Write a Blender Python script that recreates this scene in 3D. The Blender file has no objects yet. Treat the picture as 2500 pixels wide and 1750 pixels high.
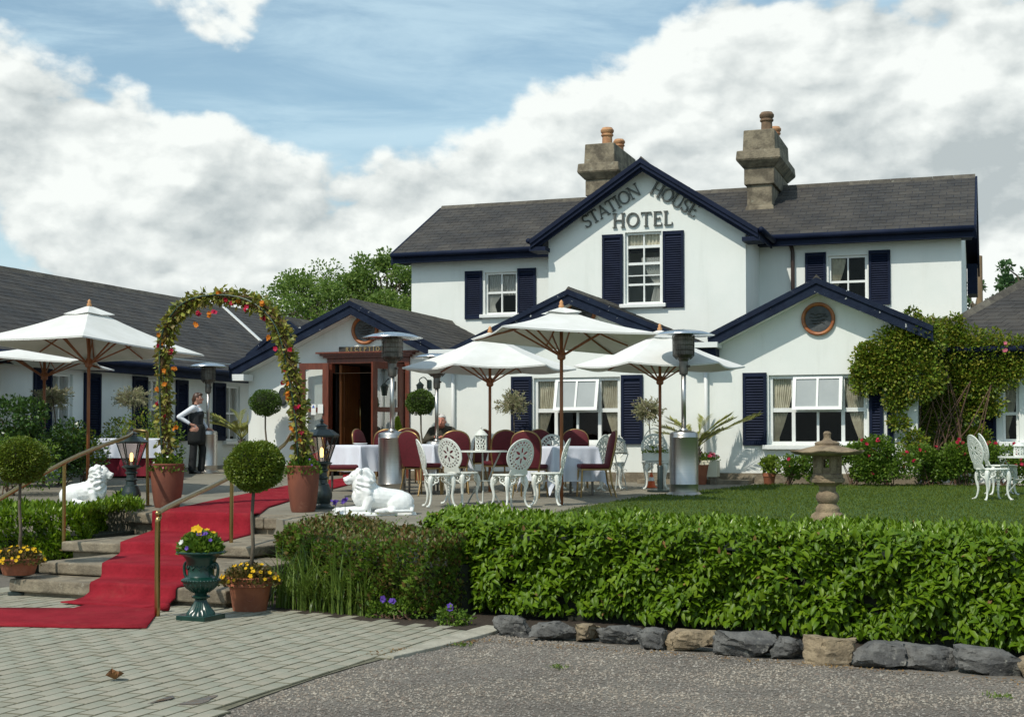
import bpy, bmesh, math, random
import numpy as np
from mathutils import Vector, Matrix, Quaternion
random.seed(7)
R = math.radians
scene = bpy.context.scene
col = scene.collection

# ------------------------------------------------------------------ camera
CAMZ, YAW, PITCH, FPX = 1.48, R(19.1), R(1.7), 3400.0
SHIFT = 0.0416
cam_d = bpy.data.cameras.new('camera')
cam = bpy.data.objects.new('camera', cam_d); col.objects.link(cam)
cam.location = (0, 0, CAMZ); cam.rotation_euler = (R(90) + PITCH, 0, YAW)
cam_d.sensor_width = 36; cam_d.lens = FPX / 2500 * 36; cam_d.shift_y = SHIFT
cam_d.clip_start = 0.1; cam_d.clip_end = 2000
scene.camera = cam

# ------------------------------------------------------------------ world, sun, exposure
SUN_EL, SUN_AZ = R(50), R(20)            # height of the sun; angle to the left of the facade normal
SKY_STR = 0.15
scene.view_settings.view_transform = 'Standard'
scene.view_settings.look = 'None'
scene.view_settings.exposure = 0.42
scene.view_settings.gamma = 1.0
scene.view_settings.use_curve_mapping = False
scene.cycles.max_bounces = 8
scene.cycles.diffuse_bounces = 4
scene.cycles.transparent_max_bounces = 16
scene.cycles.use_denoising = True
sun_d = bpy.data.lights.new('sun', 'SUN'); sun = bpy.data.objects.new('sun', sun_d); col.objects.link(sun)
sun_d.energy = 2.5; sun_d.angle = R(0.6); sun_d.color = (1, 0.945, 0.84)
SUNV = Vector((-math.sin(SUN_AZ) * math.cos(SUN_EL), -math.cos(SUN_AZ) * math.cos(SUN_EL), math.sin(SUN_EL)))
sun.rotation_euler = SUNV.to_track_quat('Z', 'Y').to_euler()
sun.location = (0, 0, 40)

world = bpy.data.worlds.new('World'); scene.world = world; world.use_nodes = True
wt = world.node_tree; wt.nodes.clear()
class NT:                                   # small node-graph helper
    def __init__(s, t): s.t = t
    def n(s, typ, **k):
        o = s.t.nodes.new(typ)
        for a, b in k.items(): setattr(o, a, b)
        return o
    def put(s, sock, v):
        if isinstance(v, bpy.types.NodeSocket): s.t.links.new(v, sock)
        else: sock.default_value = v
    def m(s, op, a, b=0.0, c=0.0, clamp=False):
        o = s.n('ShaderNodeMath', operation=op, use_clamp=clamp)
        s.put(o.inputs[0], a); s.put(o.inputs[1], b); s.put(o.inputs[2], c)
        return o.outputs[0]
    def v(s, op, a, b=(0, 0, 0), out=0):
        o = s.n('ShaderNodeVectorMath', operation=op)
        s.put(o.inputs[0], a); s.put(o.inputs[1], b)
        return o.outputs[out]
    def noise(s, vec, scale, detail=4, rough=.55, dist=0.0):
        o = s.n('ShaderNodeTexNoise'); s.put(o.inputs['Vector'], vec); s.put(o.inputs['Scale'], scale)
        s.put(o.inputs['Detail'], detail); s.put(o.inputs['Roughness'], rough); s.put(o.inputs['Distortion'], dist)
        return o.outputs[0]
    def step(s, x, lo, hi, a=0.0, b=1.0, smooth=True):
        o = s.n('ShaderNodeMapRange'); o.interpolation_type = 'SMOOTHSTEP' if smooth else 'LINEAR'
        s.put(o.inputs[0], x); s.put(o.inputs[1], lo); s.put(o.inputs[2], hi); s.put(o.inputs[3], a); s.put(o.inputs[4], b)
        return o.outputs[0]
    def mix(s, f, a, b, blend='MIX'):
        o = s.n('ShaderNodeMix', data_type='RGBA', blend_type=blend)
        s.put(o.inputs[0], f)
        for i, q in ((6, a), (7, b)):
            s.put(o.inputs[i], q if isinstance(q, bpy.types.NodeSocket) or len(q) == 4 else (*q, 1))
        return o.outputs[2]
def sky_dir(az, el):                        # az: degrees to the right of the +Y axis
    a, e = R(az), R(el)
    return (math.sin(a) * math.cos(e), math.cos(a) * math.cos(e), math.sin(e))
def build_sky():
    g = NT(wt)
    D = g.v('NORMALIZE', g.n('ShaderNodeTexCoord').outputs['Generated'])
    sk = g.n('ShaderNodeTexSky', sky_type='NISHITA'); sk.sun_disc = False
    sk.sun_elevation = SUN_EL; sk.sun_rotation = R(180) + SUN_AZ
    sk.air_density = 1.0; sk.dust_density = 0.6; sk.ozone_density = 1.6
    P = g.v('MULTIPLY', D, (1, 1, 1.55))
    def blob(az, el, r, w):                 # one bank of cloud (or clearing) in the sky
        d = g.v('DISTANCE', P, tuple(np.array(sky_dir(az, el)) * (1, 1, 1.55)), out=1)
        return g.m('MULTIPLY', g.step(d, 0.0, r, 1.0, 0.0), w)
    bias = None
    for b in CLOUDS:
        o = blob(*b); bias = o if bias is None else g.m('ADD', bias, o)
    def dens(off, det=9):
        Q = g.v('ADD', P, off)
        a = g.noise(Q, 5.2, det + 2, .57, .1)
        bil = None
        for sc, am in ((9.0, .24), (21.0, .13), (47.0, .06))[:3 if det > 6 else 2]:
            vo = g.n('ShaderNodeTexVoronoi', feature='F1'); g.put(vo.inputs['Vector'], g.v('ADD', Q, warp))
            vo.inputs['Scale'].default_value = sc
            t_ = g.m('MULTIPLY', g.m('SUBTRACT', .45, vo.outputs['Distance']), am); bil = t_ if bil is None else g.m('ADD', bil, t_)
        return g.m('ADD', a, bil)
    wn = g.n('ShaderNodeTexNoise'); g.put(wn.inputs['Vector'], P); wn.inputs['Scale'].default_value = 16; wn.inputs['Detail'].default_value = 4
    warp = g.v('MULTIPLY', g.v('SUBTRACT', wn.outputs['Color'], (.5, .5, .5)), (.055, .055, .055))
    raw = dens((0, 0, 0))
    d0 = g.m('ADD', raw, bias)
    d1 = dens((-.006, -.002, .014)); d2 = dens((-.022, -.008, .058), 5)
    mask = g.step(d0, .545, .64)
    veil = g.step(g.noise(g.v('MULTIPLY', P, (3, 3, 9)), 1.6, 7, .62, .7), .34, .70, .14, .66)
    thick = g.step(d0, .60, 1.0)
    big = g.noise(P, 2.8, 4, .5)
    shade = g.m('ADD', g.m('MULTIPLY', g.m('SUBTRACT', raw, d1), 4.6), g.m('MULTIPLY', g.m('SUBTRACT', raw, d2), 2.6))
    shade = g.m('ADD', g.m('ADD', shade, .52), g.m('MULTIPLY', g.m('SUBTRACT', .45, thick), .25))
    shade = g.m('ADD', shade, g.step(big, .32, .68, -.16, .18))
    shade = g.step(shade, -.14, .98, 0, 1, smooth=False)
    cl = g.mix(shade, (2.5, 2.8, 2.86), (4.75, 4.95, 4.8))
    base = g.mix(1.0, sk.outputs[0], (.66, .72, .64), 'MULTIPLY')
    base = g.mix(veil, base, (3.2, 4.2, 4.7))
    low = g.n('ShaderNodeSeparateXYZ'); g.put(low.inputs[0], D)
    base = g.mix(g.step(low.outputs[2], .0, .24, .82, 0.0), base, (3.0, 3.65, 3.95))     # paler towards the horizon
    colr = g.mix(mask, base, cl)
    bg = g.n('ShaderNodeBackground'); g.put(bg.inputs[0], colr); bg.inputs[1].default_value = SKY_STR
    out = g.n('ShaderNodeOutputWorld'); wt.links.new(bg.outputs[0], out.inputs[0])
# azimuth, elevation, radius, weight
CLOUDS = [(-37, 13.0, .12, .20), (-38, 9, .14, .13), (-32, 9.8, .15, .21), (-27.5, 9.0, .15, .21), (-22, 9.5, .12, .17), (-18, 11, .13, .18), (-14, 13.5, .14, .18), (-9, 14, .2, .18), (-3, 15, .25, .18),
          (2, 11, .3, .18), (-12, 8, .2, .14), (-29, 6.0, .12, .10), (-35, 5.5, .10, .09), (-20, 6, .18, .14), (-25, 6, .14, .12), (1, 7.5, .25, .18), (-5, 7, .2, .14), (-32, 17.6, .12, .18), (-25.5, 15.2, .12, -.16), (-20, 17.5, .14, -.12), (-15, 17.5, .07, .08)]
build_sky()

# ------------------------------------------------------------------ measuring helpers
_F = Vector((-math.sin(YAW) * math.cos(PITCH), math.cos(YAW) * math.cos(PITCH), math.sin(PITCH)))
_Rt = Vector((math.cos(YAW), math.sin(YAW), 0)); _U = _Rt.cross(_F)
EYE = Vector((0, 0, CAMZ))
def ray(px, py): return _F + _Rt * ((px - 1250) / FPX) + _U * ((875 - py) / FPX + SHIFT * 2500 / FPX)
def at_z(px, py, z=0.0): d = ray(px, py); return EYE + d * ((z - CAMZ) / d.z)
def at_y(px, py, Y): d = ray(px, py); return EYE + d * (Y / d.y)
def at_x(px, py, X): d = ray(px, py); return EYE + d * (X / d.x)
TZ0, TSL, TY0 = 0.64, 0.02, 16.3
def tz(x, y): return TZ0 + TSL * (y - TY0)          # the terrace rises gently towards the house
def T(px, py):
    d = ray(px, py); t = (TZ0 - TSL * TY0 - CAMZ) / (d.z - TSL * d.y); return EYE + d * t
LAT = Vector((math.cos(YAW), math.sin(YAW), 0)); DEP = Vector((-math.sin(YAW), math.cos(YAW), 0))
def depth(p): return (Vector(p) - EYE).dot(_F)
def hz(p, py):                                      # height of the image row py at the distance of point p
    d = depth(p); return CAMZ + (1080 - py) * d / FPX

# ------------------------------------------------------------------ mesh helpers
class MB:
    def __init__(s): s.v, s.f, s.mi, s.cur = [], [], [], 0
    def add(s, vs, fs):
        b = len(s.v); s.v += [tuple(q) for q in vs]
        for f in fs: s.f.append(tuple(i + b for i in f)); s.mi.append(s.cur)
    def box(s, x0, x1, y0, y1, z0, z1):
        s.add([(x0, y0, z0), (x1, y0, z0), (x1, y1, z0), (x0, y1, z0), (x0, y0, z1), (x1, y0, z1), (x1, y1, z1), (x0, y1, z1)], BOXF)
    def hexa(s, c): s.add(c, BOXF)                  # 8 corners, order of box()
    def beam(s, p, q, w, h, up=(0, 0, 1)):
        p, q, up = Vector(p), Vector(q), Vector(up); d = (q - p).normalized()
        sd = d.cross(up)
        if sd.length < 1e-4: sd = d.cross(Vector((1, 0, 0)))
        sd.normalize(); u = sd.cross(d)
        a, b = sd * w / 2, u * h / 2
        s.add([p - a - b, p + a - b, q + a - b, q - a - b, p - a + b, p + a + b, q + a + b, q - a + b], BOXF)
    def tube(s, pts, r, n=8, caps=True, flat=1.0):
        pts = [Vector(p) for p in pts]; m = len(pts)
        rs = r if hasattr(r, '__len__') else [r] * m
        t0 = (pts[1] - pts[0]).normalized()
        ref = Vector((0, 0, 1)) if abs(t0.z) < .9 else Vector((1, 0, 0))
        nn = t0.cross(ref).normalized(); vs = []
        for i, p in enumerate(pts):
            t = ((pts[min(i + 1, m - 1)] - pts[max(i - 1, 0)])).normalized()
            nn = (nn - t * nn.dot(t)).normalized(); bb = t.cross(nn)
            for k in range(n):
                a = 2 * math.pi * k / n
                vs.append(p + nn * math.cos(a) * rs[i] + bb * math.sin(a) * rs[i] * flat)
        fs = [(i * n + k, i * n + (k + 1) % n, (i + 1) * n + (k + 1) % n, (i + 1) * n + k) for i in range(m - 1) for k in range(n)]
        if caps: fs += [tuple(range(n))[::-1], tuple((m - 1) * n + k for k in range(n))]
        s.add(vs, fs)
    def lathe(s, prof, n=24, c=(0, 0, 0), flute=None, rot=0.0):
        c = Vector(c); vs = []; m = len(prof)
        for i, (r, z) in enumerate(prof):
            for k in range(n):
                a = 2 * math.pi * k / n + rot; rr = r * (1 + (flute(i, k) if flute else 0))
                vs.append((c.x + rr * math.cos(a), c.y + rr * math.sin(a), c.z + z))
        fs = [(i * n + k, i * n + (k + 1) % n, (i + 1) * n + (k + 1) % n, (i + 1) * n + k) for i in range(m - 1) for k in range(n)]
        if prof[0][0] > 1e-4: fs.append(tuple(range(n))[::-1])
        if prof[-1][0] > 1e-4: fs.append(tuple((m - 1) * n + k for k in range(n)))
        s.add(vs, fs)
    def ell(s, c, r, nu=12, nv=8, rot=None):
        c = Vector(c); vs = []
        for j in range(nv + 1):
            b = math.pi * j / nv - math.pi / 2
            for k in range(nu):
                a = 2 * math.pi * k / nu
                q = Vector((r[0] * math.cos(b) * math.cos(a), r[1] * math.cos(b) * math.sin(a), r[2] * math.sin(b)))
                if rot is not None: q = rot @ q
                vs.append(c + q)
        s.add(vs, [(j * nu + k, j * nu + (k + 1) % nu, (j + 1) * nu + (k + 1) % nu, (j + 1) * nu + k) for j in range(nv) for k in range(nu)])
    def cap(s, p, q, r1, r2, n=12):                 # tapered capsule
        p, q = Vector(p), Vector(q); d = q - p; L = d.length; d.normalize()
        pts, rs = [], []
        for a in (-80, -50, -20): pts.append(p + d * r1 * math.sin(R(a))); rs.append(r1 * math.cos(R(a)))
        for a in (0.0, .5, 1.0): pts.append(p + d * L * a); rs.append(r1 + (r2 - r1) * a)
        for a in (20, 50, 80): pts.append(q + d * r2 * math.sin(R(a))); rs.append(r2 * math.cos(R(a)))
        s.tube(pts, rs, n)
    def prism(s, poly, o, u, v, nrm, dep):          # polygon in the frame (o,u,v) pushed along nrm
        o, u, v, nrm = map(Vector, (o, u, v, nrm)); k = len(poly)
        a = [o + u * x + v * y for x, y in poly]; b = [p + nrm * dep for p in a]
        s.add(a + b, [tuple(range(k))[::-1], tuple(range(k, 2 * k))] + [(i, (i + 1) % k, k + (i + 1) % k, k + i) for i in range(k)])
    def mesh(s, name, mats, off=(0, 0, 0), smooth=False):
        me = bpy.data.meshes.new(name); ox, oy, oz = off
        me.from_pydata([(x - ox, y - oy, z - oz) for x, y, z in s.v], [], s.f)
        mats = mats if isinstance(mats, (list, tuple)) else [mats]
        for m in mats: me.materials.append(m)
        if len(mats) > 1: me.polygons.foreach_set('material_index', s.mi)
        if smooth: me.polygons.foreach_set('use_smooth', [True] * len(me.polygons))
        bm = bmesh.new(); bm.from_mesh(me); bmesh.ops.recalc_face_normals(bm, faces=bm.faces); bm.to_mesh(me); bm.free()
        return me
    def build(s, name, mats, parent=None, off=(0, 0, 0), smooth=False, bevel=0.0, auto=False):
        me = s.mesh(name, mats, off, smooth or auto)
        o = bpy.data.objects.new(name, me); col.objects.link(o); o.parent = parent
        if auto: me.set_sharp_from_angle(angle=R(38))
        if bevel:
            b = o.modifiers.new('bevel', 'BEVEL'); b.width = bevel; b.segments = 2; b.limit_method = 'ANGLE'; b.angle_limit = R(40)
        return o
BOXF = [(0, 3, 2, 1), (4, 5, 6, 7), (0, 1, 5, 4), (1, 2, 6, 5), (2, 3, 7, 6), (3, 0, 4, 7)]

def tag(o, label=None, cat=None, group=None, kind=None):
    if label: o['label'] = label
    if cat: o['category'] = cat
    if group: o['group'] = group
    if kind: o['kind'] = kind
    return o
def thing(name, label, cat, loc=(0, 0, 0), rz=0.0, group=None):
    o = bpy.data.objects.new(name, None); col.objects.link(o)
    o.location = loc; o.rotation_euler = (0, 0, rz); o.empty_display_size = .2
    return tag(o, label, cat, group)
def kids(o): return KID.get(o.name, [])
KID = {}
def dup(root, loc, rz, label, scale=None):
    def cp(o, par):
        c = o.copy(); col.objects.link(c); c.parent = par
        for ch in [q for q in col.objects if q.parent == o]: cp(ch, c)
        return c
    r = cp(root, None); r.location = loc; r.rotation_euler = (0, 0, rz); r['label'] = label
    if scale: r.scale = scale
    return r
def poly_obj(name, pts, mat, parent=None, off=(0, 0, 0)):
    mb = MB(); mb.add(pts, [tuple(range(len(pts)))]); return mb.build(name, mat, parent, off)

# numpy leaf builder: one leaf per point, D = axis, U = rough normal
def nrm(a): return a / np.maximum(np.linalg.norm(a, axis=-1, keepdims=True), 1e-9)
def leaf_arrays(P, D, U, L, W, fold=.25, bend=.0, detail=0):
    P, D, U = np.asarray(P, float), nrm(np.asarray(D, float)), np.asarray(U, float)
    n = len(P); L = np.broadcast_to(L, n)[:, None]; W = np.broadcast_to(W, n)[:, None]
    S = nrm(np.cross(D, U)); U = nrm(np.cross(S, D))
    if detail == 0:
        V = np.stack([P, P + D * L * .5 - S * W + U * W * fold, P + D * L - U * L * bend, P + D * L * .5 + S * W + U * W * fold], 1)
        F = np.array([[0, 3, 2], [0, 2, 1]])
    else:
        a, b = P + D * L * .33 + U * L * bend * .12, P + D * L * .7 - U * L * bend * .15
        V = np.stack([P, a - S * W * .86 + U * W * fold, a, a + S * W * .86 + U * W * fold,
                      b - S * W * .72 + U * W * fold * .8, b, b + S * W * .72 + U * W * fold * .8, P + D * L - U * L * bend], 1)
        F = np.array([[0, 2, 1], [0, 3, 2], [1, 2, 4], [2, 5, 4], [2, 3, 5], [3, 6, 5], [4, 5, 7], [5, 6, 7]])
    k = V.shape[1]
    return V.reshape(-1, 3), (F[None] + (np.arange(n) * k)[:, None, None]).reshape(-1, 3)
def tri_obj(name, V, F, mats, parent=None, off=(0, 0, 0), mi=None, smooth=False):
    me = bpy.data.meshes.new(name); V = np.asarray(V, np.float32) - np.asarray(off, np.float32)
    me.vertices.add(len(V)); me.vertices.foreach_set('co', V.ravel())
    k = F.shape[1]
    me.loops.add(F.size); me.loops.foreach_set('vertex_index', F.astype(np.int32).ravel())
    me.polygons.add(len(F)); me.polygons.foreach_set('loop_start', np.arange(len(F), dtype=np.int32) * k)
    mats = mats if isinstance(mats, (list, tuple)) else [mats]
    for m in mats: me.materials.append(m)
    if mi is not None: me.polygons.foreach_set('material_index', np.asarray(mi, np.int32))
    if smooth: me.polygons.foreach_set('use_smooth', np.ones(len(F), bool))
    me.update(calc_edges=True); me.validate()
    o = bpy.data.objects.new(name, me); col.objects.link(o); o.parent = parent
    return o
def leaves(name, P, D, U, L, W, mat, parent=None, off=(0, 0, 0), **k):
    V, F = leaf_arrays(P, D, U, L, W, **k); return tri_obj(name, V, F, mat, parent, off)
def rng(s): return np.random.default_rng(s)
def usph(g, n):
    a = g.normal(size=(n, 3)); return nrm(a)
def ball_leaves(g, n, c, r, L, W, thick=.3, spread=.7, up=.2):
    """points and axes for a clipped ball or bush: returns P, D, U, L, W"""
    d = usph(g, n); rad = 1 - thick * g.random(n) ** 1.6
    P = np.asarray(c) + d * np.asarray(r) * rad[:, None]
    N = nrm(d / np.asarray(r))
    D = nrm(N + spread * usph(g, n) + np.array([0, 0, up]))
    return P, D, usph(g, n) + N * .5, L * g.uniform(.7, 1.25, n), W * g.uniform(.8, 1.2, n)
def petals(g, C, N, r, k=5):
    C, N = np.asarray(C, float), nrm(np.asarray(N, float)); n = len(C)
    A = nrm(np.cross(N, usph(g, n))); B = np.cross(N, A); Ps, Ds, Us = [], [], []
    for j in range(k):
        a = 2 * math.pi * j / k; dd = A * math.cos(a) + B * math.sin(a)
        Ps.append(C); Ds.append(dd + N * .35); Us.append(N)
    return np.concatenate(Ps), np.concatenate(Ds), np.concatenate(Us), np.tile(np.broadcast_to(r, n), k), np.tile(np.broadcast_to(r, n), k) * .5
def cat_leaves(name, groups, parent, off=(0, 0, 0)):
    """groups: list of (P,D,U,L,W,mat,kw) -> one mesh with several materials"""
    Vs, Fs, mi, mats, b = [], [], [], [], 0
    for (P, D, U, L, W, m, kw) in groups:
        V, F = leaf_arrays(P, D, U, L, W, **kw); Vs.append(V); Fs.append(F + b); b += len(V)
        if m not in mats: mats.append(m)
        mi += [mats.index(m)] * len(F)
    return tri_obj(name, np.concatenate(Vs), np.concatenate(Fs), mats, parent, off, mi)
def remesh(name, mb, mat, parent, voxel=.012, smooth=4, off=(0, 0, 0), disp=None):
    """union of closed shapes fused into one continuous surface"""
    me = mb.mesh(name + '_src', mat, off); o = bpy.data.objects.new(name, me); col.objects.link(o)
    r = o.modifiers.new('r', 'REMESH'); r.mode = 'VOXEL'; r.voxel_size = voxel; r.use_smooth_shade = True
    if smooth:
        sm = o.modifiers.new('s', 'SMOOTH'); sm.iterations = smooth; sm.factor = .5
    dg = bpy.context.evaluated_depsgraph_get(); dg.update()
    ev = bpy.data.meshes.new_from_object(o.evaluated_get(dg))
    o.modifiers.clear(); o.data = ev; ev.name = name; bpy.data.meshes.remove(me)
    ev.materials.clear(); ev.materials.append(mat)
    if disp:
        n = len(ev.vertices); co = np.empty(n * 3, np.float32); no = np.empty(n * 3, np.float32)
        ev.vertices.foreach_get('co', co); ev.vertices.foreach_get('normal', no)
        co, no = co.reshape(-1, 3), no.reshape(-1, 3); co = co + no * disp(co)[:, None]
        ev.vertices.foreach_set('co', co.ravel()); ev.update()
    ev.polygons.foreach_set('use_smooth', [True] * len(ev.polygons))
    o.parent = parent
    return o

# ------------------------------------------------------------------ materials
def mat(name, c1, c2=None, rough=.6, metal=0.0, scale=6.0, detail=5, lo=.35, hi=.65, bump=0.0, bscale=60.0, coat=0.0, spec=.5, rnd=None,
        trans=0.0, fine=0.0, extra=None, rvar=0.0, stretch=None):
    m = bpy.data.materials.new(name); m.use_nodes = True; t = m.node_tree; g = NT(t)
    b = t.nodes['Principled BSDF']; out = t.nodes['Material Output']
    tc = g.n('ShaderNodeTexCoord').outputs['Object']
    vec = g.v('MULTIPLY', tc, stretch) if stretch else tc
    colr = (*c1, 1)
    if c2 is not None:
        f = g.step(g.noise(vec, scale, detail, .6), lo, hi)
        colr = g.mix(f, c1, c2)
    if rnd is not None:                             # tone differs from piece to piece
        ri = g.n('ShaderNodeNewGeometry').outputs['Random Per Island']
        oi = g.n('ShaderNodeObjectInfo').outputs['Random']
        ri = g.m('FRACT', g.m('ADD', ri, oi))
        cr = g.n('ShaderNodeValToRGB'); g.put(cr.inputs[0], ri)
        el = cr.color_ramp.elements
        while len(el) < len(rnd): el.new(.5)
        for i, c in enumerate(rnd): el[i].position = i / max(1, len(rnd) - 1); el[i].color = (*c, 1)
        colr = cr.outputs[0] if c2 is None else g.mix(1.0, colr, cr.outputs[0], 'MULTIPLY')
    if fine:
        colr = g.mix(fine, colr, g.mix(g.noise(vec, scale * 14, 3, .7), (.2, .2, .2), (1.8, 1.8, 1.8)), 'MULTIPLY')
    if extra: colr = extra(g, tc, colr)
    g.put(b.inputs['Base Color'], colr)
    b.inputs['Metallic'].default_value = metal
    if rvar: g.put(b.inputs['Roughness'], g.step(g.noise(vec, scale * 3, 4, .6), .3, .7, max(.03, rough - rvar), min(1, rough + rvar)))
    else: b.inputs['Roughness'].default_value = rough
    b.inputs['Specular IOR Level'].default_value = spec
    b.inputs['Coat Weight'].default_value = coat
    if bump:
        bn = g.n('ShaderNodeBump'); bn.inputs['Strength'].default_value = bump; bn.inputs['Distance'].default_value = .02
        g.put(bn.inputs['Height'], g.noise(vec, bscale, 4, .6)); t.links.new(bn.outputs[0], b.inputs['Normal'])
    if trans:
        tr = g.n('ShaderNodeBsdfTranslucent'); g.put(tr.inputs[0], colr)
        mx = g.n('ShaderNodeMixShader'); mx.inputs[0].default_value = trans
        t.links.new(b.outputs[0], mx.inputs[1]); t.links.new(tr.outputs[0], mx.inputs[2]); t.links.new(mx.outputs[0], out.inputs[0])
    return m
def speck(c, sc, lo, hi, amt=1.0):                  # chips, lichen or droppings: small patches of another colour
    def f(g, tc, colr): return g.mix(g.m('MULTIPLY', g.step(g.noise(tc, sc, 4, .7), lo, hi), amt), colr, c)
    return f
def weather(g, tc, colr):                           # faint vertical streaks and grubby areas on render
    s = g.step(g.noise(g.v('MULTIPLY', tc, (2.2, 2.2, .25)), 1.6, 5, .65), .5, .85)
    colr = g.mix(g.m('MULTIPLY', s, .30), colr, (.52, .54, .48))
    colr = g.mix(g.m('MULTIPLY', g.step(g.noise(tc, .9, 5, .6), .5, .8), .14), colr, (.60, .62, .53))
    return g.mix(g.m('MULTIPLY', g.step(g.noise(tc, 7.0, 6, .7), .60, .72), .12), colr, (.55, .56, .50))
m_wall = mat('white_render', (.80, .82, .78), (.76, .79, .75), .85, scale=1.2, bump=.12, bscale=45, extra=weather, spec=.25)
m_wallx = mat('side_wing_render', (.80, .83, .80), (.76, .79, .77), .85, scale=1.2, bump=.12, bscale=45, extra=weather, spec=.25)
m_navy = mat('navy_paint', (.006, .011, .029), (.009, .015, .038), .6, scale=3, bump=.15, bscale=25, spec=.15)
m_barge = mat('weathered_navy_paint', (.006, .011, .027), (.011, .019, .040), .6, spec=.15, scale=5, bump=.3, bscale=25, extra=speck((.6, .62, .6), 9.0, .665, .70))
m_slate = mat('roof_slate', (.85, .85, .85), (1.25, 1.2, 1.12), .75, scale=1.5, bump=.3, bscale=30, spec=.25, rnd=[(.044, .042, .041), (.055, .052, .049), (.050, .048, .047), (.064, .060, .055)], extra=speck((.16, .15, .11), 5.0, .66, .78, .5), rvar=.15)
m_ridge = mat('ridge_tile', (.075, .066, .055), (.12, .108, .085), .9, scale=7, bump=.6, bscale=30, rnd=[(.7, .7, .7), (1.2, 1.2, 1.2)], extra=speck((.42, .42, .34), 9, .66, .74, .5))
m_chim = mat('chimney_stone', (.26, .22, .155), (.11, .092, .066), .95, scale=4, bump=.8, bscale=22, extra=speck((.32, .31, .24), 6, .62, .72, .7), fine=.3)
m_cpot = mat('clay_chimney_pot', (.50, .27, .13), (.34, .16, .08), .8, scale=6, bump=.2)
m_white = mat('white_gloss_paint', (.80, .81, .79), (.74, .76, .73), .35, scale=5)
m_curt = mat('cream_curtain', (.72, .68, .54), (.60, .55, .42), .9, scale=9, trans=.25)
m_net = mat('net_curtain', (.72, .72, .68), None, .9, trans=.5)
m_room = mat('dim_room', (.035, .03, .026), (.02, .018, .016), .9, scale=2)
m_timber = mat('red_brown_timber', (.17, .045, .022), (.11, .028, .015), .35, scale=4, stretch=(8, 8, 1), bump=.1)
m_wood = mat('varnished_oak', (.22, .085, .025), (.13, .045, .014), .35, scale=4, stretch=(8, 8, .8), coat=.3)
m_plaqw = mat('plaque_ring_wood', (.38, .14, .04), (.26, .08, .025), .4, scale=9)
m_slab = mat('engraved_slate', (.035, .04, .042), (.07, .075, .075), .45, scale=7, bump=.4, bscale=18)
m_teak = mat('teak', (.33, .115, .04), (.22, .07, .025), .45, scale=5, stretch=(10, 10, .7))
m_knob = mat('pale_wood', (.55, .27, .11), None, .4)
m_canvas = mat('off_white_canvas', (.80, .80, .77), (.72, .72, .68), .9, scale=2.2, bump=.15, bscale=120, trans=.10, spec=.1)
m_steel = mat('brushed_steel', (.50, .485, .46), (.46, .445, .42), .33, 1.0, scale=3, stretch=(1, 1, 40))
m_dome = mat('polished_aluminium', (.72, .75, .78), (.62, .65, .68), .20, 1.0, scale=3, rvar=.07)
m_cage = mat('burnt_steel', (.18, .165, .145), (.10, .09, .08), .4, .9, scale=6)
m_black = mat('black_plastic', (.012, .012, .013), None, .4)
m_brass = mat('aged_brass', (.42, .29, .12), None, .28, 1.0)
m_carpet = mat('red_carpet', (.30, .020, .032), (.235, .014, .023), .95, scale=2.5, bump=.6, bscale=160, fine=.4, spec=.1, extra=speck((.30, .06, .055), 3, .52, .8, .55))
m_step = mat('weathered_stone_step', (.26, .22, .155), (.15, .125, .088), .92, scale=4, bump=.7, bscale=26, fine=.4, extra=speck((.40, .385, .31), 7, .6, .72, .6))
m_terra = mat('terracotta', (.36, .125, .06), (.25, .08, .04), .75, scale=4, bump=.15, extra=speck((.42, .27, .19), 5, .58, .8, .5))
m_terra2 = mat('rough_terracotta_planter', (.22, .070, .036), (.15, .048, .028), .8, scale=3, bump=.2, stretch=(1, 1, .5), extra=speck((.40, .22, .14), 4, .56, .85, .6))
m_soil = mat('potting_soil', (.03, .02, .013), (.05, .035, .022), .95, scale=30, bump=.8)
m_iron = mat('dark_green_black_iron', (.012, .022, .021), (.02, .034, .032), .38, scale=8, bump=.1, coat=.2)
m_urn = mat('gloss_green_cast_iron', (.004, .040, .028), (.003, .030, .022), .3, scale=6, coat=.25)
m_lion = mat('white_painted_plaster', (.84, .85, .83), (.78, .79, .76), .6, scale=8, bump=.08)
m_cast = mat('white_painted_cast_metal', (.74, .755, .70), (.66, .68, .62), .45, scale=9, bump=.1)
m_castg = mat('weathered_grey_cast_metal', (.44, .47, .43), (.34, .36, .33), .55, scale=9, bump=.1)
m_stonel = mat('garden_stone', (.31, .235, .145), (.17, .125, .08), .95, scale=6, bump=.7, bscale=50, fine=.4)
m_velvet = mat('dark_red_upholstery', (.115, .006, .014), (.085, .005, .010), .75, scale=40, bump=.1)
m_gold = mat('gold_chair_frame', (.36, .24, .10), (.28, .18, .07), .38, .75, scale=6)
m_cloth = mat('white_tablecloth', (.76, .80, .88), (.72, .75, .83), .8, scale=3, bump=.2, bscale=14, trans=.12, spec=.2)
m_redcloth = mat('red_undercloth', (.22, .010, .026), None, .85)
m_skin = mat('skin', (.50, .27, .19), (.42, .20, .14), .5, scale=12)
m_skin2 = mat('ruddy_skin', (.55, .24, .17), (.48, .18, .12), .5, scale=12)
m_hair = mat('brown_hair', (.05, .022, .012), (.075, .034, .018), .45, scale=20, stretch=(1, 1, 6))
m_hairw = mat('white_hair', (.62, .60, .57), None, .7)
m_shirt = mat('white_shirt', (.74, .77, .82), None, .8)
m_vest = mat('black_waistcoat', (.008, .010, .012), (.013, .016, .018), .7, scale=8)
m_apron = mat('black_apron', (.006, .008, .008), None, .85)
m_trous = mat('black_trousers', (.009, .011, .012), None, .8)
m_shoe = mat('black_shoes', (.008, .008, .008), None, .25)
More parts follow.
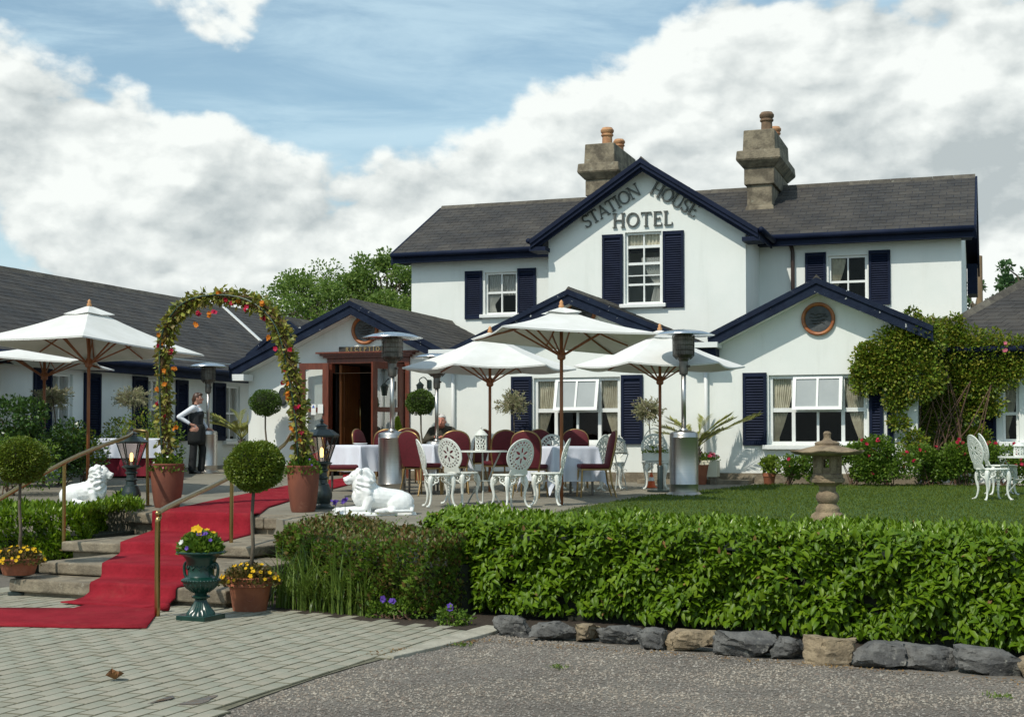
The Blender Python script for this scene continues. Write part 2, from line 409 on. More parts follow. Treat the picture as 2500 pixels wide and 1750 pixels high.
m_jump = mat('olive_jumper', (.040, .036, .024), (.06, .052, .035), .9, scale=12)
m_bark = mat('grey_bark', (.16, .13, .09), (.09, .075, .055), .9, scale=12, bump=.5, stretch=(1, 1, .3))
m_stem = mat('green_stem', (.07, .09, .03), None, .7)
m_rstem = mat('woody_rose_stem', (.13, .075, .045), (.09, .05, .03), .8, scale=9)
m_paver = mat('concrete_paver', (.92, .95, .88), (1.1, 1.06, .98), .88, scale=3.5, bump=.35, bscale=90, rnd=[(.265, .26, .215), (.295, .285, .24), (.28, .262, .215), (.315, .302, .255), (.28, .28, .235)], fine=.15)
m_joint = mat('paving_joint_sand', (.115, .108, .07), (.16, .15, .10), .95, scale=12, bump=.5)
m_kerb = mat('pale_concrete_kerb', (.40, .375, .30), (.30, .28, .22), .9, scale=6, bump=.5, bscale=40)
m_gravel = mat('gravel_bed', (.135, .118, .096), (.19, .17, .142), .95, scale=.7, bump=1.0, bscale=55, fine=.75)
m_peb = mat('gravel_chips', (.78, .76, .76), (1.22, 1.16, 1.08), .85, scale=1.1, rnd=[(.11, .098, .082), (.185, .165, .14), (.26, .242, .21), (.165, .132, .108), (.36, .338, .295), (.19, .182, .162), (.215, .188, .155)])
m_terr = mat('terrace_paving', (.235, .215, .165), (.175, .158, .12), .9, scale=.8, bump=.3, bscale=40, fine=.25)
m_grassbase = mat('lawn_turf', (.052, .105, .012), (.036, .078, .010), .9, scale=1.5, bump=.5, bscale=90, fine=.3)
m_rock = mat('grey_rock', (.135, .132, .122), (.055, .054, .052), .85, scale=5, bump=1.0, bscale=26, fine=.5, extra=speck((.30, .29, .25), 8, .58, .7, .7))
m_rock2 = mat('tan_rock', (.29, .225, .14), (.15, .115, .072), .85, scale=5, bump=1.0, bscale=26, fine=.5, extra=speck((.40, .36, .28), 7, .6, .72, .6))
m_leaf_d = mat('dry_leaf', (.23, .10, .03), (.14, .06, .02), .7, scale=20)
m_alu = mat('white_plastic_gutter', (.70, .72, .70), None, .5)
m_pipe = mat('brown_downpipe', (.05, .03, .025), None, .5)
m_pole = mat('weathered_pole', (.26, .18, .10), (.17, .12, .07), .9, scale=6, stretch=(6, 6, .4))
m_trough = mat('cream_plastic_trough', (.62, .60, .46), None, .6)
m_cone = mat('orange_plastic', (.65, .11, .02), None, .5)
m_letter = mat('dark_bronze_letters', (.085, .09, .08), None, .45, .2)
m_goldl = mat('gilt_letters', (.40, .30, .13), None, .45, .3)
m_board = mat('black_sign_board', (.035, .03, .025), None, .5)
m_blue = mat('printed_blue', (.06, .12, .42), None, .6)
def leafmat(name, cols, rough=.45, trans=.28, spec=.45): return mat(name, (1, 1, 1), None, rough, rnd=cols, trans=trans, spec=spec)
m_laurel = leafmat('laurel_leaf', [(.055, .118, .004), (.096, .180, .006), (.135, .225, .009), (.072, .145, .005), (.165, .250, .012)], .44, .25, .28)
m_laurelt = leafmat('young_laurel_leaf', [(0.138, 0.240, 0.0108), (0.207, 0.312, 0.0180), (0.117, 0.204, 0.0108)], .32, .3, .5)
m_coton = leafmat('cotoneaster_leaf', [(0.044, 0.067, 0.0144), (0.098, 0.090, 0.0187), (0.156, 0.077, 0.0252), (0.063, 0.099, 0.0158), (0.186, 0.108, 0.0324), (0.117, 0.117, 0.0216)], .5, .2)
m_box = leafmat('clipped_box_leaf', [(0.071, 0.121, 0.0096), (0.116, 0.176, 0.0120), (0.161, 0.208, 0.0168), (0.129, 0.156, 0.0144)], .5, .2)
m_boxb = leafmat('dark_clipped_leaf', [(0.041, 0.088, 0.0101), (0.070, 0.132, 0.0126), (0.102, 0.176, 0.0176)], .5, .2)
m_tree = leafmat('tree_leaf', [(0.098, 0.169, 0.0292), (0.154, 0.249, 0.0438), (0.231, 0.324, 0.0633), (0.123, 0.212, 0.0389)], .5, .45)
m_tree2 = leafmat('conifer_spray', [(0.058, 0.127, 0.0390), (0.088, 0.176, 0.0546)], .6, .25)
m_rosel = leafmat('rose_leaf', [(0.086, 0.166, 0.0140), (0.142, 0.223, 0.0196), (0.215, 0.271, 0.0252), (0.271, 0.240, 0.0308), (0.114, 0.209, 0.0168)], .5, .3)
m_shrub = leafmat('shrub_leaf', [(0.065, 0.130, 0.0140), (0.104, 0.188, 0.0164), (0.161, 0.248, 0.0234), (0.080, 0.158, 0.0140)], .5, .3)
m_camel = leafmat('dark_glossy_leaf', [(0.030, 0.080, 0.0168), (0.052, 0.115, 0.0196), (0.086, 0.163, 0.0252)], .3, .15, .6)
m_varie = leafmat('variegated_leaf', [(0.260, 0.273, 0.1300), (0.442, 0.416, 0.2470), (0.169, 0.195, 0.0780), (0.494, 0.390, 0.2860)], .55, .35)
m_palm = leafmat('palm_leaflet', [(0.166, 0.196, 0.0377), (0.272, 0.282, 0.0680), (0.370, 0.352, 0.1135), (0.196, 0.254, 0.0454)], .45, .25)
m_iris = leafmat('strap_leaf', [(0.079, 0.140, 0.0176), (0.130, 0.200, 0.0280), (0.173, 0.242, 0.0400), (0.101, 0.169, 0.0240)], .4, .3)
m_vine = leafmat('arch_vine_leaf', [(0.165, 0.190, 0.0270), (0.281, 0.310, 0.0405), (0.396, 0.380, 0.0675), (0.198, 0.129, 0.0338), (0.123, 0.172, 0.0270), (0.462, 0.448, 0.1350)], .55, .3)
m_twig = mat('woven_twigs', (.15, .085, .035), (.09, .05, .022), .85, scale=20)
m_grassb = leafmat('grass_blade', [(0.079, 0.123, 0.0106), (0.109, 0.159, 0.0141), (0.144, 0.188, 0.0194), (0.092, 0.135, 0.0123)], .6, .3, .3)
m_lime = leafmat('lime_green_leaf', [(.16, .24, .02), (.24, .32, .04), (.12, .19, .02)], .5, .35)
m_dead = leafmat('dead_leaf', [(.20, .10, .03), (.28, .17, .05), (.14, .07, .03)], .7, .2)
def flower(name, *cols): return mat(name, (1, 1, 1), None, .6, rnd=list(cols) if len(cols) > 1 else [cols[0], cols[0]], trans=.25, spec=.2)
f_red = flower('red_petal', (.45, .012, .03), (.36, .02, .06)); f_pink = flower('pink_petal', (.60, .12, .20), (.55, .22, .25))
f_yel = flower('yellow_petal', (.72, .42, .01), (.78, .50, .02)); f_purp = flower('purple_petal', (.10, .05, .32), (.16, .08, .42))
f_org = flower('orange_petal', (.60, .17, .015), (.65, .24, .03)); f_white = flower('white_petal', (.75, .75, .70)); f_peach = flower('peach_petal', (.75, .38, .24))
f_mag = flower('crimson_petal', (.50, .02, .10), (.55, .03, .05))
def glassmat(name, tint=(1, 1, 1), refl=1.0, rough=.02):
    m = bpy.data.materials.new(name); m.use_nodes = True; t = m.node_tree; t.nodes.clear(); g = NT(t)
    tr = g.n('ShaderNodeBsdfTransparent'); tr.inputs[0].default_value = (*tint, 1)
    gl = g.n('ShaderNodeBsdfGlossy'); gl.inputs['Roughness'].default_value = rough
    fr = g.n('ShaderNodeFresnel'); fr.inputs[0].default_value = 1.5
    mx = g.n('ShaderNodeMixShader'); g.put(mx.inputs[0], g.m('MULTIPLY', fr.outputs[0], refl * .45, clamp=True))
    t.links.new(tr.outputs[0], mx.inputs[1]); t.links.new(gl.outputs[0], mx.inputs[2])
    o = g.n('ShaderNodeOutputMaterial'); t.links.new(mx.outputs[0], o.inputs[0]); return m
m_glass = glassmat('window_glass', (.97, .98, .97)); m_glassl = glassmat('lantern_glass', (.72, .66, .62), 1.4)
m_frost = mat('obscured_glass', (.34, .37, .37), (.30, .33, .33), .25, scale=2)
m_bulb = bpy.data.materials.new('lit_bulb'); m_bulb.use_nodes = True
_b = m_bulb.node_tree.nodes['Principled BSDF']; _b.inputs['Emission Color'].default_value = (1, .66, .22, 1); _b.inputs['Emission Strength'].default_value = 3.2
_b.inputs['Base Color'].default_value = (.9, .7, .3, 1)
# ================================================================== SETTING
TXS = 0.022
def tz(x, y): return TZ0 + TSL * (y - TY0) + TXS * max(0.0, -9.0 - x)
def T(px, py, dz=0.0):
    z = .7
    for _ in range(80):
        p = at_z(px, py, z + dz); z += .3 * (tz(p.x, p.y) - z)
    return Vector((p.x, p.y, z + dz))
def onT(x, y, dz=0.0): return Vector((x, y, tz(x, y) + dz))
def structure(o): o['kind'] = 'structure'; return o
def stuff(o): o['kind'] = 'stuff'; return o

YB, YG, YM, XW = 23.8, 26.9, 28.6, -15.8
VALL1, VALL2 = -9.39, -4.71

# ground sheets
structure(poly_obj('ground', [(-400, -200, -.06), (400, -200, -.06), (400, 600, -.06), (-400, 600, -.06)], m_grassbase))
structure(poly_obj('gravel_yard', [(-14, -6, -.012), (14, -6, -.012), (14, 16, -.012), (-14, 16, -.012)], m_gravel))

# step frame: the steps and the forecourt paving share one direction
EA = R(-5.5)
E1 = Vector((math.cos(EA), math.sin(EA), 0)); N1 = Vector((-math.sin(EA), math.cos(EA), 0))     # along the steps; up the steps
s4L = at_z(303, 1248, .639)
def sf(a, b, z=0.0): return Vector((s4L.x, s4L.y, 0)) + E1 * a + N1 * b + Vector((0, 0, z))       # step frame -> world

# terrace: gently tilted sheet with a front retaining face
front = [(-30, 15.0), (s4L.x - 3, s4L.y + .29), (s4L.x, s4L.y + .02), (-8.4, 14.27), (-7.6, 14.15), (-6.6, 14.0), (-5.3, 13.1), (-4.2, 12.6), (9, 10.6)]
mb = MB()
cx = [(-30, 15.0), (-9.9, s4L.y), (-9.0, 14.36)]
def terr_poly(pts): mb.add([onT(*p) for p in pts], [tuple(range(len(pts)))])
terr_poly([(-30, 15.0), (s4L.x - 3, s4L.y + .29), (s4L.x, s4L.y + .15), (-9.0, s4L.y + .05), (-9.0, 45), (-30, 45)])
terr_poly([(-9.0, s4L.y + .05), (-8.0, s4L.y - .07), (-7.6, 14.1), (-6.6, 13.9), (-5.3, 12.95), (-4.2, 12.25), (9, 10.2), (30, 10.2), (30, 45), (-9.0, 45)])
edge = [(-30, 15.0), (s4L.x - 3, s4L.y + .29), (s4L.x, s4L.y + .15), (-9.0, s4L.y + .05), (-8.0, s4L.y - .07), (-7.6, 14.1), (-6.6, 13.9), (-5.3, 12.95), (-4.2, 12.25), (9, 10.2), (30, 10.2)]
for a, b in zip(edge[:-1], edge[1:]):
    A, B = onT(*a), onT(*b); mb.add([A, B, (B.x, B.y, -.1), (A.x, A.y, -.1)], [(0, 1, 2, 3)])
structure(mb.build('terrace', m_terr))

# lawn on the right half of the terrace
lawn_px = [(1330, 1262), (1400, 1243), (1490, 1228), (1580, 1212), (1680, 1203), (1790, 1191), (1850, 1184)]
lp = [T(*p) for p in lawn_px]
lawn_poly = [(p.x, p.y) for p in lp] + [(-3.4, 23.3), (-1.2, 23.5), (6, 23.9), (14, 23.9), (14, 10.6), (9, 10.4), (-4.0, 12.4), (-5.0, 13.1)]
structure(poly_obj('lawn', [onT(x, y, .012) for x, y in lawn_poly], m_grassbase))
def inpoly(x, y, poly):
    r = np.zeros(len(x), bool); j = len(poly) - 1
    for i in range(len(poly)):
        xi, yi = poly[i]; xj, yj = poly[j]
        c = ((yi > y) != (yj > y)) & (x < (xj - xi) * (y - yi) / (yj - yi + 1e-12) + xi); r ^= c; j = i
    return r
g = rng(3); n = 110000
x, y = g.uniform(-6.5, 4, n), g.uniform(11.5, 23.9, n); k = inpoly(x, y, lawn_poly); x, y = x[k], y[k]; n = len(x)
P = np.stack([x, y, TZ0 + TSL * (y - TY0) + .01 + 0 * x], 1)
D = np.stack([g.normal(0, .45, n), g.normal(0, .45, n), np.ones(n)], 1)
o = stuff(leaves('lawn_grass', P, D, usph(g, n), g.uniform(.018, .042, n), g.uniform(.0025, .005, n), m_grassb, bend=.2)); tag(o, 'short mown green grass of the lawn', 'grass')

# planting bed soil (front of hedges) and gravel chips
bed = [at_z(640, 1488), at_z(860, 1512), at_z(1040, 1534), at_z(1190, 1540), at_z(1500, 1556), at_z(1900, 1590), at_z(2600, 1640)]
mb = MB(); mb.add([(p.x, p.y, .004) for p in bed] + [(9, 10.6, .004), (-4.2, 12.7, .004), (-6.6, 14.2, .004), (-7.6, 14.3, .004)], [tuple(range(len(bed) + 4))])
structure(mb.build('bed_soil', m_soil))
pave_edge = [at_z(1187, 1546), at_z(1050, 1572), at_z(950, 1601), at_z(860, 1625), at_z(770, 1652), at_z(640, 1697), at_z(520, 1742), at_z(430, 1780)]
g = rng(5); n = 75000
# chips are spread evenly over the visible yard
x, y = g.uniform(-4.6, 2.2, n), g.uniform(5.6, 11, n)
ex = np.interp(y, [p.y for p in pave_edge[::-1]], [p.x for p in pave_edge[::-1]])
stone_y = np.interp(x, [at_z(1195, 1552).x, at_z(2490, 1668).x], [at_z(1195, 1552).y, at_z(2490, 1668).y])
kk = (x > ex + .02) & (y < stone_y + .12); x, y = x[kk], y[kk]; n = len(x)
s = g.uniform(.005, .014, n) * np.where(g.random(n) < .02, 1.6, 1)
oct_v = np.array([(1, 0, 0), (-.3, .9, 0), (-.9, -.5, 0), (.2, -.9, .1), (0, 0, .8)]); oct_f = np.array([(0, 1, 4), (1, 2, 4), (2, 3, 4), (3, 0, 4)])
a = g.uniform(0, 6.28, n); c_, s_ = np.cos(a), np.sin(a)
B = oct_v[None] * g.uniform(.6, 1.3, (n, 5, 1)) * s[:, None, None]
V = np.stack([B[..., 0] * c_[:, None] - B[..., 1] * s_[:, None] * .75 + x[:, None], B[..., 0] * s_[:, None] + B[..., 1] * c_[:, None] * .75 + y[:, None], B[..., 2] * .8 - .010 + 0 * x[:, None]], -1).reshape(-1, 3)
o = stuff(tri_obj('gravel', V, (oct_f[None] + (np.arange(n) * 5)[:, None, None]).reshape(-1, 3), m_peb)); tag(o, 'loose grey and brown gravel chips of the yard', 'gravel')

# ---------------------------------------------------------------- paved forecourt, blocks in running bond
base = MB()
far = [at_z(1185, 1538), at_z(1040, 1527), at_z(860, 1505), at_z(650, 1484), at_z(540, 1440), at_z(250, 1445), at_z(15, 1432), at_z(-300, 1432)]
pave_poly = [(p.x, p.y) for p in pave_edge] + [(-3.9, 5.2), (-13, 5.2), (-13, 12.4)] + [(p.x, p.y) for p in far[::-1]]
base.add([(x, y, -.006) for x, y in pave_poly], [tuple(range(len(pave_poly)))])
court = structure(base.build('paved_forecourt', m_joint))
PL, PW, JT = .250, .125, .006
CA = R(-1.8); CE = Vector((math.cos(CA), math.sin(CA), 0)); CN = Vector((-math.sin(CA), math.cos(CA), 0))
# rows run away from the camera; joints are staggered half a block
cells = []
for i in range(-90, 40):
    for j in range(-60, 60):
        ctr = Vector((-6.5, 8.5, 0)) + CE * (i * PW) + CN * ((j + .5 * (i % 2)) * PL)
        cells.append((ctr.x, ctr.y))
cells = np.array(cells); ok = inpoly(cells[:, 0], cells[:, 1], [(x, y) for x, y in pave_poly])
cells = cells[ok]
uvd = np.array([((Vector((x, y, 0)) - EYE).dot(_Rt), (Vector((x, y, 0)) - EYE).dot(_F)) for x, y in cells])
vis = (uvd[:, 1] > 6.9) & (np.abs(uvd[:, 0] / uvd[:, 1]) < .385)
cells = cells[vis]; order = np.argsort(np.hypot(cells[:, 0], cells[:, 1]))
g = rng(11)
pv = MB(); a, b = PW / 2 - JT / 2, PL / 2 - JT / 2
def paver_shape(mbx, c, tilt, dz, rot):
    pts = []
    for (sx, sy, zz, ins) in ((-1, -1, -.03, 0), (1, -1, -.03, 0), (1, 1, -.03, 0), (-1, 1, -.03, 0), (-1, -1, -.005, 0), (1, -1, -.005, 0), (1, 1, -.005, 0), (-1, 1, -.005, 0), (-1, -1, 0, .006), (1, -1, 0, .006), (1, 1, 0, .006), (-1, 1, 0, .006)):
        lx, ly = sx * (a - ins), sy * (b - ins)
        q = Vector(c) + CE * (lx * math.cos(rot) - ly * math.sin(rot)) + CN * (lx * math.sin(rot) + ly * math.cos(rot))
        pts.append((q.x, q.y, zz + dz + tilt[0] * lx + tilt[1] * ly))
    mbx.cur = 0; nb_ = len(mbx.v); mbx.add(pts, [(8, 9, 10, 11)]); mbx.cur = 1
    mbx.f += [tuple(i + nb_ for i in f_) for f_ in [(4 + k, 4 + (k + 1) % 4, 8 + (k + 1) % 4, 8 + k) for k in range(4)] + [(k, (k + 1) % 4, 4 + (k + 1) % 4, 4 + k) for k in range(4)]]; mbx.mi += [1] * 8
one = MB(); paver_shape(one, (0, 0, 0), (0, 0), 0, 0); pm = one.mesh('paver', [m_paver, m_joint])
rest = MB()
for q, idx in enumerate(order):
    c = (cells[idx][0], cells[idx][1], 0)
    if q < 300:
        o = bpy.data.objects.new('paver', pm); col.objects.link(o); o.parent = court
        o.location = (c[0], c[1], .004 + g.normal(0, .0012)); o.rotation_euler = (g.normal(0, .006), g.normal(0, .006), g.normal(0, .008))
    else: paver_shape(rest, c, (g.normal(0, .006), g.normal(0, .006)), .004 + g.normal(0, .0012), g.normal(0, .008))
stuff(rest.build('pavers', [m_paver, m_joint], court))
# kerb between paving and gravel
mb = MB()
kp = [(1188, 1531, .17), (1150, 1541, .20), (1080, 1563, .17), (1010, 1584, .12), (945, 1605, .05)]
L1 = [at_z(x, y) for x, y, w in kp]
for (p, q, w0, w1) in [(L1[i], L1[i + 1], kp[i][2], kp[i + 1][2]) for i in range(len(kp) - 1)]:
    sd = (q - p).cross(Vector((0, 0, 1))).normalized() * -1
    mb.add([(p.x, p.y, -.05), (p.x, p.y, .022), (q.x, q.y, .022), (q.x, q.y, -.05)] + [(v.x, v.y, z) for v, z in ((p + sd * w0, -.05), (p + sd * w0, .014), (q + sd * w1, .014), (q + sd * w1, -.05))],
           [(0, 1, 2, 3), (1, 5, 6, 2), (5, 4, 7, 6), (0, 4, 5, 1), (3, 2, 6, 7)])
structure(mb.build('kerb', m_kerb, bevel=.006))
# puddle stain: rusty damp patch where two blocks have sunk
c = at_z(490, 1712); mb = MB(); g = rng(8)
def blot(mbx, c, rx, ry, z, k=18):
    ph = g.uniform(0, 6.28); pts = []
    for i in range(k):
        t = 6.283 * i / k; r = 1 + .25 * math.sin(3 * t + ph) + g.normal(0, .07)
        q = c + CN * (rx * r * math.cos(t)) + CE * (ry * r * math.sin(t)); pts.append((q.x, q.y, z))
    mbx.add(pts, [tuple(range(k))])
m_damp = mat('damp_patch', (.10, .10, .10), (.14, .085, .05), .18, scale=14)
blot(mb, c, .16, .05, .0085); blot(mb, c + Vector((-.22, -.04, 0)), .12, .025, .0085)
tag(mb.build('puddle', m_damp), 'small dark wet patch with rusty edge on the paving', 'puddle')

# ---------------------------------------------------------------- stone steps
steps = bpy.data.objects.new('stone_steps', None); col.objects.link(steps); tag(steps, 'four weathered stone steps rising from paving to terrace', 'steps', kind='structure')
SZ = [.163, .291, .408, .639]
sx = [at_z(22, 1412, SZ[0]), at_z(94, 1370, SZ[1]), at_z(160, 1319, SZ[2]), s4L]
def to_sf(p): q = Vector((p.x - s4L.x, p.y - s4L.y, 0)); return q.dot(E1), q.dot(N1)
SA = [to_sf(p) for p in sx]                               # (left end, front edge) in the step frame
SR = [to_sf(at_z(560, 1440, SZ[0]))[0], to_sf(at_z(556, 1395, SZ[1]))[0], to_sf(at_z(612, 1337, SZ[2]))[0], to_sf(at_z(700, 1262, SZ[3]))[0]]
g = rng(21)
SB = [SA[0][1] - .02, SA[1][1] + .0, SA[2][1] - .06, 0.0]
for i in range(4):
    l, bfr, r, z = SA[i][0], SB[i], SR[i], SZ[i]
    back = (SB[i + 1] + .3) if i < 3 else .55
    th = (.122, .112, .104, .125)[i]
    cuts = [l] + sorted(l + (r - l) * t for t in ((.43, .78) if i != 3 else (.22, .55, .8))) + [r]
    for a0, a1 in zip(cuts[:-1], cuts[1:]):
        mb = MB(); dz, db = (g.normal(0, .003), g.normal(0, .008)) if i < 3 else (0.002, g.normal(0, .008))
        zt = z + dz if i < 3 else 0
        c8 = []
        for zz in (-th, 0):
            for (aa, bb) in ((a0 + .004, bfr + db), (a1 - .004, bfr + db), (a1 - .004, back), (a0 + .004, back)):
                q = sf(aa, bb); top = (z + dz) if i < 3 else tz(q.x, q.y) + .004
                c8.append((q.x, q.y, top + zz))
        mb.hexa(c8); o = mb.build('step_slab', m_step, steps, bevel=.018)
    mb = MB(); rb = bfr + .07                                  # recessed riser under the slab
    zb = 0 if i == 0 else SZ[i - 1]
    c8 = [tuple(sf(aa, bb, zz)) for zz in (-.02, z - th) for (aa, bb) in ((l + .1, rb), (r - .06, rb), (r - .06, back), (l + .1, back))]
    mb.hexa(c8); mb.build('riser', m_step, steps)

# leaf litter and a few weeds along the edges of the gravel
g = rng(77); n = 900
t = g.random(n); x = np.interp(t, [0, .35, 1], [-4.2, at_z(1195, 1552).x, at_z(2490, 1660).x]); y = np.interp(t, [0, .35, 1], [9.0, at_z(1195, 1560).y, at_z(2490, 1660).y]) - np.abs(g.normal(0, .09, n)); x = x + np.abs(g.normal(0, .06, n))
P = np.stack([x, y, np.full(n, .004)], 1); D = np.stack([g.normal(0, 1, n), g.normal(0, 1, n), g.uniform(0, .5, n)], 1)
o = stuff(leaves('leaf_litter', P, D, np.tile([0, 0, 1.], (n, 1)) + usph(g, n) * .4, g.uniform(.008, .026, n), g.uniform(.003, .009, n), m_dead)); tag(o, 'scattered brown leaf litter along the edging rocks', 'leaf litter')
for q, (px_, py_, lab) in enumerate(((1365, 1628, 'tiny green weed in the gravel below the first edging rocks'), (2440, 1700, 'small yellowish weed in the gravel at the lower right'), (1130, 1575, 'patch of weeds and moss at the end of the kerb'))):
    p = at_z(px_, py_); n = 60; P = np.array(p) + np.stack([g.normal(0, .035, n), g.normal(0, .03, n), np.zeros(n)], 1); D = usph(g, n) + np.array([0, 0, .8])
    tag(stuff(leaves('weed_tuft', P, D, usph(g, n), g.uniform(.012, .035, n), .005, m_iris)), lab, 'weed')
# ================================================================== BUILDINGS
def mapY(Y): return lambda a, d, z: (a, Y + d, z)
def mapX(X): return lambda a, d, z: (X - d, a, z)
def mbox(mb, mp, a0, a1, d0, d1, z0, z1):
    mb.hexa([mp(a0, d0, z0), mp(a1, d0, z0), mp(a1, d1, z0), mp(a0, d1, z0), mp(a0, d0, z1), mp(a1, d0, z1), mp(a1, d1, z1), mp(a0, d1, z1)])
def wall(mb, mp, a0, a1, z0, z1, holes=(), gable=None, rev=.13):
    xs = sorted({a0, a1, *[h[0] for h in holes], *[h[1] for h in holes]}); zs = sorted({z0, z1, *[h[2] for h in holes], *[h[3] for h in holes]})
    for x0, x1 in zip(xs[:-1], xs[1:]):
        for y0, y1 in zip(zs[:-1], zs[1:]):
            mx, my = (x0 + x1) / 2, (y0 + y1) / 2
            if any(h[0] < mx < h[1] and h[2] < my < h[3] for h in holes): continue
            mb.add([mp(x0, 0, y0), mp(x1, 0, y0), mp(x1, 0, y1), mp(x0, 0, y1)], [(0, 1, 2, 3)])
    for (x0, x1, y0, y1) in [h[:4] for h in holes]:
        for (p, q) in (((x0, y0), (x0, y1)), ((x0, y1), (x1, y1)), ((x1, y1), (x1, y0)), ((x1, y0), (x0, y0))):
            mb.add([mp(p[0], 0, p[1]), mp(q[0], 0, q[1]), mp(q[0], rev, q[1]), mp(p[0], rev, p[1])], [(0, 1, 2, 3)])
    if gable: mb.add([mp(a0, 0, z1), mp(a1, 0, z1), mp(gable[0], 0, gable[1])], [(0, 1, 2)])
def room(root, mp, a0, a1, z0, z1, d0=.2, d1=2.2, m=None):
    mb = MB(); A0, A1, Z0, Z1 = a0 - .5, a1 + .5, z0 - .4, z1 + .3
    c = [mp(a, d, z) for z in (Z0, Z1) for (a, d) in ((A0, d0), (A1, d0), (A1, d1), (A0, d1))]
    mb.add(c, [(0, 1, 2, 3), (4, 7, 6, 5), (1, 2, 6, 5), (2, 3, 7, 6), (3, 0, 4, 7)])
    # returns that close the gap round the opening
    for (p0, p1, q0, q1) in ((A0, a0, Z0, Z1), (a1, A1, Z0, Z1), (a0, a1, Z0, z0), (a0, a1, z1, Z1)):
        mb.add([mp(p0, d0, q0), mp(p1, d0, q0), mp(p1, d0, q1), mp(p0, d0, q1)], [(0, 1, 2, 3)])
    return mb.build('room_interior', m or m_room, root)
def shutter(root, mp, a0, a1, z0, z1):
    mb = MB(); s = .05
    mbox(mb, mp, a0, a0 + s, -.045, -.004, z0, z1); mbox(mb, mp, a1 - s, a1, -.045, -.004, z0, z1)
    for q0, q1 in ((z0, z0 + .08), (z1 - .07, z1)): mbox(mb, mp, a0 + s, a1 - s, -.042, -.006, q0, q1)
    o = mb.build('shutter', m_navy, root)
    sl = MB(); z = z0 + .085; p = .046
    sl.add([mp(a0 + s, -.007, z0 + .08), mp(a1 - s, -.007, z0 + .08), mp(a1 - s, -.007, z1 - .07), mp(a0 + s, -.007, z1 - .07)], [(0, 1, 2, 3)])
    while z + p < z1 - .075:
        sl.hexa([mp(a0 + s, -.036, z), mp(a1 - s, -.036, z), mp(a1 - s, -.012, z + .034), mp(a0 + s, -.012, z + .034),
                 mp(a0 + s, -.040, z + .006), mp(a1 - s, -.040, z + .006), mp(a1 - s, -.016, z + .040), mp(a0 + s, -.016, z + .040)])
        z += p
    stuff(sl.build('louvre_slats', m_navy, o)); return o
def curtain(parent, mp, top0, top1, z0, z1, d, tie=None, m=None, folds=9):
    """tie=(side,frac): gathered to that side at the height frac"""
    mb = MB(); nz, na = 14, 40; vs = []
    for j in range(nz + 1):
        t = j / nz; z = z1 + (z0 - z1) * t
        lo, hi = top0, top1
        if tie:
            sd, fr = tie; w = min(1, (t / fr) ** 1.6) if t < fr else max(.55, 1 - (t - fr) * .8)
            wd = (top1 - top0) * (1 - .72 * w)
            if sd < 0: hi = lo + wd
            else: lo = hi - wd
        for i in range(na + 1):
            u = i / na; vs.append(mp(lo + (hi - lo) * u, d + .022 * math.sin(u * folds * 6.28) + .004 * math.sin(u * 37), z))
    mb.add(vs, [(j * (na + 1) + i, j * (na + 1) + i + 1, (j + 1) * (na + 1) + i + 1, (j + 1) * (na + 1) + i) for j in range(nz) for i in range(na)])
    return mb.build('curtain', m or m_curt, parent, smooth=True)
def window(root, mp, a0, a1, z0, z1, xs, zs, fw=.045, d=.09, bar=.025, sill=True, curt=(), skip=(), interior=True, glass=None):
    """frame + bars = the window; each pane and each curtain is a sub-part"""
    mb = MB(); e = .003
    mbox(mb, mp, a0 + e, a0 + fw, d - .03, d + .05, z0 + e, z1 - e); mbox(mb, mp, a1 - fw, a1 - e, d - .03, d + .05, z0 + e, z1 - e)
    mbox(mb, mp, a0 + fw, a1 - fw, d - .028, d + .048, z1 - fw, z1 - e); mbox(mb, mp, a0 + fw, a1 - fw, d - .028, d + .048, z0 + e, z0 + fw)
    X = [a0 + fw] + [a0 + (a1 - a0) * t for t, w in xs] + [a1 - fw]; Z = [z0 + fw] + [z0 + (z1 - z0) * t for t, w in zs] + [z1 - fw]
    for (t, w) in xs: c = a0 + (a1 - a0) * t; mbox(mb, mp, c - w / 2, c + w / 2, d - .02, d + .04, z0 + fw, z1 - fw)
    for (t, w) in zs: c = z0 + (z1 - z0) * t; mbox(mb, mp, a0 + fw, a1 - fw, d - .0175, d + .0375, c - w / 2, c + w / 2)
    o = mb.build('window', m_white, root)
    for i in range(len(X) - 1):
        for j in range(len(Z) - 1):
            if (i, j) in skip: continue
            p = MB(); p.add([mp(X[i], d + .012, Z[j]), mp(X[i + 1], d + .012, Z[j]), mp(X[i + 1], d + .012, Z[j + 1]), mp(X[i], d + .012, Z[j + 1])], [(0, 1, 2, 3)])
            p.build('pane', glass or m_glass, o)
    if sill:
        s = MB(); mbox(s, mp, a0 - .10, a1 + .10, -.10, .09, z0 - .075, z0 - .002); s.build('sill', m_white, o, bevel=.008)
    for c in curt: curtain(o, mp, *c[:5], **c[5])
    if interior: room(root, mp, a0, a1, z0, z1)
    return o
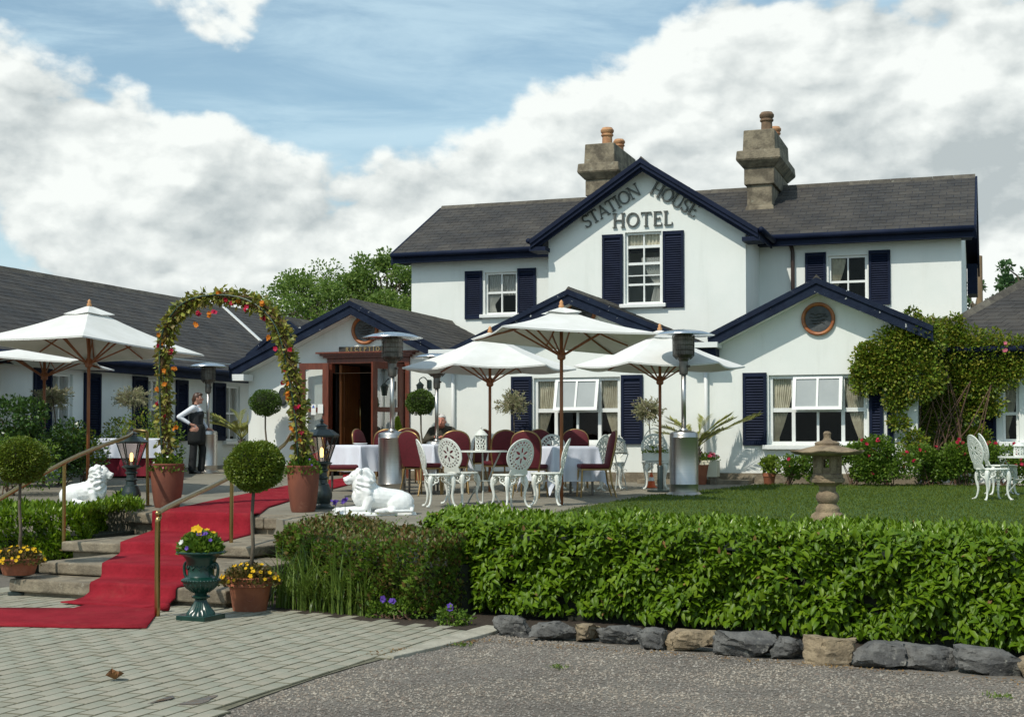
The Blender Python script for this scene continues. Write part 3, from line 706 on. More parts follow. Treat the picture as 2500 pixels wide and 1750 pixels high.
def slates(parent, A, B, C, D, course=.2, wid=.28, m=None, lift=.007, seed=0):
    """A-B along the eave, D-C along the ridge; overlapping slates in courses"""
    A, B, C, D = map(Vector, (A, B, C, D)); g = random.Random(seed)
    nr = (B - A).cross(D - A).normalized()
    if nr.z < 0: nr = -nr
    n = max(2, round((D - A).length / course)); mb = MB()
    for j in range(n):
        t0, t1 = j / n, (j + 1.12) / n
        L0, R0, L1, R1 = A.lerp(D, t0), B.lerp(C, t0), A.lerp(D, min(1, t1)), B.lerp(C, min(1, t1))
        w = (R0 - L0).length; k = max(1, round(w / wid)); off = .5 if j % 2 else 0
        us = [0] + [(i + off) / k for i in range(0 if off else 1, k)] + [1]
        for u0, u1 in zip(us[:-1], us[1:]):
            if u1 - u0 < 1e-6: continue
            h = lift + g.uniform(-.002, .003); gp = .004 / max(w, .1)
            p = [L0.lerp(R0, u0 + gp), L0.lerp(R0, u1 - gp), L1.lerp(R1, u1 - gp), L1.lerp(R1, u0 + gp)]
            q = [p[0] + nr * h, p[1] + nr * h, p[2] + nr * .002, p[3] + nr * .002]
            mb.add([p[0] + nr * .001, p[1] + nr * .001] + q, [(2, 3, 4, 5), (0, 1, 3, 2), (0, 2, 5), (1, 4, 3)])
    return stuff(mb.build('slates', m or m_slate, parent))
def roof_deck(root, name, A, B, C, D, th=.06, sl=True, seed=0, m=None):
    mb = MB(); A, B, C, D = map(Vector, (A, B, C, D)); nr = (B - A).cross(D - A).normalized()
    if nr.z < 0: nr = -nr
    mb.hexa([A - nr * th, B - nr * th, C - nr * th, D - nr * th, A, B, C, D])
    o = mb.build(name, m_navy, root)
    if sl: slates(o, A, B, C, D, seed=seed)
    return o
def ridge(parent, p, q, n):
    mb = MB(); p, q = Vector(p), Vector(q); g = random.Random(4)
    for i in range(n):
        a, b = p.lerp(q, i / n + .0002), p.lerp(q, (i + 1) / n - .0002); dz = Vector((0, 0, g.uniform(-.003, .003)))
        d = (b - a).normalized(); s = d.cross(Vector((0, 0, 1))).normalized() * .10
        mb.add([a - s + dz - Vector((0, 0, .09)), a + dz + Vector((0, 0, .03)), a + s + dz - Vector((0, 0, .09)), b - s + dz - Vector((0, 0, .09)), b + dz + Vector((0, 0, .03)), b + s + dz - Vector((0, 0, .09)),
                a + dz - Vector((0, 0, .09)), b + dz - Vector((0, 0, .09))], [(0, 1, 4, 3), (1, 2, 5, 4), (0, 6, 1), (1, 6, 2), (3, 4, 7), (4, 5, 7)])
    return stuff(mb.build('ridge_tiles', m_ridge, parent))
def gutter_run(root, p, q, m, face=Vector((0, -1, 0)), fas=.2):
    mb = MB(); p, q = Vector(p), Vector(q)
    mb.beam(p + Vector((0, 0, -fas / 2)) + face * .015, q + Vector((0, 0, -fas / 2)) + face * .015, .03, fas)
    o = mb.build('fascia', m, root)
    mb = MB(); mb.tube([p + face * .085 + Vector((0, 0, -.03)), q + face * .085 + Vector((0, 0, -.03))], .055, 10)
    mb.build('gutter', m, root, smooth=True); return o
def bargeboard(root, mp_y, X0, z0, X1, z1, w=.24, th=.05, m=None):
    """board along a rake in the plane y=mp_y, top edge from (X0,z0) to (X1,z1)"""
    mb = MB(); mb.hexa([(X0, mp_y, z0 - w), (X1, mp_y, z1 - w), (X1, mp_y + th, z1 - w), (X0, mp_y + th, z0 - w), (X0, mp_y, z0), (X1, mp_y, z1), (X1, mp_y + th, z1), (X0, mp_y + th, z0)])
    mb.hexa([(X0, mp_y - .03, z0 - .09), (X1, mp_y - .03, z1 - .09), (X1, mp_y - .002, z1 - .09), (X0, mp_y - .002, z0 - .09), (X0, mp_y - .03, z0 + .005), (X1, mp_y - .03, z1 + .005), (X1, mp_y - .002, z1 + .005), (X0, mp_y - .002, z0 + .005)])
    return mb.build('bargeboard', m or m_barge, root)
def lathe_obj(name, prof, m, parent, c, n=20): mb = MB(); mb.lathe(prof, n, c); return mb.build(name, m, parent, auto=True)

# lettering: stroke capitals with serifs, built as raised pieces
def arc(cx, cy, rx, ry, a0, a1, t0, t1, k=14):
    out = []
    for i in range(k + 1):
        a = R(a0 + (a1 - a0) * i / k); t = t0 + (t1 - t0) * abs(math.cos(a)); out.append((cx + rx * math.cos(a), cy + ry * math.sin(a), t, math.cos(a) / rx, math.sin(a) / ry))
    return ('arc', out)
TH, TN = .135, .065
def st(x0, y0, x1, y1, t): return ('ln', x0, y0, x1, y1, t)
def se(x, y, w=.30): return ('ln', x - w / 2, y, x + w / 2, y, .05)
GL = {
    'I': (.36, [st(.18, .02, .18, .98, TH), se(.18, .025), se(.18, .975)]),
    'T': (.78, [st(.39, .02, .39, .93, TH), st(.03, .955, .75, .955, TN), st(.05, .80, .05, .95, .05), st(.73, .80, .73, .95, .05), se(.39, .025)]),
    'A': (.86, [st(.10, .02, .43, .98, TN), st(.76, .02, .42, .98, TH), st(.22, .33, .64, .33, TN), se(.10, .025, .24), se(.76, .025, .26)]),
    'O': (.92, [arc(.46, .5, .385, .455, 0, 360, TN, .145, 30)]),
    'N': (.90, [st(.14, .02, .14, .98, TN), st(.15, .96, .74, .04, TH), st(.76, .02, .76, .98, TN), se(.14, .025, .24), se(.76, .975, .24), se(.10, .975, .2)]),
    'H': (.90, [st(.16, .02, .16, .98, TH), st(.74, .02, .74, .98, TH), st(.2, .5, .7, .5, TN), se(.16, .025), se(.16, .975), se(.74, .025), se(.74, .975)]),
    'U': (.88, [st(.15, .35, .15, .98, TH), st(.74, .35, .74, .98, TN), arc(.445, .36, .295, .325, 180, 360, TN, .13, 16), se(.15, .975), se(.74, .975, .24)]),
    'S': (.62, [arc(.30, .735, .205, .215, 30, 270, TN, .11, 16), arc(.30, .265, .225, .235, -150, 90, TN, .13, 16), st(.50, .78, .50, .96, .05), st(.08, .04, .08, .24, .05)]),
    'E': (.66, [st(.15, .02, .15, .98, TH), st(.05, .035, .60, .035, TN), st(.05, .965, .57, .965, TN), st(.2, .51, .48, .51, TN), st(.60, .02, .61, .2, .05), st(.57, .82, .57, .98, .05), st(.48, .42, .48, .6, .05)]),
    'L': (.64, [st(.15, .02, .15, .98, TH), st(.05, .035, .58, .035, TN), st(.58, .02, .60, .22, .05), se(.15, .975)]),
    'R': (.82, [st(.15, .02, .15, .98, TH), arc(.30, .735, .27, .225, -90, 90, TN, .14, 14), st(.1, .96, .32, .96, TN), st(.18, .51, .32, .51, TN), st(.36, .5, .74, .03, .13), se(.15, .025), se(.76, .025, .16)]),
    'C': (.80, [arc(.44, .5, .36, .455, 38, 322, TN, .145, 24), st(.73, .76, .73, .95, .05)]),
    'P': (.70, [st(.15, .02, .15, .98, TH), arc(.30, .715, .28, .245, -90, 90, TN, .14, 14), st(.1, .96, .32, .96, TN), st(.18, .47, .32, .47, TN), se(.15, .025)]),
}
def glyph(mb, ch, o, u, v, nr, h, dep):
    """o = lower-left corner, u/v = in-plane unit vectors, nr = towards the reader"""
    o, u, v, nr = map(Vector, (o, u, v, nr)); e = 0
    for s in GL[ch][1]:
        e += 1; dd = dep + e * .0007
        if s[0] == 'ln':
            _, x0, y0, x1, y1, t = s; L = math.hypot(x1 - x0, y1 - y0); px_, py_ = -(y1 - y0) / L * t / 2, (x1 - x0) / L * t / 2
            pl = [(x0 - px_, y0 - py_), (x1 - px_, y1 - py_), (x1 + px_, y1 + py_), (x0 + px_, y0 + py_)]
            mb.prism([(x * h, y * h) for x, y in pl], o, u, v, nr, dd)
        else:
            A = s[1]; n = len(A); vs, fs = [], []
            for (x, y, t, nx, ny) in A:
                l = math.hypot(nx, ny); nx, ny = nx / l * t / 2, ny / l * t / 2
                for (xx, yy) in ((x - nx, y - ny), (x + nx, y + ny)):
                    vs.append(o + u * xx * h + v * yy * h); vs.append(o + u * xx * h + v * yy * h + nr * dd)
            for i in range(n - 1):
                a = i * 4; b = a + 4; fs += [(a + 1, a + 3, b + 3, b + 1), (a, a + 1, b + 1, b), (a + 2, b + 2, b + 3, a + 3)]
            mb.add(vs, fs)
def word(root, text, p, q, h, nr, dep, m, single=True, name='sign_letter', v=None):
    """letters spread between p and q along their feet"""
    p, q = Vector(p), Vector(q); u = (q - p).normalized(); v = v or Vector(nr).cross(u).normalized(); W = (q - p).length
    if v.z < 0: v = -v
    ws = [GL[c][0] * h for c in text]; gap = (W - sum(ws)) / max(1, len(text) - 1); x = 0; mb = MB()
    for c, w in zip(text, ws):
        if single: mb = MB()
        glyph(mb, c, p + u * x, u, v, nr, h, dep); x += w + gap
        if single: mb.build(name, m, root)
    if not single: mb.build(name, m, root)

hotel = thing('hotel_building', 'white two storey hotel with slate roof and navy blue shutters', 'building')
FN = Vector((0, -1, 0))
def ax(px, Y, py=1000): return at_y(px, py, Y).x
def azm(px, py, Y): return at_y(px, py, Y).z

# ---- main block
XL, XR = -12.28, -.58; EAVE_Y, EAVE_Z, RID_Y, RID_Z = 28.3, 5.68, 31.2, 7.15
mY = mapY(YM)
lw = (ax(1184, YM, 720), ax(1262, YM, 720), azm(1225, 767, YM), azm(1225, 664, YM))
rw = (ax(2023, YM, 680), ax(2117, YM, 680), azm(2070, 739, YM), azm(2070, 623, YM))
mb = MB(); wall(mb, mY, XL, -7.0, .5, 5.55, [lw]); wall(mb, mY, -7.0, XR, .5, 5.55, [rw])
mb.add([(XR, YM, .5), (XR, 34.6, .5), (XR, 34.6, 5.5), (XR, RID_Y + .3, 6.95), (XR, YM, 5.5)], [(0, 1, 2, 3, 4)])
mb.add([(XL, YM, .5), (XL, 34.6, .5), (XL, 34.6, 5.5), (XL, RID_Y + .3, 6.95), (XL, YM, 5.5)], [(0, 1, 2, 3, 4)])
mb.add([(XL, 34.6, .5), (XR, 34.6, .5), (XR, 34.6, 5.5), (XL, 34.6, 5.5)], [(0, 1, 2, 3)])
# ---- projecting gable
GX0, GX1, GAX = -8.53, -4.52, -6.52; mG = mapY(YG)
gw = (ax(1526, YG, 650), ax(1615, YG, 650), azm(1570, 742, YG), azm(1570, 566, YG))
GSL = .655; GAZ = 7.06; GE = 2.26
ZG = GAZ - GSL * 2.005 - .12; HT = gw[3]; LX = (GAZ - .12 - HT) / GSL
wall(mb, mG, GX0, gw[0], 2.5, ZG); wall(mb, mG, gw[1], GX1, 2.5, ZG); wall(mb, mG, gw[0], gw[1], 2.5, gw[2])
mb.add([mG(GX0, 0, ZG), mG(gw[0], 0, ZG), mG(gw[0], 0, HT), mG(GAX - LX, 0, HT)], [(0, 1, 2, 3)])
mb.add([mG(gw[1], 0, ZG), mG(GX1, 0, ZG), mG(GAX + LX, 0, HT), mG(gw[1], 0, HT)], [(0, 1, 2, 3)])
mb.add([mG(GAX - LX, 0, HT), mG(GAX + LX, 0, HT), mG(GAX, 0, GAZ - .12)], [(0, 1, 2)])
for (p, q) in (((gw[0], gw[2]), (gw[0], HT)), ((gw[0], HT), (gw[1], HT)), ((gw[1], HT), (gw[1], gw[2])), ((gw[1], gw[2]), (gw[0], gw[2]))):
    mb.add([mG(p[0], 0, p[1]), mG(q[0], 0, q[1]), mG(q[0], .13, q[1]), mG(p[0], .13, p[1])], [(0, 1, 2, 3)])
for X in (GX0, GX1): mb.add([(X, YG, 2.5), (X, YM, 2.5), (X, YM, GAZ - GSL * 2.005), (X, YG, GAZ - GSL * 2.005 - .12)], [(0, 1, 2, 3)])
# ---- three low front gables
bayd = [(-13.64, VALL1, -11.30, 4.11, -13.85, 2.95, VALL1, 3.14), (VALL1, VALL2, -7.07, 4.17, VALL1, 3.14, VALL2, 3.17), (VALL2, -1.19, -2.77, 4.21, VALL2 + .12, 3.32, -.92, 3.36)]
mB = mapY(YB)
door = (ax(812, YB), ax(990, YB), .3, azm(900, 886, YB))
mw = (ax(1303, YB), ax(1514, YB), azm(1408, 1082, YB), azm(1408, 921, YB))
rw2 = (ax(1877, YB), ax(2117, YB), azm(1997, 1086, YB), azm(1997, 914, YB))
for (b, hole) in zip(bayd, ([door], [mw], [rw2])):
    X0, X1, aX, aZ, eX0, eZ0, eX1, eZ1 = b
    zc = min(eZ0, eZ1) - .16
    hole = hole[0]; wall(mb, mB, X0, X1, .3, zc, [(hole[0], hole[1], hole[2], min(hole[3], zc))])
    def roofz(x): return aZ - .1 + (eZ0 - aZ) * (aX - x) / (aX - eX0) if x < aX else aZ - .1 + (eZ1 - aZ) * (x - aX) / (eX1 - aX)
    h = hole
    if h[3] < zc: mb.add([(X0, YB, zc), (X1, YB, zc), (X1, YB, roofz(X1)), (aX, YB, aZ - .1), (X0, YB, roofz(X0))], [(0, 1, 2, 3, 4)])
    else:
        mb.add([(X0, YB, zc), (h[0], YB, zc), (h[0], YB, roofz(h[0])), (X0, YB, roofz(X0))], [(0, 1, 2, 3)]); mb.add([(h[1], YB, zc), (X1, YB, zc), (X1, YB, roofz(X1)), (h[1], YB, roofz(h[1]))], [(0, 1, 2, 3)])
        mb.add([(h[0], YB, h[3]), (h[1], YB, h[3]), (h[1], YB, roofz(h[1])), (aX, YB, aZ - .1), (h[0], YB, roofz(h[0]))], [(0, 1, 2, 3, 4)])
mb.add([(-1.19, YB, .3), (-1.19, YM, .3), (-1.19, YM, 3.2), (-1.19, YB, 3.2)], [(0, 1, 2, 3)])
mb.add([(-13.64, YB, .3), (-13.64, YM, .3), (-13.64, YM, 3.0), (-13.64, YB, 3.0)], [(0, 1, 2, 3)])
mb.build('wall', m_wall, hotel)
mb = MB()                                                     # stone plinth at the foot of the walls
for x0, x1 in ((-13.66, door[0] - .12), (door[1] + .12, -1.17)): mb.box(x0, x1, YB - .035, YB - .002, .4, tz((x0 + x1) / 2, YB) + (.17 if x0 < -9 else .15))
mb.build('plinth', m_step, hotel)
mb = MB(); mb.box(ax(1560, YB - .4), ax(1830, YB - .4), YB - .55, YB - .04, .4, tz(-5, YB) + .06); mb.build('stone_ledge', m_step, hotel)

# ---- roofs
r = roof_deck(hotel, 'roof', (XL - .33, EAVE_Y, EAVE_Z), (XR + .25, EAVE_Y, EAVE_Z), (XR + .25, RID_Y, RID_Z), (XL - .33, RID_Y, RID_Z), seed=1)
ridge(r, (XL - .33, RID_Y, RID_Z + .03), (XR + .25, RID_Y, RID_Z + .03), 28)
r2 = roof_deck(hotel, 'roof', (XR + .25, 34.9, EAVE_Z), (XL - .33, 34.9, EAVE_Z), (XL - .33, RID_Y + .01, RID_Z), (XR + .25, RID_Y + .01, RID_Z), sl=False)
gutter_run(hotel, (XL - .33, EAVE_Y, EAVE_Z - .03), (GAX - GE, EAVE_Y, EAVE_Z - .03), m_navy); gutter_run(hotel, (GAX + GE, EAVE_Y, EAVE_Z - .03), (XR + .25, EAVE_Y, EAVE_Z - .03), m_navy)
mb = MB(); mb.box(XL - .3, XR + .2, EAVE_Y + .02, YM + .3, EAVE_Z - .2, EAVE_Z - .16); mb.build('soffit', m_navy, hotel)
for X in (XL - .33, XR + .25):                                 # verge boards on the two ends
    for (ya, za, yb, zb) in ((EAVE_Y, EAVE_Z, RID_Y, RID_Z), (34.9, EAVE_Z, RID_Y, RID_Z)):
        mb = MB(); w = .26; t = .04 if X > -5 else -.04
        mb.hexa([(X, ya, za - w), (X + t, ya, za - w), (X + t, yb, zb - w), (X, yb, zb - w), (X, ya, za + .012), (X + t, ya, za + .012), (X + t, yb, zb + .012), (X, yb, zb + .012)]); mb.build('bargeboard', m_navy, hotel)
mb = MB(); mb.box(XR + .02, XR + .24, 34.0, 34.9, EAVE_Z - .75, EAVE_Z - .05); mb.build('eaves_box', m_navy, hotel)
gy0 = YG - .3
for sgn in (-1, 1):
    A, B = (GAX + sgn * GE, gy0, GAZ - GSL * GE), (GAX + sgn * GE, 29.6, GAZ - GSL * GE)
    r = roof_deck(hotel, 'roof', A, B, (GAX, 29.6 + 1.6, GAZ), (GAX, gy0, GAZ), th=.05, seed=3 + sgn)
    bargeboard(hotel, gy0 - .05, GAX + sgn * (GE + .03), GAZ - GSL * (GE + .03), GAX, GAZ, .17, m=m_navy)
    bargeboard(hotel, gy0 + .03, GAX + sgn * (GE - .06), GAZ - GSL * (GE - .06) - .10, GAX, GAZ - .10, .14, m=m_navy)
    gutter_run(hotel, (GAX + sgn * GE, gy0, GAZ - GSL * GE), (GAX + sgn * GE, EAVE_Y + .1, GAZ - GSL * GE), m_navy, Vector((sgn, 0, 0)), .16)
    mb = MB(); mb.box(min(GAX + sgn * (GE + .06), GAX + sgn * (GE - .28)), max(GAX + sgn * (GE + .06), GAX + sgn * (GE - .28)), gy0 - .02, YG + .25, GAZ - GSL * GE - .24, GAZ - GSL * GE - .16); mb.build('eaves_box', m_navy, hotel)
ridge(r, (GAX, gy0 - .03, GAZ + .02), (GAX, 31, GAZ + .02), 9)
BY = YB - .32
for bi, b in enumerate(bayd):
    X0, X1, aX, aZ, eX0, eZ0, eX1, eZ1 = b; yb = YM + .05 if bi != 1 else YG + .02
    ra = roof_deck(hotel, 'roof', (eX0, BY, eZ0), (eX0, YM, eZ0), (aX, yb, aZ), (aX, BY, aZ), th=.05, seed=10 + bi)
    rb = roof_deck(hotel, 'roof', (eX1, BY, eZ1), (eX1, YM, eZ1), (aX, yb, aZ), (aX, BY, aZ), th=.05, seed=20 + bi)
    ridge(rb, (aX, BY - .04, aZ + .03), (aX, yb, aZ + .03), 11)
    for (ex, ez) in ((eX0, eZ0), (eX1, eZ1)): bargeboard(hotel, BY - .05, ex, ez, aX, aZ, .25)
    sf_ = MB()
    for (ex, ez) in ((eX0, eZ0), (eX1, eZ1)):
        sf_.hexa([(ex, BY + .002, ez - .24), (aX, BY + .002, aZ - .24), (aX, YB - .002, aZ - .24), (ex, YB - .002, ez - .24), (ex, BY + .002, ez - .22), (aX, BY + .002, aZ - .22), (aX, YB - .002, aZ - .22), (ex, YB - .002, ez - .22)])
    sf_.build('soffit', m_wall, hotel)
for (vx, vz) in ((VALL1, 3.10), (VALL2, 3.12)):               # white gutter ends in the valleys
    mb = MB(); mb.hexa([(vx - .30, BY - .14, vz - .03), (vx + .30, BY - .14, vz - .03), (vx + .30, BY + .3, vz - .03), (vx - .30, BY + .3, vz - .03), (vx - .30, BY - .14, vz + .06), (vx + .30, BY - .14, vz + .06), (vx + .30, BY + .3, vz + .06), (vx - .30, BY + .3, vz + .06)])
    mb.build('valley_gutter', m_alu, hotel)
    mb = MB(); mb.box(vx - .25, vx + .25, BY - .02, YB - .01, vz - .17, vz - .04); mb.build('eaves_box', m_navy, hotel)
    mb = MB(); mb.tube([(vx + .02, YB - .05, vz - .12), (vx + .02, YB - .05, .7)], .035, 10); mb.build('downpipe', m_alu, hotel, smooth=True)
mb = MB(); mb.box(-13.75, -13.5, BY - .12, BY + .25, 2.66, 2.78); mb.build('valley_gutter', m_alu, hotel)
p = [at_y(1928, y, YM - .07) for y in (592, 606, 616, 705)]; mb = MB(); mb.tube([p[0], p[1] + Vector((.04, 0, 0)), p[2] + Vector((.06, 0, 0)), p[3] + Vector((.06, 0, -2))], .04, 8); mb.build('downpipe', m_pipe, hotel, smooth=True)
A, B = at_y(2160, 784, 27.9), at_y(2365, 776, 27.9); mb = MB(); mb.box(A.x, B.x + .4, 27.85, 28.59, A.z - .12, A.z + .03); mb.build('coping', m_step, hotel)

# ---- windows and shutters of the hotel
W2 = [(.5, .028)]
window(hotel, mY, *lw, W2, [(.52, .045)], curt=[(lw[0] + .05, lw[0] + .52, lw[2] + .06, lw[3] - .05, .14, dict(tie=(-1, .8), m=m_net)), (lw[0] + .04, lw[1] - .04, lw[3] - .5, lw[3] - .03, .17, dict(m=m_net))])
window(hotel, mY, *rw, W2, [(.45, .045)], curt=[(rw[0] + .05, rw[0] + .33, rw[2] + .06, rw[3] - .05, .14, dict(tie=(-1, .75), m=m_curt))])
window(hotel, mG, *gw, W2, [(.275, .04), (.565, .05), (.40, .02), (.80, .055)], curt=[(gw[0] + .04, gw[1] - .04, gw[3] - .3, gw[3] - .04, .14, dict(m=m_curt)), (gw[0] + .3, gw[1] - .06, gw[2] + .05, gw[3] - .5, .14, dict(tie=(1, .6), m=m_net))])
def px_shut(mp, Y, x0, x1, yt, yb): shutter(hotel, mp, ax(x0, Y, (yt + yb) / 2), ax(x1, Y, (yt + yb) / 2), azm((x0 + x1) / 2, yb, Y), azm((x0 + x1) / 2, yt, Y))
px_shut(mY, YM, 1136, 1178, 662, 779); px_shut(mY, YM, 1264, 1309, 655, 775)
px_shut(mG, YG, 1471, 1521, 573, 748); px_shut(mG, YG, 1619, 1670, 564, 751)
px_shut(mY, YM, 1966, 2017, 617, 742); px_shut(mY, YM, 2121, 2174, 611, 744)
px_shut(mB, YB, 1249, 1299, 919, 1084); px_shut(mB, YB, 1517, 1570, 915, 1084)
px_shut(mB, YB, 1814, 1872, 910, 1087); px_shut(mB, YB, 2122, 2156, 908, 1088); px_shut(mB, YB, 2166, 2182, 906, 1090)
for (w, sw) in ((mw, .04), (rw2, .05)):                        # three-light windows; the middle top light is tilted open
    L = w[1] - w[0]; H = w[3] - w[2]
    c = [(w[0] + .05, w[0] + L * .25, w[2] + .05, w[3] - .05, .14, dict(tie=(-1, .95))), (w[1] - L * .25, w[1] - .05, w[2] + .05, w[3] - .05, .14, dict(tie=(1, .95)))]
    o = window(hotel, mB, *w, [(.25, .06), (.5, .04), (.755, .06)], [(.5, .07)], fw=.06, curt=c, skip=((1, 1), (2, 1)))
    a0, a1, z0, z1 = w[0] + L * .25 + .0, w[0] + L * .755, w[2] + H * .5, w[3] - .02
    m2 = MB(); sl = lambda a, d, z: (a, YB + .055 - (z1 - z) * .30 + d, z)
    for q in ((a0, a0 + .055, z0, z1), (a1 - .055, a1, z0, z1), (a0 + .055, a1 - .055, z0, z0 + .055), (a0 + .055, a1 - .055, z1 - .05, z1), ((a0 + a1) / 2 - .018, (a0 + a1) / 2 + .018, z0 + .055, z1 - .05)): mbox(m2, sl, q[0], q[1], -.02, .02, q[2], q[3])
    m2.build('open_sash', m_white, o)
    for q0, q1 in ((a0 + .055, (a0 + a1) / 2 - .018), ((a0 + a1) / 2 + .018, a1 - .055)):
        m3 = MB(); m3.add([sl(q0, 0, z0 + .05), sl(q1, 0, z0 + .05), sl(q1, 0, z1 - .05), sl(q0, 0, z1 - .05)], [(0, 1, 2, 3)]); m3.build('pane', m_frost, o)

# ---- chimneys
def chimney(x0, x1, y0, y1, zb, zt, pots):
    mb = MB(); w = .0
    def blk(e, za, zb_, e2=None):
        e2 = e if e2 is None else e2
        mb.hexa([(x0 - e, y0 - e, za), (x1 + e, y0 - e, za), (x1 + e, y1 + e, za), (x0 - e, y1 + e, za), (x0 - e2, y0 - e2, zb_), (x1 + e2, y0 - e2, zb_), (x1 + e2, y1 + e2, zb_), (x0 - e2, y1 + e2, zb_)])
    n0 = zt - 1.18
    blk(.10, zb - .3, zb + .12, .02); blk(0, zb + .1, n0); blk(.055, n0 - .001, n0 + .36); blk(.06, n0 + .36, n0 + .52, .21); blk(.21, n0 + .521, n0 + .72, .19); blk(.08, n0 + .70, zt, .06)
    o = mb.build('chimney', m_chim, hotel, bevel=.02)
    for (px_, py_, h, rr, mm) in pots:
        lathe_obj('chimney_pot', [(rr, 0), (rr * .95, h * .55), (rr * 1.18, h * .6), (rr * 1.18, h * .66), (rr * .98, h * .7), (rr * 1.25, h * .78), (rr * 1.28, h * .88), (rr * .95, h), (rr * .75, h), (rr * .7, h * .8)], mm, o, (px_, py_, zt - .02))
m_cpot2 = mat('sooty_clay_pot', (.22, .14, .085), (.12, .08, .05), .85, scale=6, bump=.2)
chimney(-4.99, -4.45, 29.9, 31.9, 6.45, 8.2, [(-4.62, 30.3, .48, .125, m_cpot2), (-4.62, 31.5, .42, .11, m_cpot)])
chimney(-8.66, -8.10, 30.3, 32.2, 6.5, 8.24, [(-8.32, 30.7, .46, .12, m_cpot), (-8.30, 31.7, .40, .11, m_cpot)])

# ---- sign letters on the gable, round plaques, reception board
LY = YG - .01
word(hotel, 'STATION', at_y(1432, 559, LY), at_y(1568, 474, LY), .265, FN, .035, m_letter)
word(hotel, 'HOUSE', at_y(1585, 471, LY), at_y(1694, 532, LY), .265, FN, .035, m_letter)
word(hotel, 'HOTEL', at_y(1496, 557, LY), at_y(1643, 550, LY), .29, FN, .035, m_letter)
def plaque(px_, py_, r):
    c = at_y(px_, py_, YB - .005)
    mb = MB(); n = 40; vs = []
    for k in range(n):
        a = 6.283 * k / n
        for (rr, dd) in ((r, 0), (r, -.05), (r * .93, -.065), (r * .80, -.045), (r * .78, -.01)): vs.append((c.x + rr * math.cos(a), c.y + dd, c.z + rr * math.sin(a)))
    mb.add(vs, [(k * 5 + j, k * 5 + j + 1, ((k + 1) % n) * 5 + j + 1, ((k + 1) % n) * 5 + j) for k in range(n) for j in range(4)])
    o = mb.build('round_plaque', m_plaqw, hotel, smooth=True)
    mb = MB(); mb.add([(c.x + r * .79 * math.cos(6.283 * k / n), c.y - .02, c.z + r * .79 * math.sin(6.283 * k / n)) for k in range(n)], [tuple(range(n))]); mb.build('slate_disc', m_slab, o)
    mb = MB(); g = random.Random(2)
    for i in range(4):                                            # raised relief: a low range of bars, as worn as in the photo
        zz = c.z + r * (.28 - .17 * i); w = r * (.55 - .1 * abs(i - 1))
        mb.tube([(c.x - w + 2 * w * t / 8, c.y - .026, zz + g.uniform(-.014, .014)) for t in range(9)], .011, 5)
    mb.build('relief', m_slab, o)
plaque(1998, 779, .28); plaque(892, 806, .27); plaque(1420, 762, .27)
B0, B1 = at_y(829, 861, YB - .01), at_y(955, 844, YB - .01); mb = MB(); mb.box(B0.x, B1.x, YB - .045, YB - .004, B0.z, B1.z); sb = mb.build('sign_board', m_board, hotel, bevel=.006)
hh = (B1.z - B0.z) * .74
word(sb, 'RECEPTION', Vector((at_y(847, 858, YB).x, YB - .046, B0.z + (B1.z - B0.z) * .13)), Vector((at_y(942, 858, YB).x, YB - .046, B0.z + (B1.z - B0.z) * .13)), hh, FN, .008, m_goldl, single=True, name='sign_letter')

# ---- reception doorway
d0, d1, dz1 = door[0], door[1], door[3]
mb = MB(); mb.box(d0 - .09, d0, YB - .05, YB + .1, .5, dz1); mb.box(d1, d1 + .09, YB - .05, YB + .1, .5, dz1); mb.box(d0 - .09, d1 + .09, YB - .06, YB + .1, dz1, dz1 + .10)
for i, (e, za, zb) in enumerate(((.14, .10, .14), (.20, .14, .18), (.27, .18, .21))): mb.box(d0 - e, d1 + e, YB - .06 - e * .5, YB - .003, dz1 + za + .0005, dz1 + zb)
mb.build('door_surround', m_timber, hotel)
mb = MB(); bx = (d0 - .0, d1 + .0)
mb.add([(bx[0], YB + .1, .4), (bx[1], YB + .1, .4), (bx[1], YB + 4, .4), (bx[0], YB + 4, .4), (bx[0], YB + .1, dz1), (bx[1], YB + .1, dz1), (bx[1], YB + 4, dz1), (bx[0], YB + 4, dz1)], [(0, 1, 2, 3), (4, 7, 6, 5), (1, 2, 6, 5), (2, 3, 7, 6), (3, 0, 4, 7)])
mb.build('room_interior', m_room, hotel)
def leaf(o, u, w, z0, z1, mats, panes, name, midz=.42, handle=True):
    """door leaf starting at o along unit u"""
    o, u = Vector(o), Vector(u).normalized(); nn = Vector((-u.y, u.x, 0)); mb = MB()
    def bb(s0, s1, q0, q1, t=.022): mb.hexa([tuple(o + u * a + nn * b + Vector((0, 0, z))) for z in (q0, q1) for (a, b) in ((s0, -t), (s1, -t), (s1, t), (s0, t))])
    s = .12
    if panes:
        bb(0, s, z0, z1); bb(w - s, w, z0, z1); bb(s, w - s, z0, z0 + .3, .02); bb(s, w - s, z1 - .12, z1, .02); zm = z0 + (z1 - z0) * midz + .3; bb(s, w - s, zm, zm + .09, .02)
    else:
        bb(0, w, z0, z1); bb(.12, w - .12, z0 + .2, z0 + .9, .032); bb(.12, w - .12, z0 + 1.05, z1 - .2, .032)
    ob = mb.build(name, mats, hotel)
    if panes:
        for q0, q1 in ((z0 + .3, zm), (zm + .09, z1 - .12)):
            p = MB(); p.add([tuple(o + u * a + Vector((0, 0, z))) for a, z in ((s, q0), (w - s, q0), (w - s, q1), (s, q1))], [(0, 1, 2, 3)]); p.build('pane', m_glassd, ob)
    if handle:
        h = MB(); hp = o + u * (w - .07) - nn * .06; h.tube([hp + Vector((0, 0, z0 + .85)), hp + Vector((0, 0, z0 + 1.45))], .016, 8); h.build('handle', m_brass, ob, smooth=True)
    return ob
m_glassd = glassmat('door_glass', (.9, .93, .92), 1.3)
zf = tz(-11.4, YB)
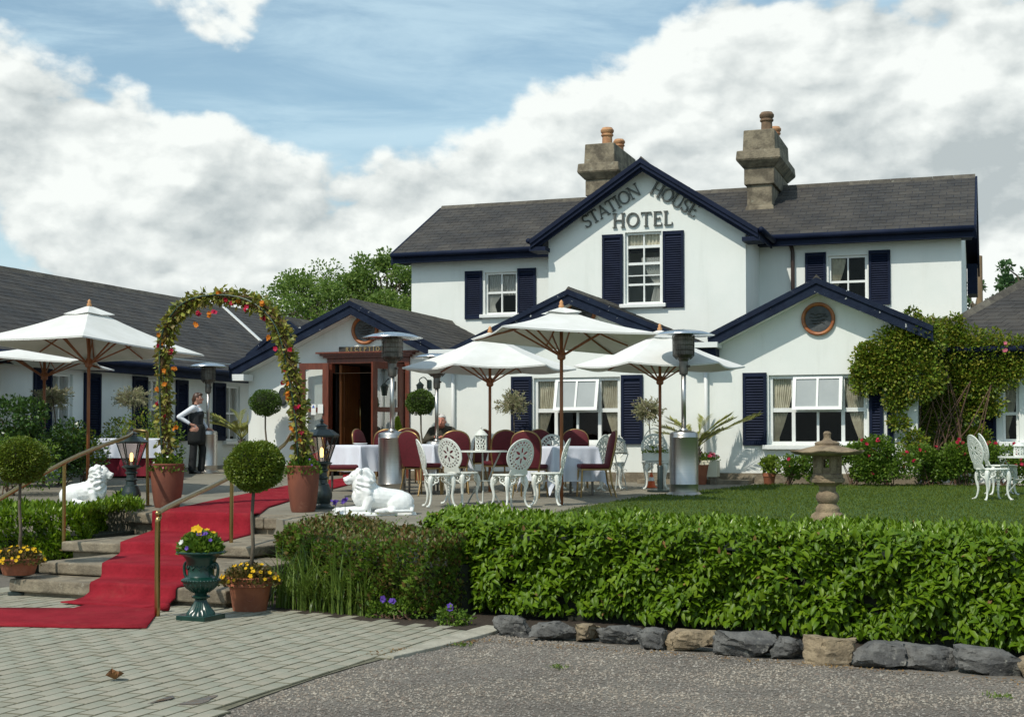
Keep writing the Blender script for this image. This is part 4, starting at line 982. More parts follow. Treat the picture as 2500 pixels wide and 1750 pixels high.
gl = leaf((ax(806, YB - .1), YB - .16, 0), (-1, -.10, 0), ax(806, YB) - ax(738, YB), zf + .02, azm(770, 888, YB), m_timber, True, 'glazed_door', handle=False)
gl['label'] = 'glazed outer leaf folded back against the wall'
leaf((d1 - .02, YB - .08, 0), (-.35, -.94, 0), .8, zf + .02, azm(985, 888, YB), m_timber, True, 'glazed_door', handle=False)
leaf((d0 + .10, YB + .12, 0), (.02, .99, 0), .80, zf + .02, dz1 - .02, m_wood, False, 'inner_door')
p0 = at_y(783, 997, YB - .2); mb = MB(); mb.box(p0.x - .05, p0.x + .06, YB - .226, YB - .222, p0.z - .09, p0.z + .08); mb.build('paper_notice', m_white, gl)
p0 = at_y(766, 997, YB - .2); mb = MB(); mb.box(p0.x - .05, p0.x + .05, YB - .214, YB - .211, p0.z - .12, p0.z + .08); mb.build('paper_notice', m_white, gl)
mb = MB(); mb.prism([(-.03, -.02), (.03, -.02), (0, .04)], (p0.x, YB - .2165, p0.z + .03), (1, 0, 0), (0, 0, 1), (0, -1, 0), .001); mb.build('blue_emblem', m_blue, gl)

# ---- second small gable tucked behind the reception gable, with its lead valley on the side wing
sx0, sx1 = ax(605, 25.4, 865), ax(705, 25.4, 782); z0_, z1_ = azm(605, 866, 25.4), azm(705, 782, 25.4)
bargeboard(hotel, 25.35, sx0, z0_, sx1, z1_, .26); bargeboard(hotel, 25.35, 2 * sx1 - sx0, z0_, sx1, z1_, .26)
for s_ in (sx0, 2 * sx1 - sx0): roof_deck(hotel, 'roof', (s_, 25.4, z0_), (s_, YM + 3, z0_), (sx1, YM + 3, z1_), (sx1, 25.4, z1_), th=.05, seed=41)
mb = MB(); mb.add([(sx0 + .1, 25.6, .4), (2 * sx1 - sx0, 25.6, .4), (2 * sx1 - sx0, 25.6, z0_), (sx1, 25.6, z1_ - .1), (sx0 + .1, 25.6, z0_)], [(0, 1, 2, 3, 4)]); mb.add([(sx0 + .1, 25.6, .4), (sx0 + .1, 30, .4), (sx0 + .1, 30, z0_), (sx0 + .1, 25.6, z0_)], [(0, 1, 2, 3)]); mb.build('wall', m_wall, hotel)

# ================================================================== side wing (left) and right wing
wing = thing('side_wing', 'long low white wing with dark slate roof beside the reception', 'building', (0, 0, 0))
mX = mapX(XW)
def ay(px, py=1000): return at_x(px, py, XW).y
wins = []
for (x0, x1, yt, ys) in ((125, 177, 912, 1066), (358, 394, 925, 1074), (549, 586, 942, 1076)):
    wins.append((ay(x0), ay(x1), at_x((x0 + x1) / 2, ys, XW).z, at_x((x0 + x1) / 2, yt, XW).z))
mb = MB(); wall(mb, mX, 12, 38, .3, 3.2, wins); mb.build('wall', m_wallx, wing)
EZ, RZ, RX = 3.02, 5.02, XW - 3.3
r = roof_deck(wing, 'roof', (XW + .28, 38, EZ), (XW + .28, 12, EZ), (RX, 12, RZ), (RX, 38, RZ), seed=31)
ridge(r, (RX, 12, RZ + .03), (RX, 38, RZ + .03), 58)
roof_deck(wing, 'roof', (RX - 3.6, 38, EZ), (RX - 3.6, 12, EZ), (RX - .01, 12, RZ), (RX - .01, 38, RZ), sl=False)
gutter_run(wing, (XW + .28, 38, EZ - .03), (XW + .28, 12, EZ - .03), m_navy, Vector((1, 0, 0)), .2)
mb = MB(); mb.box(XW - .05, XW + .26, 12, 38, EZ - .22, EZ - .18); mb.build('soffit', m_navy, wing)
for w in wins:
    window(wing, mX, *w, [(.5, .025)], [(.5, .045)], curt=[(w[0] + .05, w[1] - .05, w[2] + .1, w[3] - .05, .14, dict(m=m_net, folds=6))])
for (x0, x1, yt, yb) in ((80, 123, 899, 1068), (203, 243, 911, 1070), (322, 357, 919, 1073), (428, 456, 928, 1076), (519, 548, 935, 1075)):
    a0, a1, xm = ay(x0), ay(x1), (x0 + x1) / 2; shutter(wing, mX, a0, a1, at_x(xm, yb, XW).z, at_x(xm, yt, XW).z)
# lead-lined valley on the wing roof
mb = MB(); vv = []
for (x, y) in ((545, 752), (636, 835)):
    d = ray(x, y); n_ = Vector((RZ - EZ, 0, (XW + .28) - RX)).normalized(); P0 = Vector((XW + .28, 0, EZ)); t = (P0 - EYE).dot(n_) / d.dot(n_); vv.append(EYE + d * t + n_ * .03)
mb.beam(vv[0], vv[1], .10, .03, n_); mb.build('lead_valley', m_alu, wing)

rwing = thing('garden_wing', 'white wing with hipped slate roof behind the climbing rose', 'building', (0, 0, 0))
RWY = 24.6; mR = mapY(RWY)
w = (ax(2448, RWY), ax(2488, RWY), azm(2465, 1078, RWY), azm(2465, 935, RWY))
mb = MB(); wall(mb, mR, -1.18, 8, .3, 3.05, [w]); mb.build('wall', m_wall, rwing)
window(rwing, mR, *w, [], [(.48, .05)], curt=[(w[0] + .03, w[1] - .02, w[2] + .05, w[3] - .05, .14, dict(tie=(-1, .85)))])
a0, a1 = ax(2394, RWY), ax(2432, RWY); shutter(rwing, mR, a0, a1, azm(2413, 1080, RWY), azm(2413, 950, RWY))
ey, ez_ = RWY - .3, azm(2470, 845, RWY - .3); sl_ = .52
def on_slope(px, py):
    d = ray(px, py); t = (ez_ - sl_ * ey - CAMZ) / (d.z - sl_ * d.y); return EYE + d * t
h0, h1 = on_slope(2330, 786), on_slope(2500, 690)
dirh = (h1 - h0); top = h0 + dirh * 1.25; low = h0 - dirh * ((h0.y - ey) / dirh.y)
roof_deck(rwing, 'roof', (low.x, ey, ez_), (9, ey, ez_), (9, top.y, top.z), top, seed=51)
ridge(rwing, low + Vector((0, 0, .05)), top + Vector((0, 0, .05)), 12)
mb = MB(); mb.add([tuple(low), tuple(top), (top.x - 2.2, top.y + 1.5, ez_)], [(0, 1, 2)]); mb.build('roof', m_slate, rwing)
gutter_run(rwing, (low.x, ey, ez_ - .02), (9, ey, ez_ - .02), m_navy)
mb = MB(); mb.box(low.x, 9, ey + .02, RWY - .002, ez_ - .2, ez_ - .17); mb.build('soffit', m_navy, rwing)
# ================================================================== PLANTS
def on_box_faces(g, n, path, w, z0, z1, sides=('front', 'top', 'end')):
    pass
def hedge_pts(g, n, front, back, z_at, zt, seed=0, end_bias=.08):
    """front/back: polylines (x,y) of the same length; leaves cover the front face, the top and the first end. Returns P, N"""
    fr, bk = np.array(front, float), np.array(back, float)
    seg = np.linalg.norm(np.diff(fr, axis=0), axis=1); cum = np.concatenate([[0], np.cumsum(seg)]) / seg.sum()
    def along(t, A): return np.stack([np.interp(t, cum, A[:, 0]), np.interp(t, cum, A[:, 1])], 1)
    nf, nt_ = int(n * .60), int(n * .32); ne = n - nf - nt_
    t = g.random(nf); v = g.random(nf) ** .9
    p = along(t, fr); b = along(t, bk); inn = nrm(b - p)
    lump = .05 * np.sin(t * 31 + v * 5) + .04 * np.sin(t * 67 - v * 9) + g.uniform(-.10, .05, nf) + .07 * np.clip(v - .82, 0, 1) * 5 + .05 * (1 - v)
    P1 = np.concatenate([p + inn * lump[:, None], (zt(t) * v + z_at * (1 - v))[:, None]], 1); N1_ = np.concatenate([-inn, np.full((nf, 1), .15)], 1)
    t = g.random(nt_); u = g.random(nt_); p = along(t, fr); b = along(t, bk)
    q = p + (b - p) * u[:, None]; z = zt(t) + .018 * np.sin(t * 40 + u * 4) + g.normal(0, .026, nt_) - .06 * (np.abs(u - .5) * 2) ** 4
    P2 = np.concatenate([q, z[:, None]], 1); N2_ = np.tile([0, 0, 1.], (nt_, 1))
    u = g.random(ne); v = g.random(ne); p = fr[0] + (bk[0] - fr[0]) * u[:, None]; dr = nrm(fr[0] - fr[1])
    P3 = np.concatenate([p + dr * (g.uniform(-.06, .10, ne) - .12 * (np.abs(u - .5) * 2) ** 3)[:, None], (zt(np.zeros(ne)) * v + z_at * (1 - v))[:, None]], 1); N3_ = np.tile([dr[0], dr[1], .15], (ne, 1))
    return np.concatenate([P1, P2, P3]), np.concatenate([N1_, N2_, N3_])
def core(name, front, back, z0, z1, ins, m, parent):
    mb = MB(); fr, bk = [Vector((*p, 0)) for p in front], [Vector((*p, 0)) for p in back]; n = len(fr); vs = []
    for f, b in zip(fr, bk):
        d = (b - f).normalized() * ins; vs += [(f.x + d.x, f.y + d.y, z0), (f.x + d.x, f.y + d.y, z1 - ins * .8), (b.x - d.x, b.y - d.y, z1 - ins * .8), (b.x - d.x, b.y - d.y, z0)]
    mb.add(vs, [(i * 4 + k, i * 4 + (k + 1) % 4, i * 4 + 4 + (k + 1) % 4, i * 4 + 4 + k) for i in range(n - 1) for k in range(4)] + [(0, 1, 2, 3), tuple((n - 1) * 4 + k for k in range(4))])
    return mb.build(name, m, parent)
m_dark = mat('shaded_foliage_core', (.022, .026, .012), (.012, .015, .008), .9, scale=20)  # solid filler behind the leaves; the shade between them is put into its dark colour

# ---- big laurel hedge on the right
lh = thing('laurel_hedge', 'long glossy green laurel hedge behind the row of edging stones', 'hedge')
fr = [at_z(1068, 1450), at_z(1130, 1496), at_z(1260, 1510), at_z(1500, 1526), at_z(1800, 1550), at_z(2100, 1574), at_z(2560, 1612)]
fr = [(p.x, p.y) for p in fr]; bk = [(fr[0][0] + .35, fr[0][1] + .45), (fr[1][0] + .3, fr[1][1] + 1.0)] + [(x + .1, y + 1.25) for x, y in fr[2:]]
g = rng(31); n = 30000
zt = lambda t: .815 + .012 * np.sin(np.asarray(t) * 17) - .03 * np.clip(.12 - np.asarray(t), 0, 1) / .12
P, N = hedge_pts(g, n, fr, bk, .06, zt)
hfrac = P[:, 2] / .8
D = nrm(nrm(N) * .55 + usph(g, n) * .65 + np.stack([0 * hfrac, 0 * hfrac, np.where(N[:, 2] > .5, .62, .30 - .95 * (1 - hfrac))], 1))
U = nrm(N) * .8 + np.array([0, 0, .9]) + usph(g, n) * .35
L = g.uniform(.05, .112, n) * np.where(N[:, 2] > .5, .8, 1); W = L * g.uniform(.20, .26, n)
P = P - D * L[:, None] * .5
hole = np.sin(P[:, 0] * 7.3 + P[:, 2] * 5) * np.sin(P[:, 0] * 3.1 - P[:, 2] * 9.4 + 1) + .35 * np.sin(P[:, 0] * 17 + P[:, 2] * 13)
kp_ = (hole < .95) | (N[:, 2] > .5); P, D, U, L, W, N, hfrac = P[kp_], D[kp_], U[kp_], L[kp_], W[kp_], N[kp_], hfrac[kp_]; n = len(P)
top = N[:, 2] > .5
dist = np.linalg.norm(P - np.array([0, 0, 1.48]), axis=1)
score = np.where(top, 99, dist) - 4.0 * (L / .13) + g.uniform(0, .8, n) + np.where(P[:, 2] < .12, 5, 0)
inview = np.array([abs((Vector(p) - EYE).dot(_Rt) / (Vector(p) - EYE).dot(_F)) < .36 for p in P])
order = np.argsort(np.where(inview, score, 999)); pick = order[:300]; rest = np.ones(n, bool); rest[pick] = False
core('hedge_core', fr, bk, .0, .74, .13, m_dark, lh)
dead = rest & (g.random(n) < .012); rest &= ~dead; young = rest & top & (g.random(n) < .5); old = rest & ~young
V, F = leaf_arrays(P[old], D[old], U[old], L[old], W[old], fold=.35, bend=.16, detail=1); V2, F2 = leaf_arrays(P[young], D[young], U[young], L[young], W[young] * .85, fold=.35, bend=.1, detail=1)
V3, F3 = leaf_arrays(P[dead], D[dead], U[dead], L[dead] * .8, W[dead] * .8, detail=1)
stuff(tri_obj('foliage', np.concatenate([V, V2, V3]), np.concatenate([F, F2 + len(V), F3 + len(V) + len(V2)]), [m_laurel, m_laurelt, m_dead], lh, mi=[0] * len(F) + [1] * len(F2) + [2] * len(F3)))
lms = []
for q in range(8):
    V, F = leaf_arrays([[0, 0, 0]], [[0, 1, 0]], [[0, 0, 1]], .118 + .006 * (q % 3), .025 + .0015 * (q % 4), fold=.25 + .07 * q / 4, bend=.06 + .03 * q, detail=1)
    t_ = tri_obj('leaf', V, F, m_laurel); lms.append(t_.data); bpy.data.objects.remove(t_)
for q, i in enumerate(pick):
    d = Vector(D[i]).normalized(); s_ = d.cross(Vector(U[i])).normalized(); u_ = s_.cross(d)
    o = bpy.data.objects.new('leaf', lms[q % 8]); col.objects.link(o); o.parent = lh
    o.matrix_world = Matrix.Translation(Vector(P[i])) @ Matrix((s_, d, u_)).transposed().to_4x4() @ Matrix.Scale(L[i] / .118, 4)
# long shoots standing out of the hedge top
# ---- brownish clipped hedge beside it
ch = thing('clipped_hedge', 'small leaved bronze green clipped hedge in front of the right lion', 'hedge')
fr2 = [at_z(690, 1425), at_z(780, 1484), at_z(900, 1500), at_z(1045, 1516), at_z(1120, 1505)]; fr2 = [(p.x, p.y) for p in fr2]
bk2 = [(fr2[0][0] + .1, fr2[0][1] + 1.35), (fr2[1][0] + .2, fr2[1][1] + 1.8), (fr2[2][0] + .25, fr2[2][1] + 1.75), (fr2[3][0] + .3, fr2[3][1] + 1.75), (fr2[4][0] + .3, fr2[4][1] + 1.2)]
g = rng(32); n = 26000; zt2 = lambda t: .615 + .02 * np.sin(np.asarray(t) * 9) - .10 * np.clip(.10 - np.asarray(t), 0, 1) / .10
P, N = hedge_pts(g, n, fr2, bk2, .05, zt2); D = nrm(nrm(N) + usph(g, n) * 1.0 + np.array([0, 0, .5])); L = g.uniform(.026, .058, n)
core('hedge_core', fr2, bk2, 0, .54, .14, m_dark, ch)
gm = g.random(n) < np.where(N[:, 2] > .5, .22, .66)
stuff(cat_leaves('foliage', [(P[m_], D[m_], usph(g, m_.sum()) + N[m_] * .5, L[m_], L[m_] * .3, mm, dict(fold=.25)) for m_, mm in ((gm, m_shrub), (~gm, m_coton))], ch))
# loose sprigs standing above the top
sp = []; Pl, Dl = [], []
for q in range(70):
    t = g.random(); u = g.random(); i = min(3, int(t * 4)); f = t * 4 - i
    a = np.array(fr2[i]) * (1 - f) + np.array(fr2[i + 1]) * f; b = np.array(bk2[i]) * (1 - f) + np.array(bk2[i + 1]) * f; p = a + (b - a) * u
    for k in range(7): h = .61 + .02 * k; Pl.append((p[0] + .008 * k * g.normal(), p[1], h)); Dl.append((g.normal(), g.normal(), .8))
Pl, Dl = np.array(Pl), np.array(Dl); stuff(leaves('sprigs', Pl, Dl, usph(g, len(Pl)), .03, .009, m_shrub, ch))
# ---- left hedge by the handrail
lfh = thing('laurel_hedge', 'low fresh green hedge below the left lion beside the steps', 'hedge')
a = [at_z(292, 1276, .41), at_z(205, 1322, .35), at_z(120, 1345, .25), at_z(-120, 1360, .2)]; fr3 = [(p.x, p.y) for p in a]
bk3 = [(fr3[0][0] - .12, fr3[0][1] + .35), (fr3[1][0] - .1, fr3[1][1] + 1.35), (fr3[2][0] - .1, fr3[2][1] + 1.4), (fr3[3][0], fr3[3][1] + 1.4)]
g = rng(33); n = 15000; zt3 = lambda t: .70 + .03 * np.sin(np.asarray(t) * 14)
P, N = hedge_pts(g, n, fr3, bk3, .1, zt3); D = nrm(nrm(N) * .7 + usph(g, n) * .8 + np.array([0, 0, .7])); L = g.uniform(.05, .095, n)
core('hedge_core', fr3[1:], bk3[1:], 0, .60, .24, m_dark, lfh)
y_ = g.random(n) < .5
cat_ = [(P[m_], D[m_], usph(g, m_.sum()) + N[m_], L[m_], L[m_] * .2, mm, dict(fold=.3, bend=.1, detail=0)) for m_, mm in ((y_, m_laurel), (~y_, m_laurelt))]
stuff(cat_leaves('foliage', cat_, lfh))
# bed flowers poking up (hedge)
def flowers(name, C, N_, r, m, parent, off=(0, 0, 0), g=None, k=5):
    P, D, U, L, W = petals(g or rng(1), C, N_, r, k); return leaves(name, P, D, U, L, W, m, parent, off, fold=.1)

# ---- strap-leaved iris clump with violet flowers
ic = thing('iris_clump', 'arching strap leaved clump with violet flowers beside the bronze hedge', 'plant')
g = rng(34); Vs, Fs, b = [], [], 0
c0, c1 = at_z(668, 1482), at_z(885, 1506)
for q in range(480):
    t = g.random(); base_ = c0.lerp(c1, t) + Vector((g.normal(0, .08), abs(g.normal(.03, .16)), 0)); h = .25 + .5 * g.random() ** 1.4; az = g.uniform(0, 6.28); rc = g.uniform(.06, .46); w = g.uniform(.004, .008)
    ax_ = np.array([math.cos(az), math.sin(az), 0]); sd = np.array([-math.sin(az), math.cos(az), 0]); pts = []
    for k in range(7):
        s_ = k / 6; p = np.array(base_) + ax_ * rc * s_ ** 2.2 + np.array([0, 0, h * (s_ - .28 * (rc / .38) * s_ ** 3)]); ww = w * (1 - s_ ** 3) + .0008
        pts += [p - sd * ww, p + sd * ww]
    Vs.append(np.array(pts)); Fs.append(np.array([[2 * k, 2 * k + 1, 2 * k + 3, 2 * k + 2] for k in range(6)]) + b); b += 14
stuff(tri_obj('strap_leaves', np.concatenate(Vs), np.concatenate(Fs), m_iris, ic))
for (px_, py_, yy) in ((757, 1303, 12.4), (737, 1328, 12.3), (826, 1462, 11.3), (1066, 1513, 10.9), (842, 1222, 14.6), (818, 1222, 14.9), (815, 1228, 14.7)):
    p = at_y(px_, py_, yy); mb = MB(); mb.tube([(p.x + .02, p.y, max(.0, p.z - .55)), (p.x, p.y, p.z)], .004, 5); s_ = mb.build('flower_stem', m_stem, ic)
    C = np.array(p) + g.normal(0, .014, (7, 3)); flowers('iris_flower', C, usph(g, 7) + np.array([0, 0, .5]), .028, f_purp, s_, g=g)

# ---- clipped ball standards
def topiary(label, gp, zball, rb, rz_, trunk_r, nl, L, m, cat='topiary tree', group='ball topiary', lean=(0, 0), base_h=.0, W=.3, dens=.25):
    """gp: foot of the trunk"""
    t = thing('ball_topiary', label, cat, gp, 0, group); gp = Vector(gp); c = Vector((gp.x + lean[0], gp.y + lean[1], zball)); g = rng(int(abs(gp.x * 97 + gp.y * 13)))
    n = nl; d = usph(g, n); bump = 1 + .045 * np.sin(d[:, 0] * 6 + d[:, 2] * 5 + gp.x) + .04 * np.sin(d[:, 1] * 8 - d[:, 2] * 5 + gp.y) + np.where(g.random(n) < .02, g.uniform(.03, .16, n), 0)
    rad = (1 - dens * g.random(n) ** 2) * bump; P = np.array(c) + d * np.array([rb, rb, rz_]) * rad[:, None]
    P[:, 2] = np.maximum(P[:, 2], c.z - rz_ * .9 + g.uniform(-.03, .02, n))
    D = nrm(d + usph(g, n) * .8); Ls = L * g.uniform(.6, 1.3, n)
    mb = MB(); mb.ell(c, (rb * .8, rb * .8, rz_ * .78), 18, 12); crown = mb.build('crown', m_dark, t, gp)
    stuff(leaves('foliage', P, D, usph(g, n), Ls, Ls * W, m, t, gp))
    mb = MB(); mb.tube([gp, gp.lerp(c, .3) + Vector((.016, 0, 0)), gp.lerp(c, .55) - Vector((.010, 0, 0)), c], [trunk_r * 1.15, trunk_r, trunk_r * .9, trunk_r * .9], 8); mb.build('trunk', m_bark, t, gp, smooth=True)
    return t
def pot(label, base, r, h, m, soil=True, cat='pot', group='terracotta pots', name='terracotta_pot', rim=True):
    t = thing(name, label, cat, base, 0, group)
    pr = [(r * .72, 0), (r * .74, h * .03), (r * .90, h * .70), (r * .93, h * .72), (r, h * .735), (r, h * .80), (r * .985, h * .82), (r * 1.0, h * .84), (r * 1.02, h * .98), (r * .99, h), (r * .9, h), (r * .88, h * .9)] if rim else [(r * .72, 0), (r * .80, h * .1), (r * .93, h * .45), (r * 1.0, h * .8), (r * .985, h * .95), (r * 1.02, h * .97), (r * 1.01, h), (r * .93, h), (r * .92, h * .9)]
    mb = MB(); mb.lathe(pr, 32); mb.build('pot_body', m, t, auto=True)
    mb = MB(); mb.lathe([(.001, h * .9), (r * .91, h * .9)], 24); mb.build('soil', m_soil, t)
    return t
gR = at_z(610, 1490); potR = pot('round terracotta pot with raised mark, right of the green urn', gR, .20, .30, m_terra)
mb = MB(); c = Vector((-.005, -.166, .14)); d_ = Vector((EYE.x - gR.x, EYE.y - gR.y, 0)).normalized(); c = d_ * .163 + Vector((0, 0, .14)); u_ = Vector((0, 0, 1)).cross(d_)
mb.tube([c + u_ * .035 * math.cos(a) + Vector((0, 0, .042 * math.sin(a))) for a in np.linspace(0, 6.28, 17)], .005, 5); mb.tube([c - u_ * .016 + Vector((0, 0, .02)), c - u_ * .014 - Vector((0, 0, .015)), c + Vector((0, 0, .0)), c + u_ * .014 - Vector((0, 0, .015)), c + u_ * .016 + Vector((0, 0, .02))], .004, 5)
mb.build('maker_mark', m_terra, potR)
def on_view(p, px, py):                                # point at the depth of p seen at (px, py)
    d = ray(px, py); return EYE + d * (depth(p) / d.dot(_F))
b1 = on_view(gR, 623, 1138); topiary('clipped ball tree in the terracotta pot right of the urn', Vector((gR.x, gR.y, .27)), b1.z, .245, .215, .017, 15000, .024, m_box, lean=(b1.x - gR.x, b1.y - gR.y))
gL = at_z(45, 1452); gLz = .20
mb = MB(); mb.lathe([(.10, 0), (.10, .03), (.03, .05), (.03, .17), (.12, .19), (.12, .2)], 16, (gL.x, gL.y, 0)); tag(mb.build('pot_stand', m_iron, auto=True), 'low dark iron stand under the far left flower pot', 'stand')
potL = pot('shallow terracotta pot of yellow flowers on a dark stand', (gL.x, gL.y, .2), .20, .16, m_terra)
b2 = on_view(gL, 52, 1124); topiary('clipped ball tree rising from the pot on the dark stand', Vector((gL.x, gL.y, .33)), b2.z, .25, .215, .016, 15000, .024, m_box, lean=(b2.x - gL.x, b2.y - gL.y))
def bedding(label, c, rx, h, n, m_l, fl, nf, r, seed, name='bedding_flowers', cat='flowers', group='flowers in pots', L=.04, spill=0.0):
    """a dome of leaves with flowers over it"""
    t = thing(name, label, cat, c, 0, group); g = rng(seed); c = np.array(c, float)
    d = usph(g, n); d[:, 2] = np.abs(d[:, 2]); rad = g.random(n) ** .4
    P = c + d * np.array([rx, rx, h]) * rad[:, None]; P[:, 2] -= spill * (np.hypot(d[:, 0], d[:, 1]) * rad) ** 3
    o_ = [(P, nrm(d + usph(g, n) * .9 + np.array([0, 0, .5])), usph(g, n), L * g.uniform(.6, 1.3, n), L * .3 * np.ones(n), m_l, dict(fold=.2))]
    stuff(cat_leaves('foliage', o_, t, c))
    for i in range(nf):
        fm = fl[i % len(fl)]; d1 = usph(g, 1)[0]; d1[2] = abs(d1[2]) + .25; d1 = nrm(d1); C = c + d1 * np.array([rx * 1.08, rx * 1.08, h * 1.12]); C[2] -= spill * np.hypot(d1[0], d1[1]) ** 3
        fo = flowers('flower', C[None], (d1 + np.array([-.05, -.45, .1]))[None], r * g.uniform(.75, 1.2), fm, t, c, g=g)
    return t
bedding('yellow flowers filling the pot right of the urn', (gR.x, gR.y, .27), .26, .13, 1500, m_coton, [f_yel], 42, .022, 61, spill=.05)
bedding('yellow flowers in the shallow pot at the far left', (gL.x, gL.y, .33), .24, .13, 1200, m_coton, [f_yel], 34, .022, 62, spill=.04)
# wall-side ball trees
for (px_, py_, bx, by_, r_, lab) in ((650, 1118, 648, 983, .29, 'small clipped ball tree by the left corner of the reception'), (1032, 1150, 1027, 982, .26, 'clipped ball tree right of the reception doorway')):
    Yw = YB - .55; foot = at_y(px_, 1100, Yw); foot = onT(foot.x, Yw); c = on_view(foot, bx, by_)
    pot('terracotta pot of the %s' % ('left wall ball tree' if px_ < 800 else 'doorway ball tree'), foot, .17, .30, m_terra)
    topiary(lab, foot + Vector((0, 0, .27)), c.z, r_, r_ * .86, .018, 7000, .026, m_boxb, lean=(c.x - foot.x, c.y - foot.y))
# cone shaped shrub by the door
p = at_y(970, 1080, YB - .75); p = onT(p.x, p.y); t = thing('cone_shrub', 'light green cone shaped shrub beside the door', 'shrub', p); g = rng(66); n = 5000
h = g.random(n); a = g.uniform(0, 6.28, n); zt_ = hz(p, 1018) - p.z; r_ = .20 * (1 - h) ** .8 * (1 - .3 * g.random(n) ** 2)
P = np.stack([p.x + r_ * np.cos(a), p.y + r_ * np.sin(a), p.z + .25 + h * (zt_ - .25)], 1); D = np.stack([np.cos(a), np.sin(a), .6 + 0 * a], 1) + usph(g, n) * .5
stuff(leaves('foliage', P, D, usph(g, n), .035, .011, m_lime, t, p)); mb = MB(); mb.lathe([(.13, 0), (.16, .24), (.17, .26)], 16); mb.build('pot_body', m_terra, t)
mb = MB(); mb.lathe([(.15, .25), (.1, .7), (.02, zt_ - .1)], 10); mb.build('shrub_core', m_dark, t)

# ---- pale variegated standards
def pale_standard(label, foot, px_, py_, r_, rz_, seed):
    t = thing('pale_standard_tree', label, 'standard tree', foot, 0, 'pale leaved standards'); foot = Vector(foot); c = on_view(foot, px_, py_); g = rng(seed); n = 1500
    Ps, Ds, d = [], [], []
    for q in range(75):
        dd = usph(g, 1)[0]; e = np.array(c) + dd * np.array([r_, r_, rz_]) * g.uniform(.6, 1.1); 
        for k in range(30):
            s_ = g.uniform(.25, 1); Ps.append(np.array(c) * (1 - s_) + e * s_ + g.normal(0, .015, 3)); Ds.append(dd + usph(g, 1)[0] * .8)
    Ps, Ds = np.array(Ps), np.array(Ds); n = len(Ps)
    stuff(leaves('foliage', Ps, Ds, usph(g, n), g.uniform(.03, .065, n), g.uniform(.007, .012, n), m_varie, t, foot))
    mb = MB(); mb.tube([foot, foot.lerp(c, .5) + Vector((.02, 0, 0)), c], [.013, .011, .010], 7)
    for q in range(14): dd = usph(g, 1)[0]; mb.tube([c, Vector(np.array(c) + dd * np.array([r_, r_, rz_]) * .8)], [.006, .002], 4)
    mb.build('trunk', m_bark, t, foot); return t
for (fx, Y, px_, py_, r_, rz_, lab, s_) in ((1255, YB - .6, 1253, 985, .33, .27, 'pale leafed standard in front of the middle window shutter', 71), (1592, YB - .7, 1582, 1000, .28, .22, 'pale leafed standard between the middle window and the palm', 72)):
    f = at_y(fx, 1100, Y); pale_standard(lab, onT(f.x, f.y), px_, py_, r_, rz_, s_)
for (fx, X, px_, py_, r_, rz_, lab, s_) in ((150, XW + .8, 128, 968, .36, .20, 'pale leafed standard by the first side wing window', 73), (335, XW + .9, 325, 970, .40, .22, 'pale leafed standard by the second side wing window', 74)):
    f = at_x(fx, 1100, X); pale_standard(lab, onT(f.x, f.y), px_, py_, r_, rz_, s_)

# ---- palms
def palm(label, foot, trunk_h, fronds, m, seed, trunk_r=.05, potr=.2):
    foot = Vector(foot); t = thing('potted_palm', label, 'palm', foot, 0, 'potted palms'); g = rng(seed); c = foot + Vector((0, 0, trunk_h))
    mb = MB(); mb.lathe([(potr * .75, 0), (potr, .30), (potr * 1.05, .33), (potr * .9, .33), (potr * .85, .28), (.001, .28)], 18); mb.build('pot_body', m_terra, t, auto=True)
    mb = MB(); mb.tube([foot + Vector((0, 0, .25)), c], [trunk_r * 1.2, trunk_r], 9)
    for q in range(26): a = q * 2.4; z = .3 + (trunk_h - .3) * q / 26; mb.tube([foot + Vector((math.cos(a) * trunk_r, math.sin(a) * trunk_r, z)), foot + Vector((math.cos(a) * trunk_r * 1.9, math.sin(a) * trunk_r * 1.9, z + .07))], [.012, .004], 5)
    mb.build('trunk', m_bark, t, foot)
    for (az, ln, up, droop) in fronds:
        d = np.array([math.cos(az), math.sin(az), 0]); mb = MB(); pts = []
        for k in range(9):
            s_ = k / 8; pts.append(np.array(c) + d * ln * s_ * math.cos(up * (1 - .5 * s_)) + np.array([0, 0, ln * (s_ * math.sin(up) - droop * s_ ** 2.2)]))
        mb.tube(pts, [.012 * (1 - .85 * k / 8) for k in range(9)], 5); fo = mb.build('frond', m_palm, t, foot)
        Ps, Ds, Ls = [], [], []; sd = np.array([-d[1], d[0], 0])
        for k in range(58):
            s_ = .18 + .82 * k / 57; i = min(7, int(s_ * 8)); f = s_ * 8 - i; p = pts[i] * (1 - f) + pts[i + 1] * f; tg = nrm(pts[i + 1] - pts[i])
            for sg in (-1, 1): Ps.append(p); Ds.append(tg * .75 + sg * sd * .9 + np.array([0, 0, .28]) + g.normal(0, .07, 3)); Ls.append(ln * .36 * math.sin(math.pi * min(1, .25 + .72 * (1 - abs(s_ - .5) * 1.2))) * g.uniform(.85, 1.1))
        Ps, Ds, Ls = np.array(Ps), np.array(Ds), np.array(Ls)
        stuff(leaves('leaflets', Ps, Ds, np.tile([0, 0, 1.], (len(Ps), 1)) + np.tile(sd, (len(Ps), 1)) * .1, Ls, .0105, m, fo, foot, fold=.3))
    return t
f = at_y(1702, 1120, YB - .62); f = onT(f.x, f.y)
palm('spreading palm against the wall beside the right heater', f, .62, [(.15, .98, .72, .18), (.45, .66, 1.05, .2), (-.35, .58, .9, .3), (2.9, .72, .85, .30), (2.55, .66, 1.1, .3), (3.4, .66, .75, .35), (1.5, .6, 1.3, .15), (-2.0, .5, 1.0, .4), (3.0, .58, 1.35, .2), (.3, .62, 1.25, .15), (2.2, .6, .95, .25), (-.9, .55, .8, .35)], m_palm, 75)
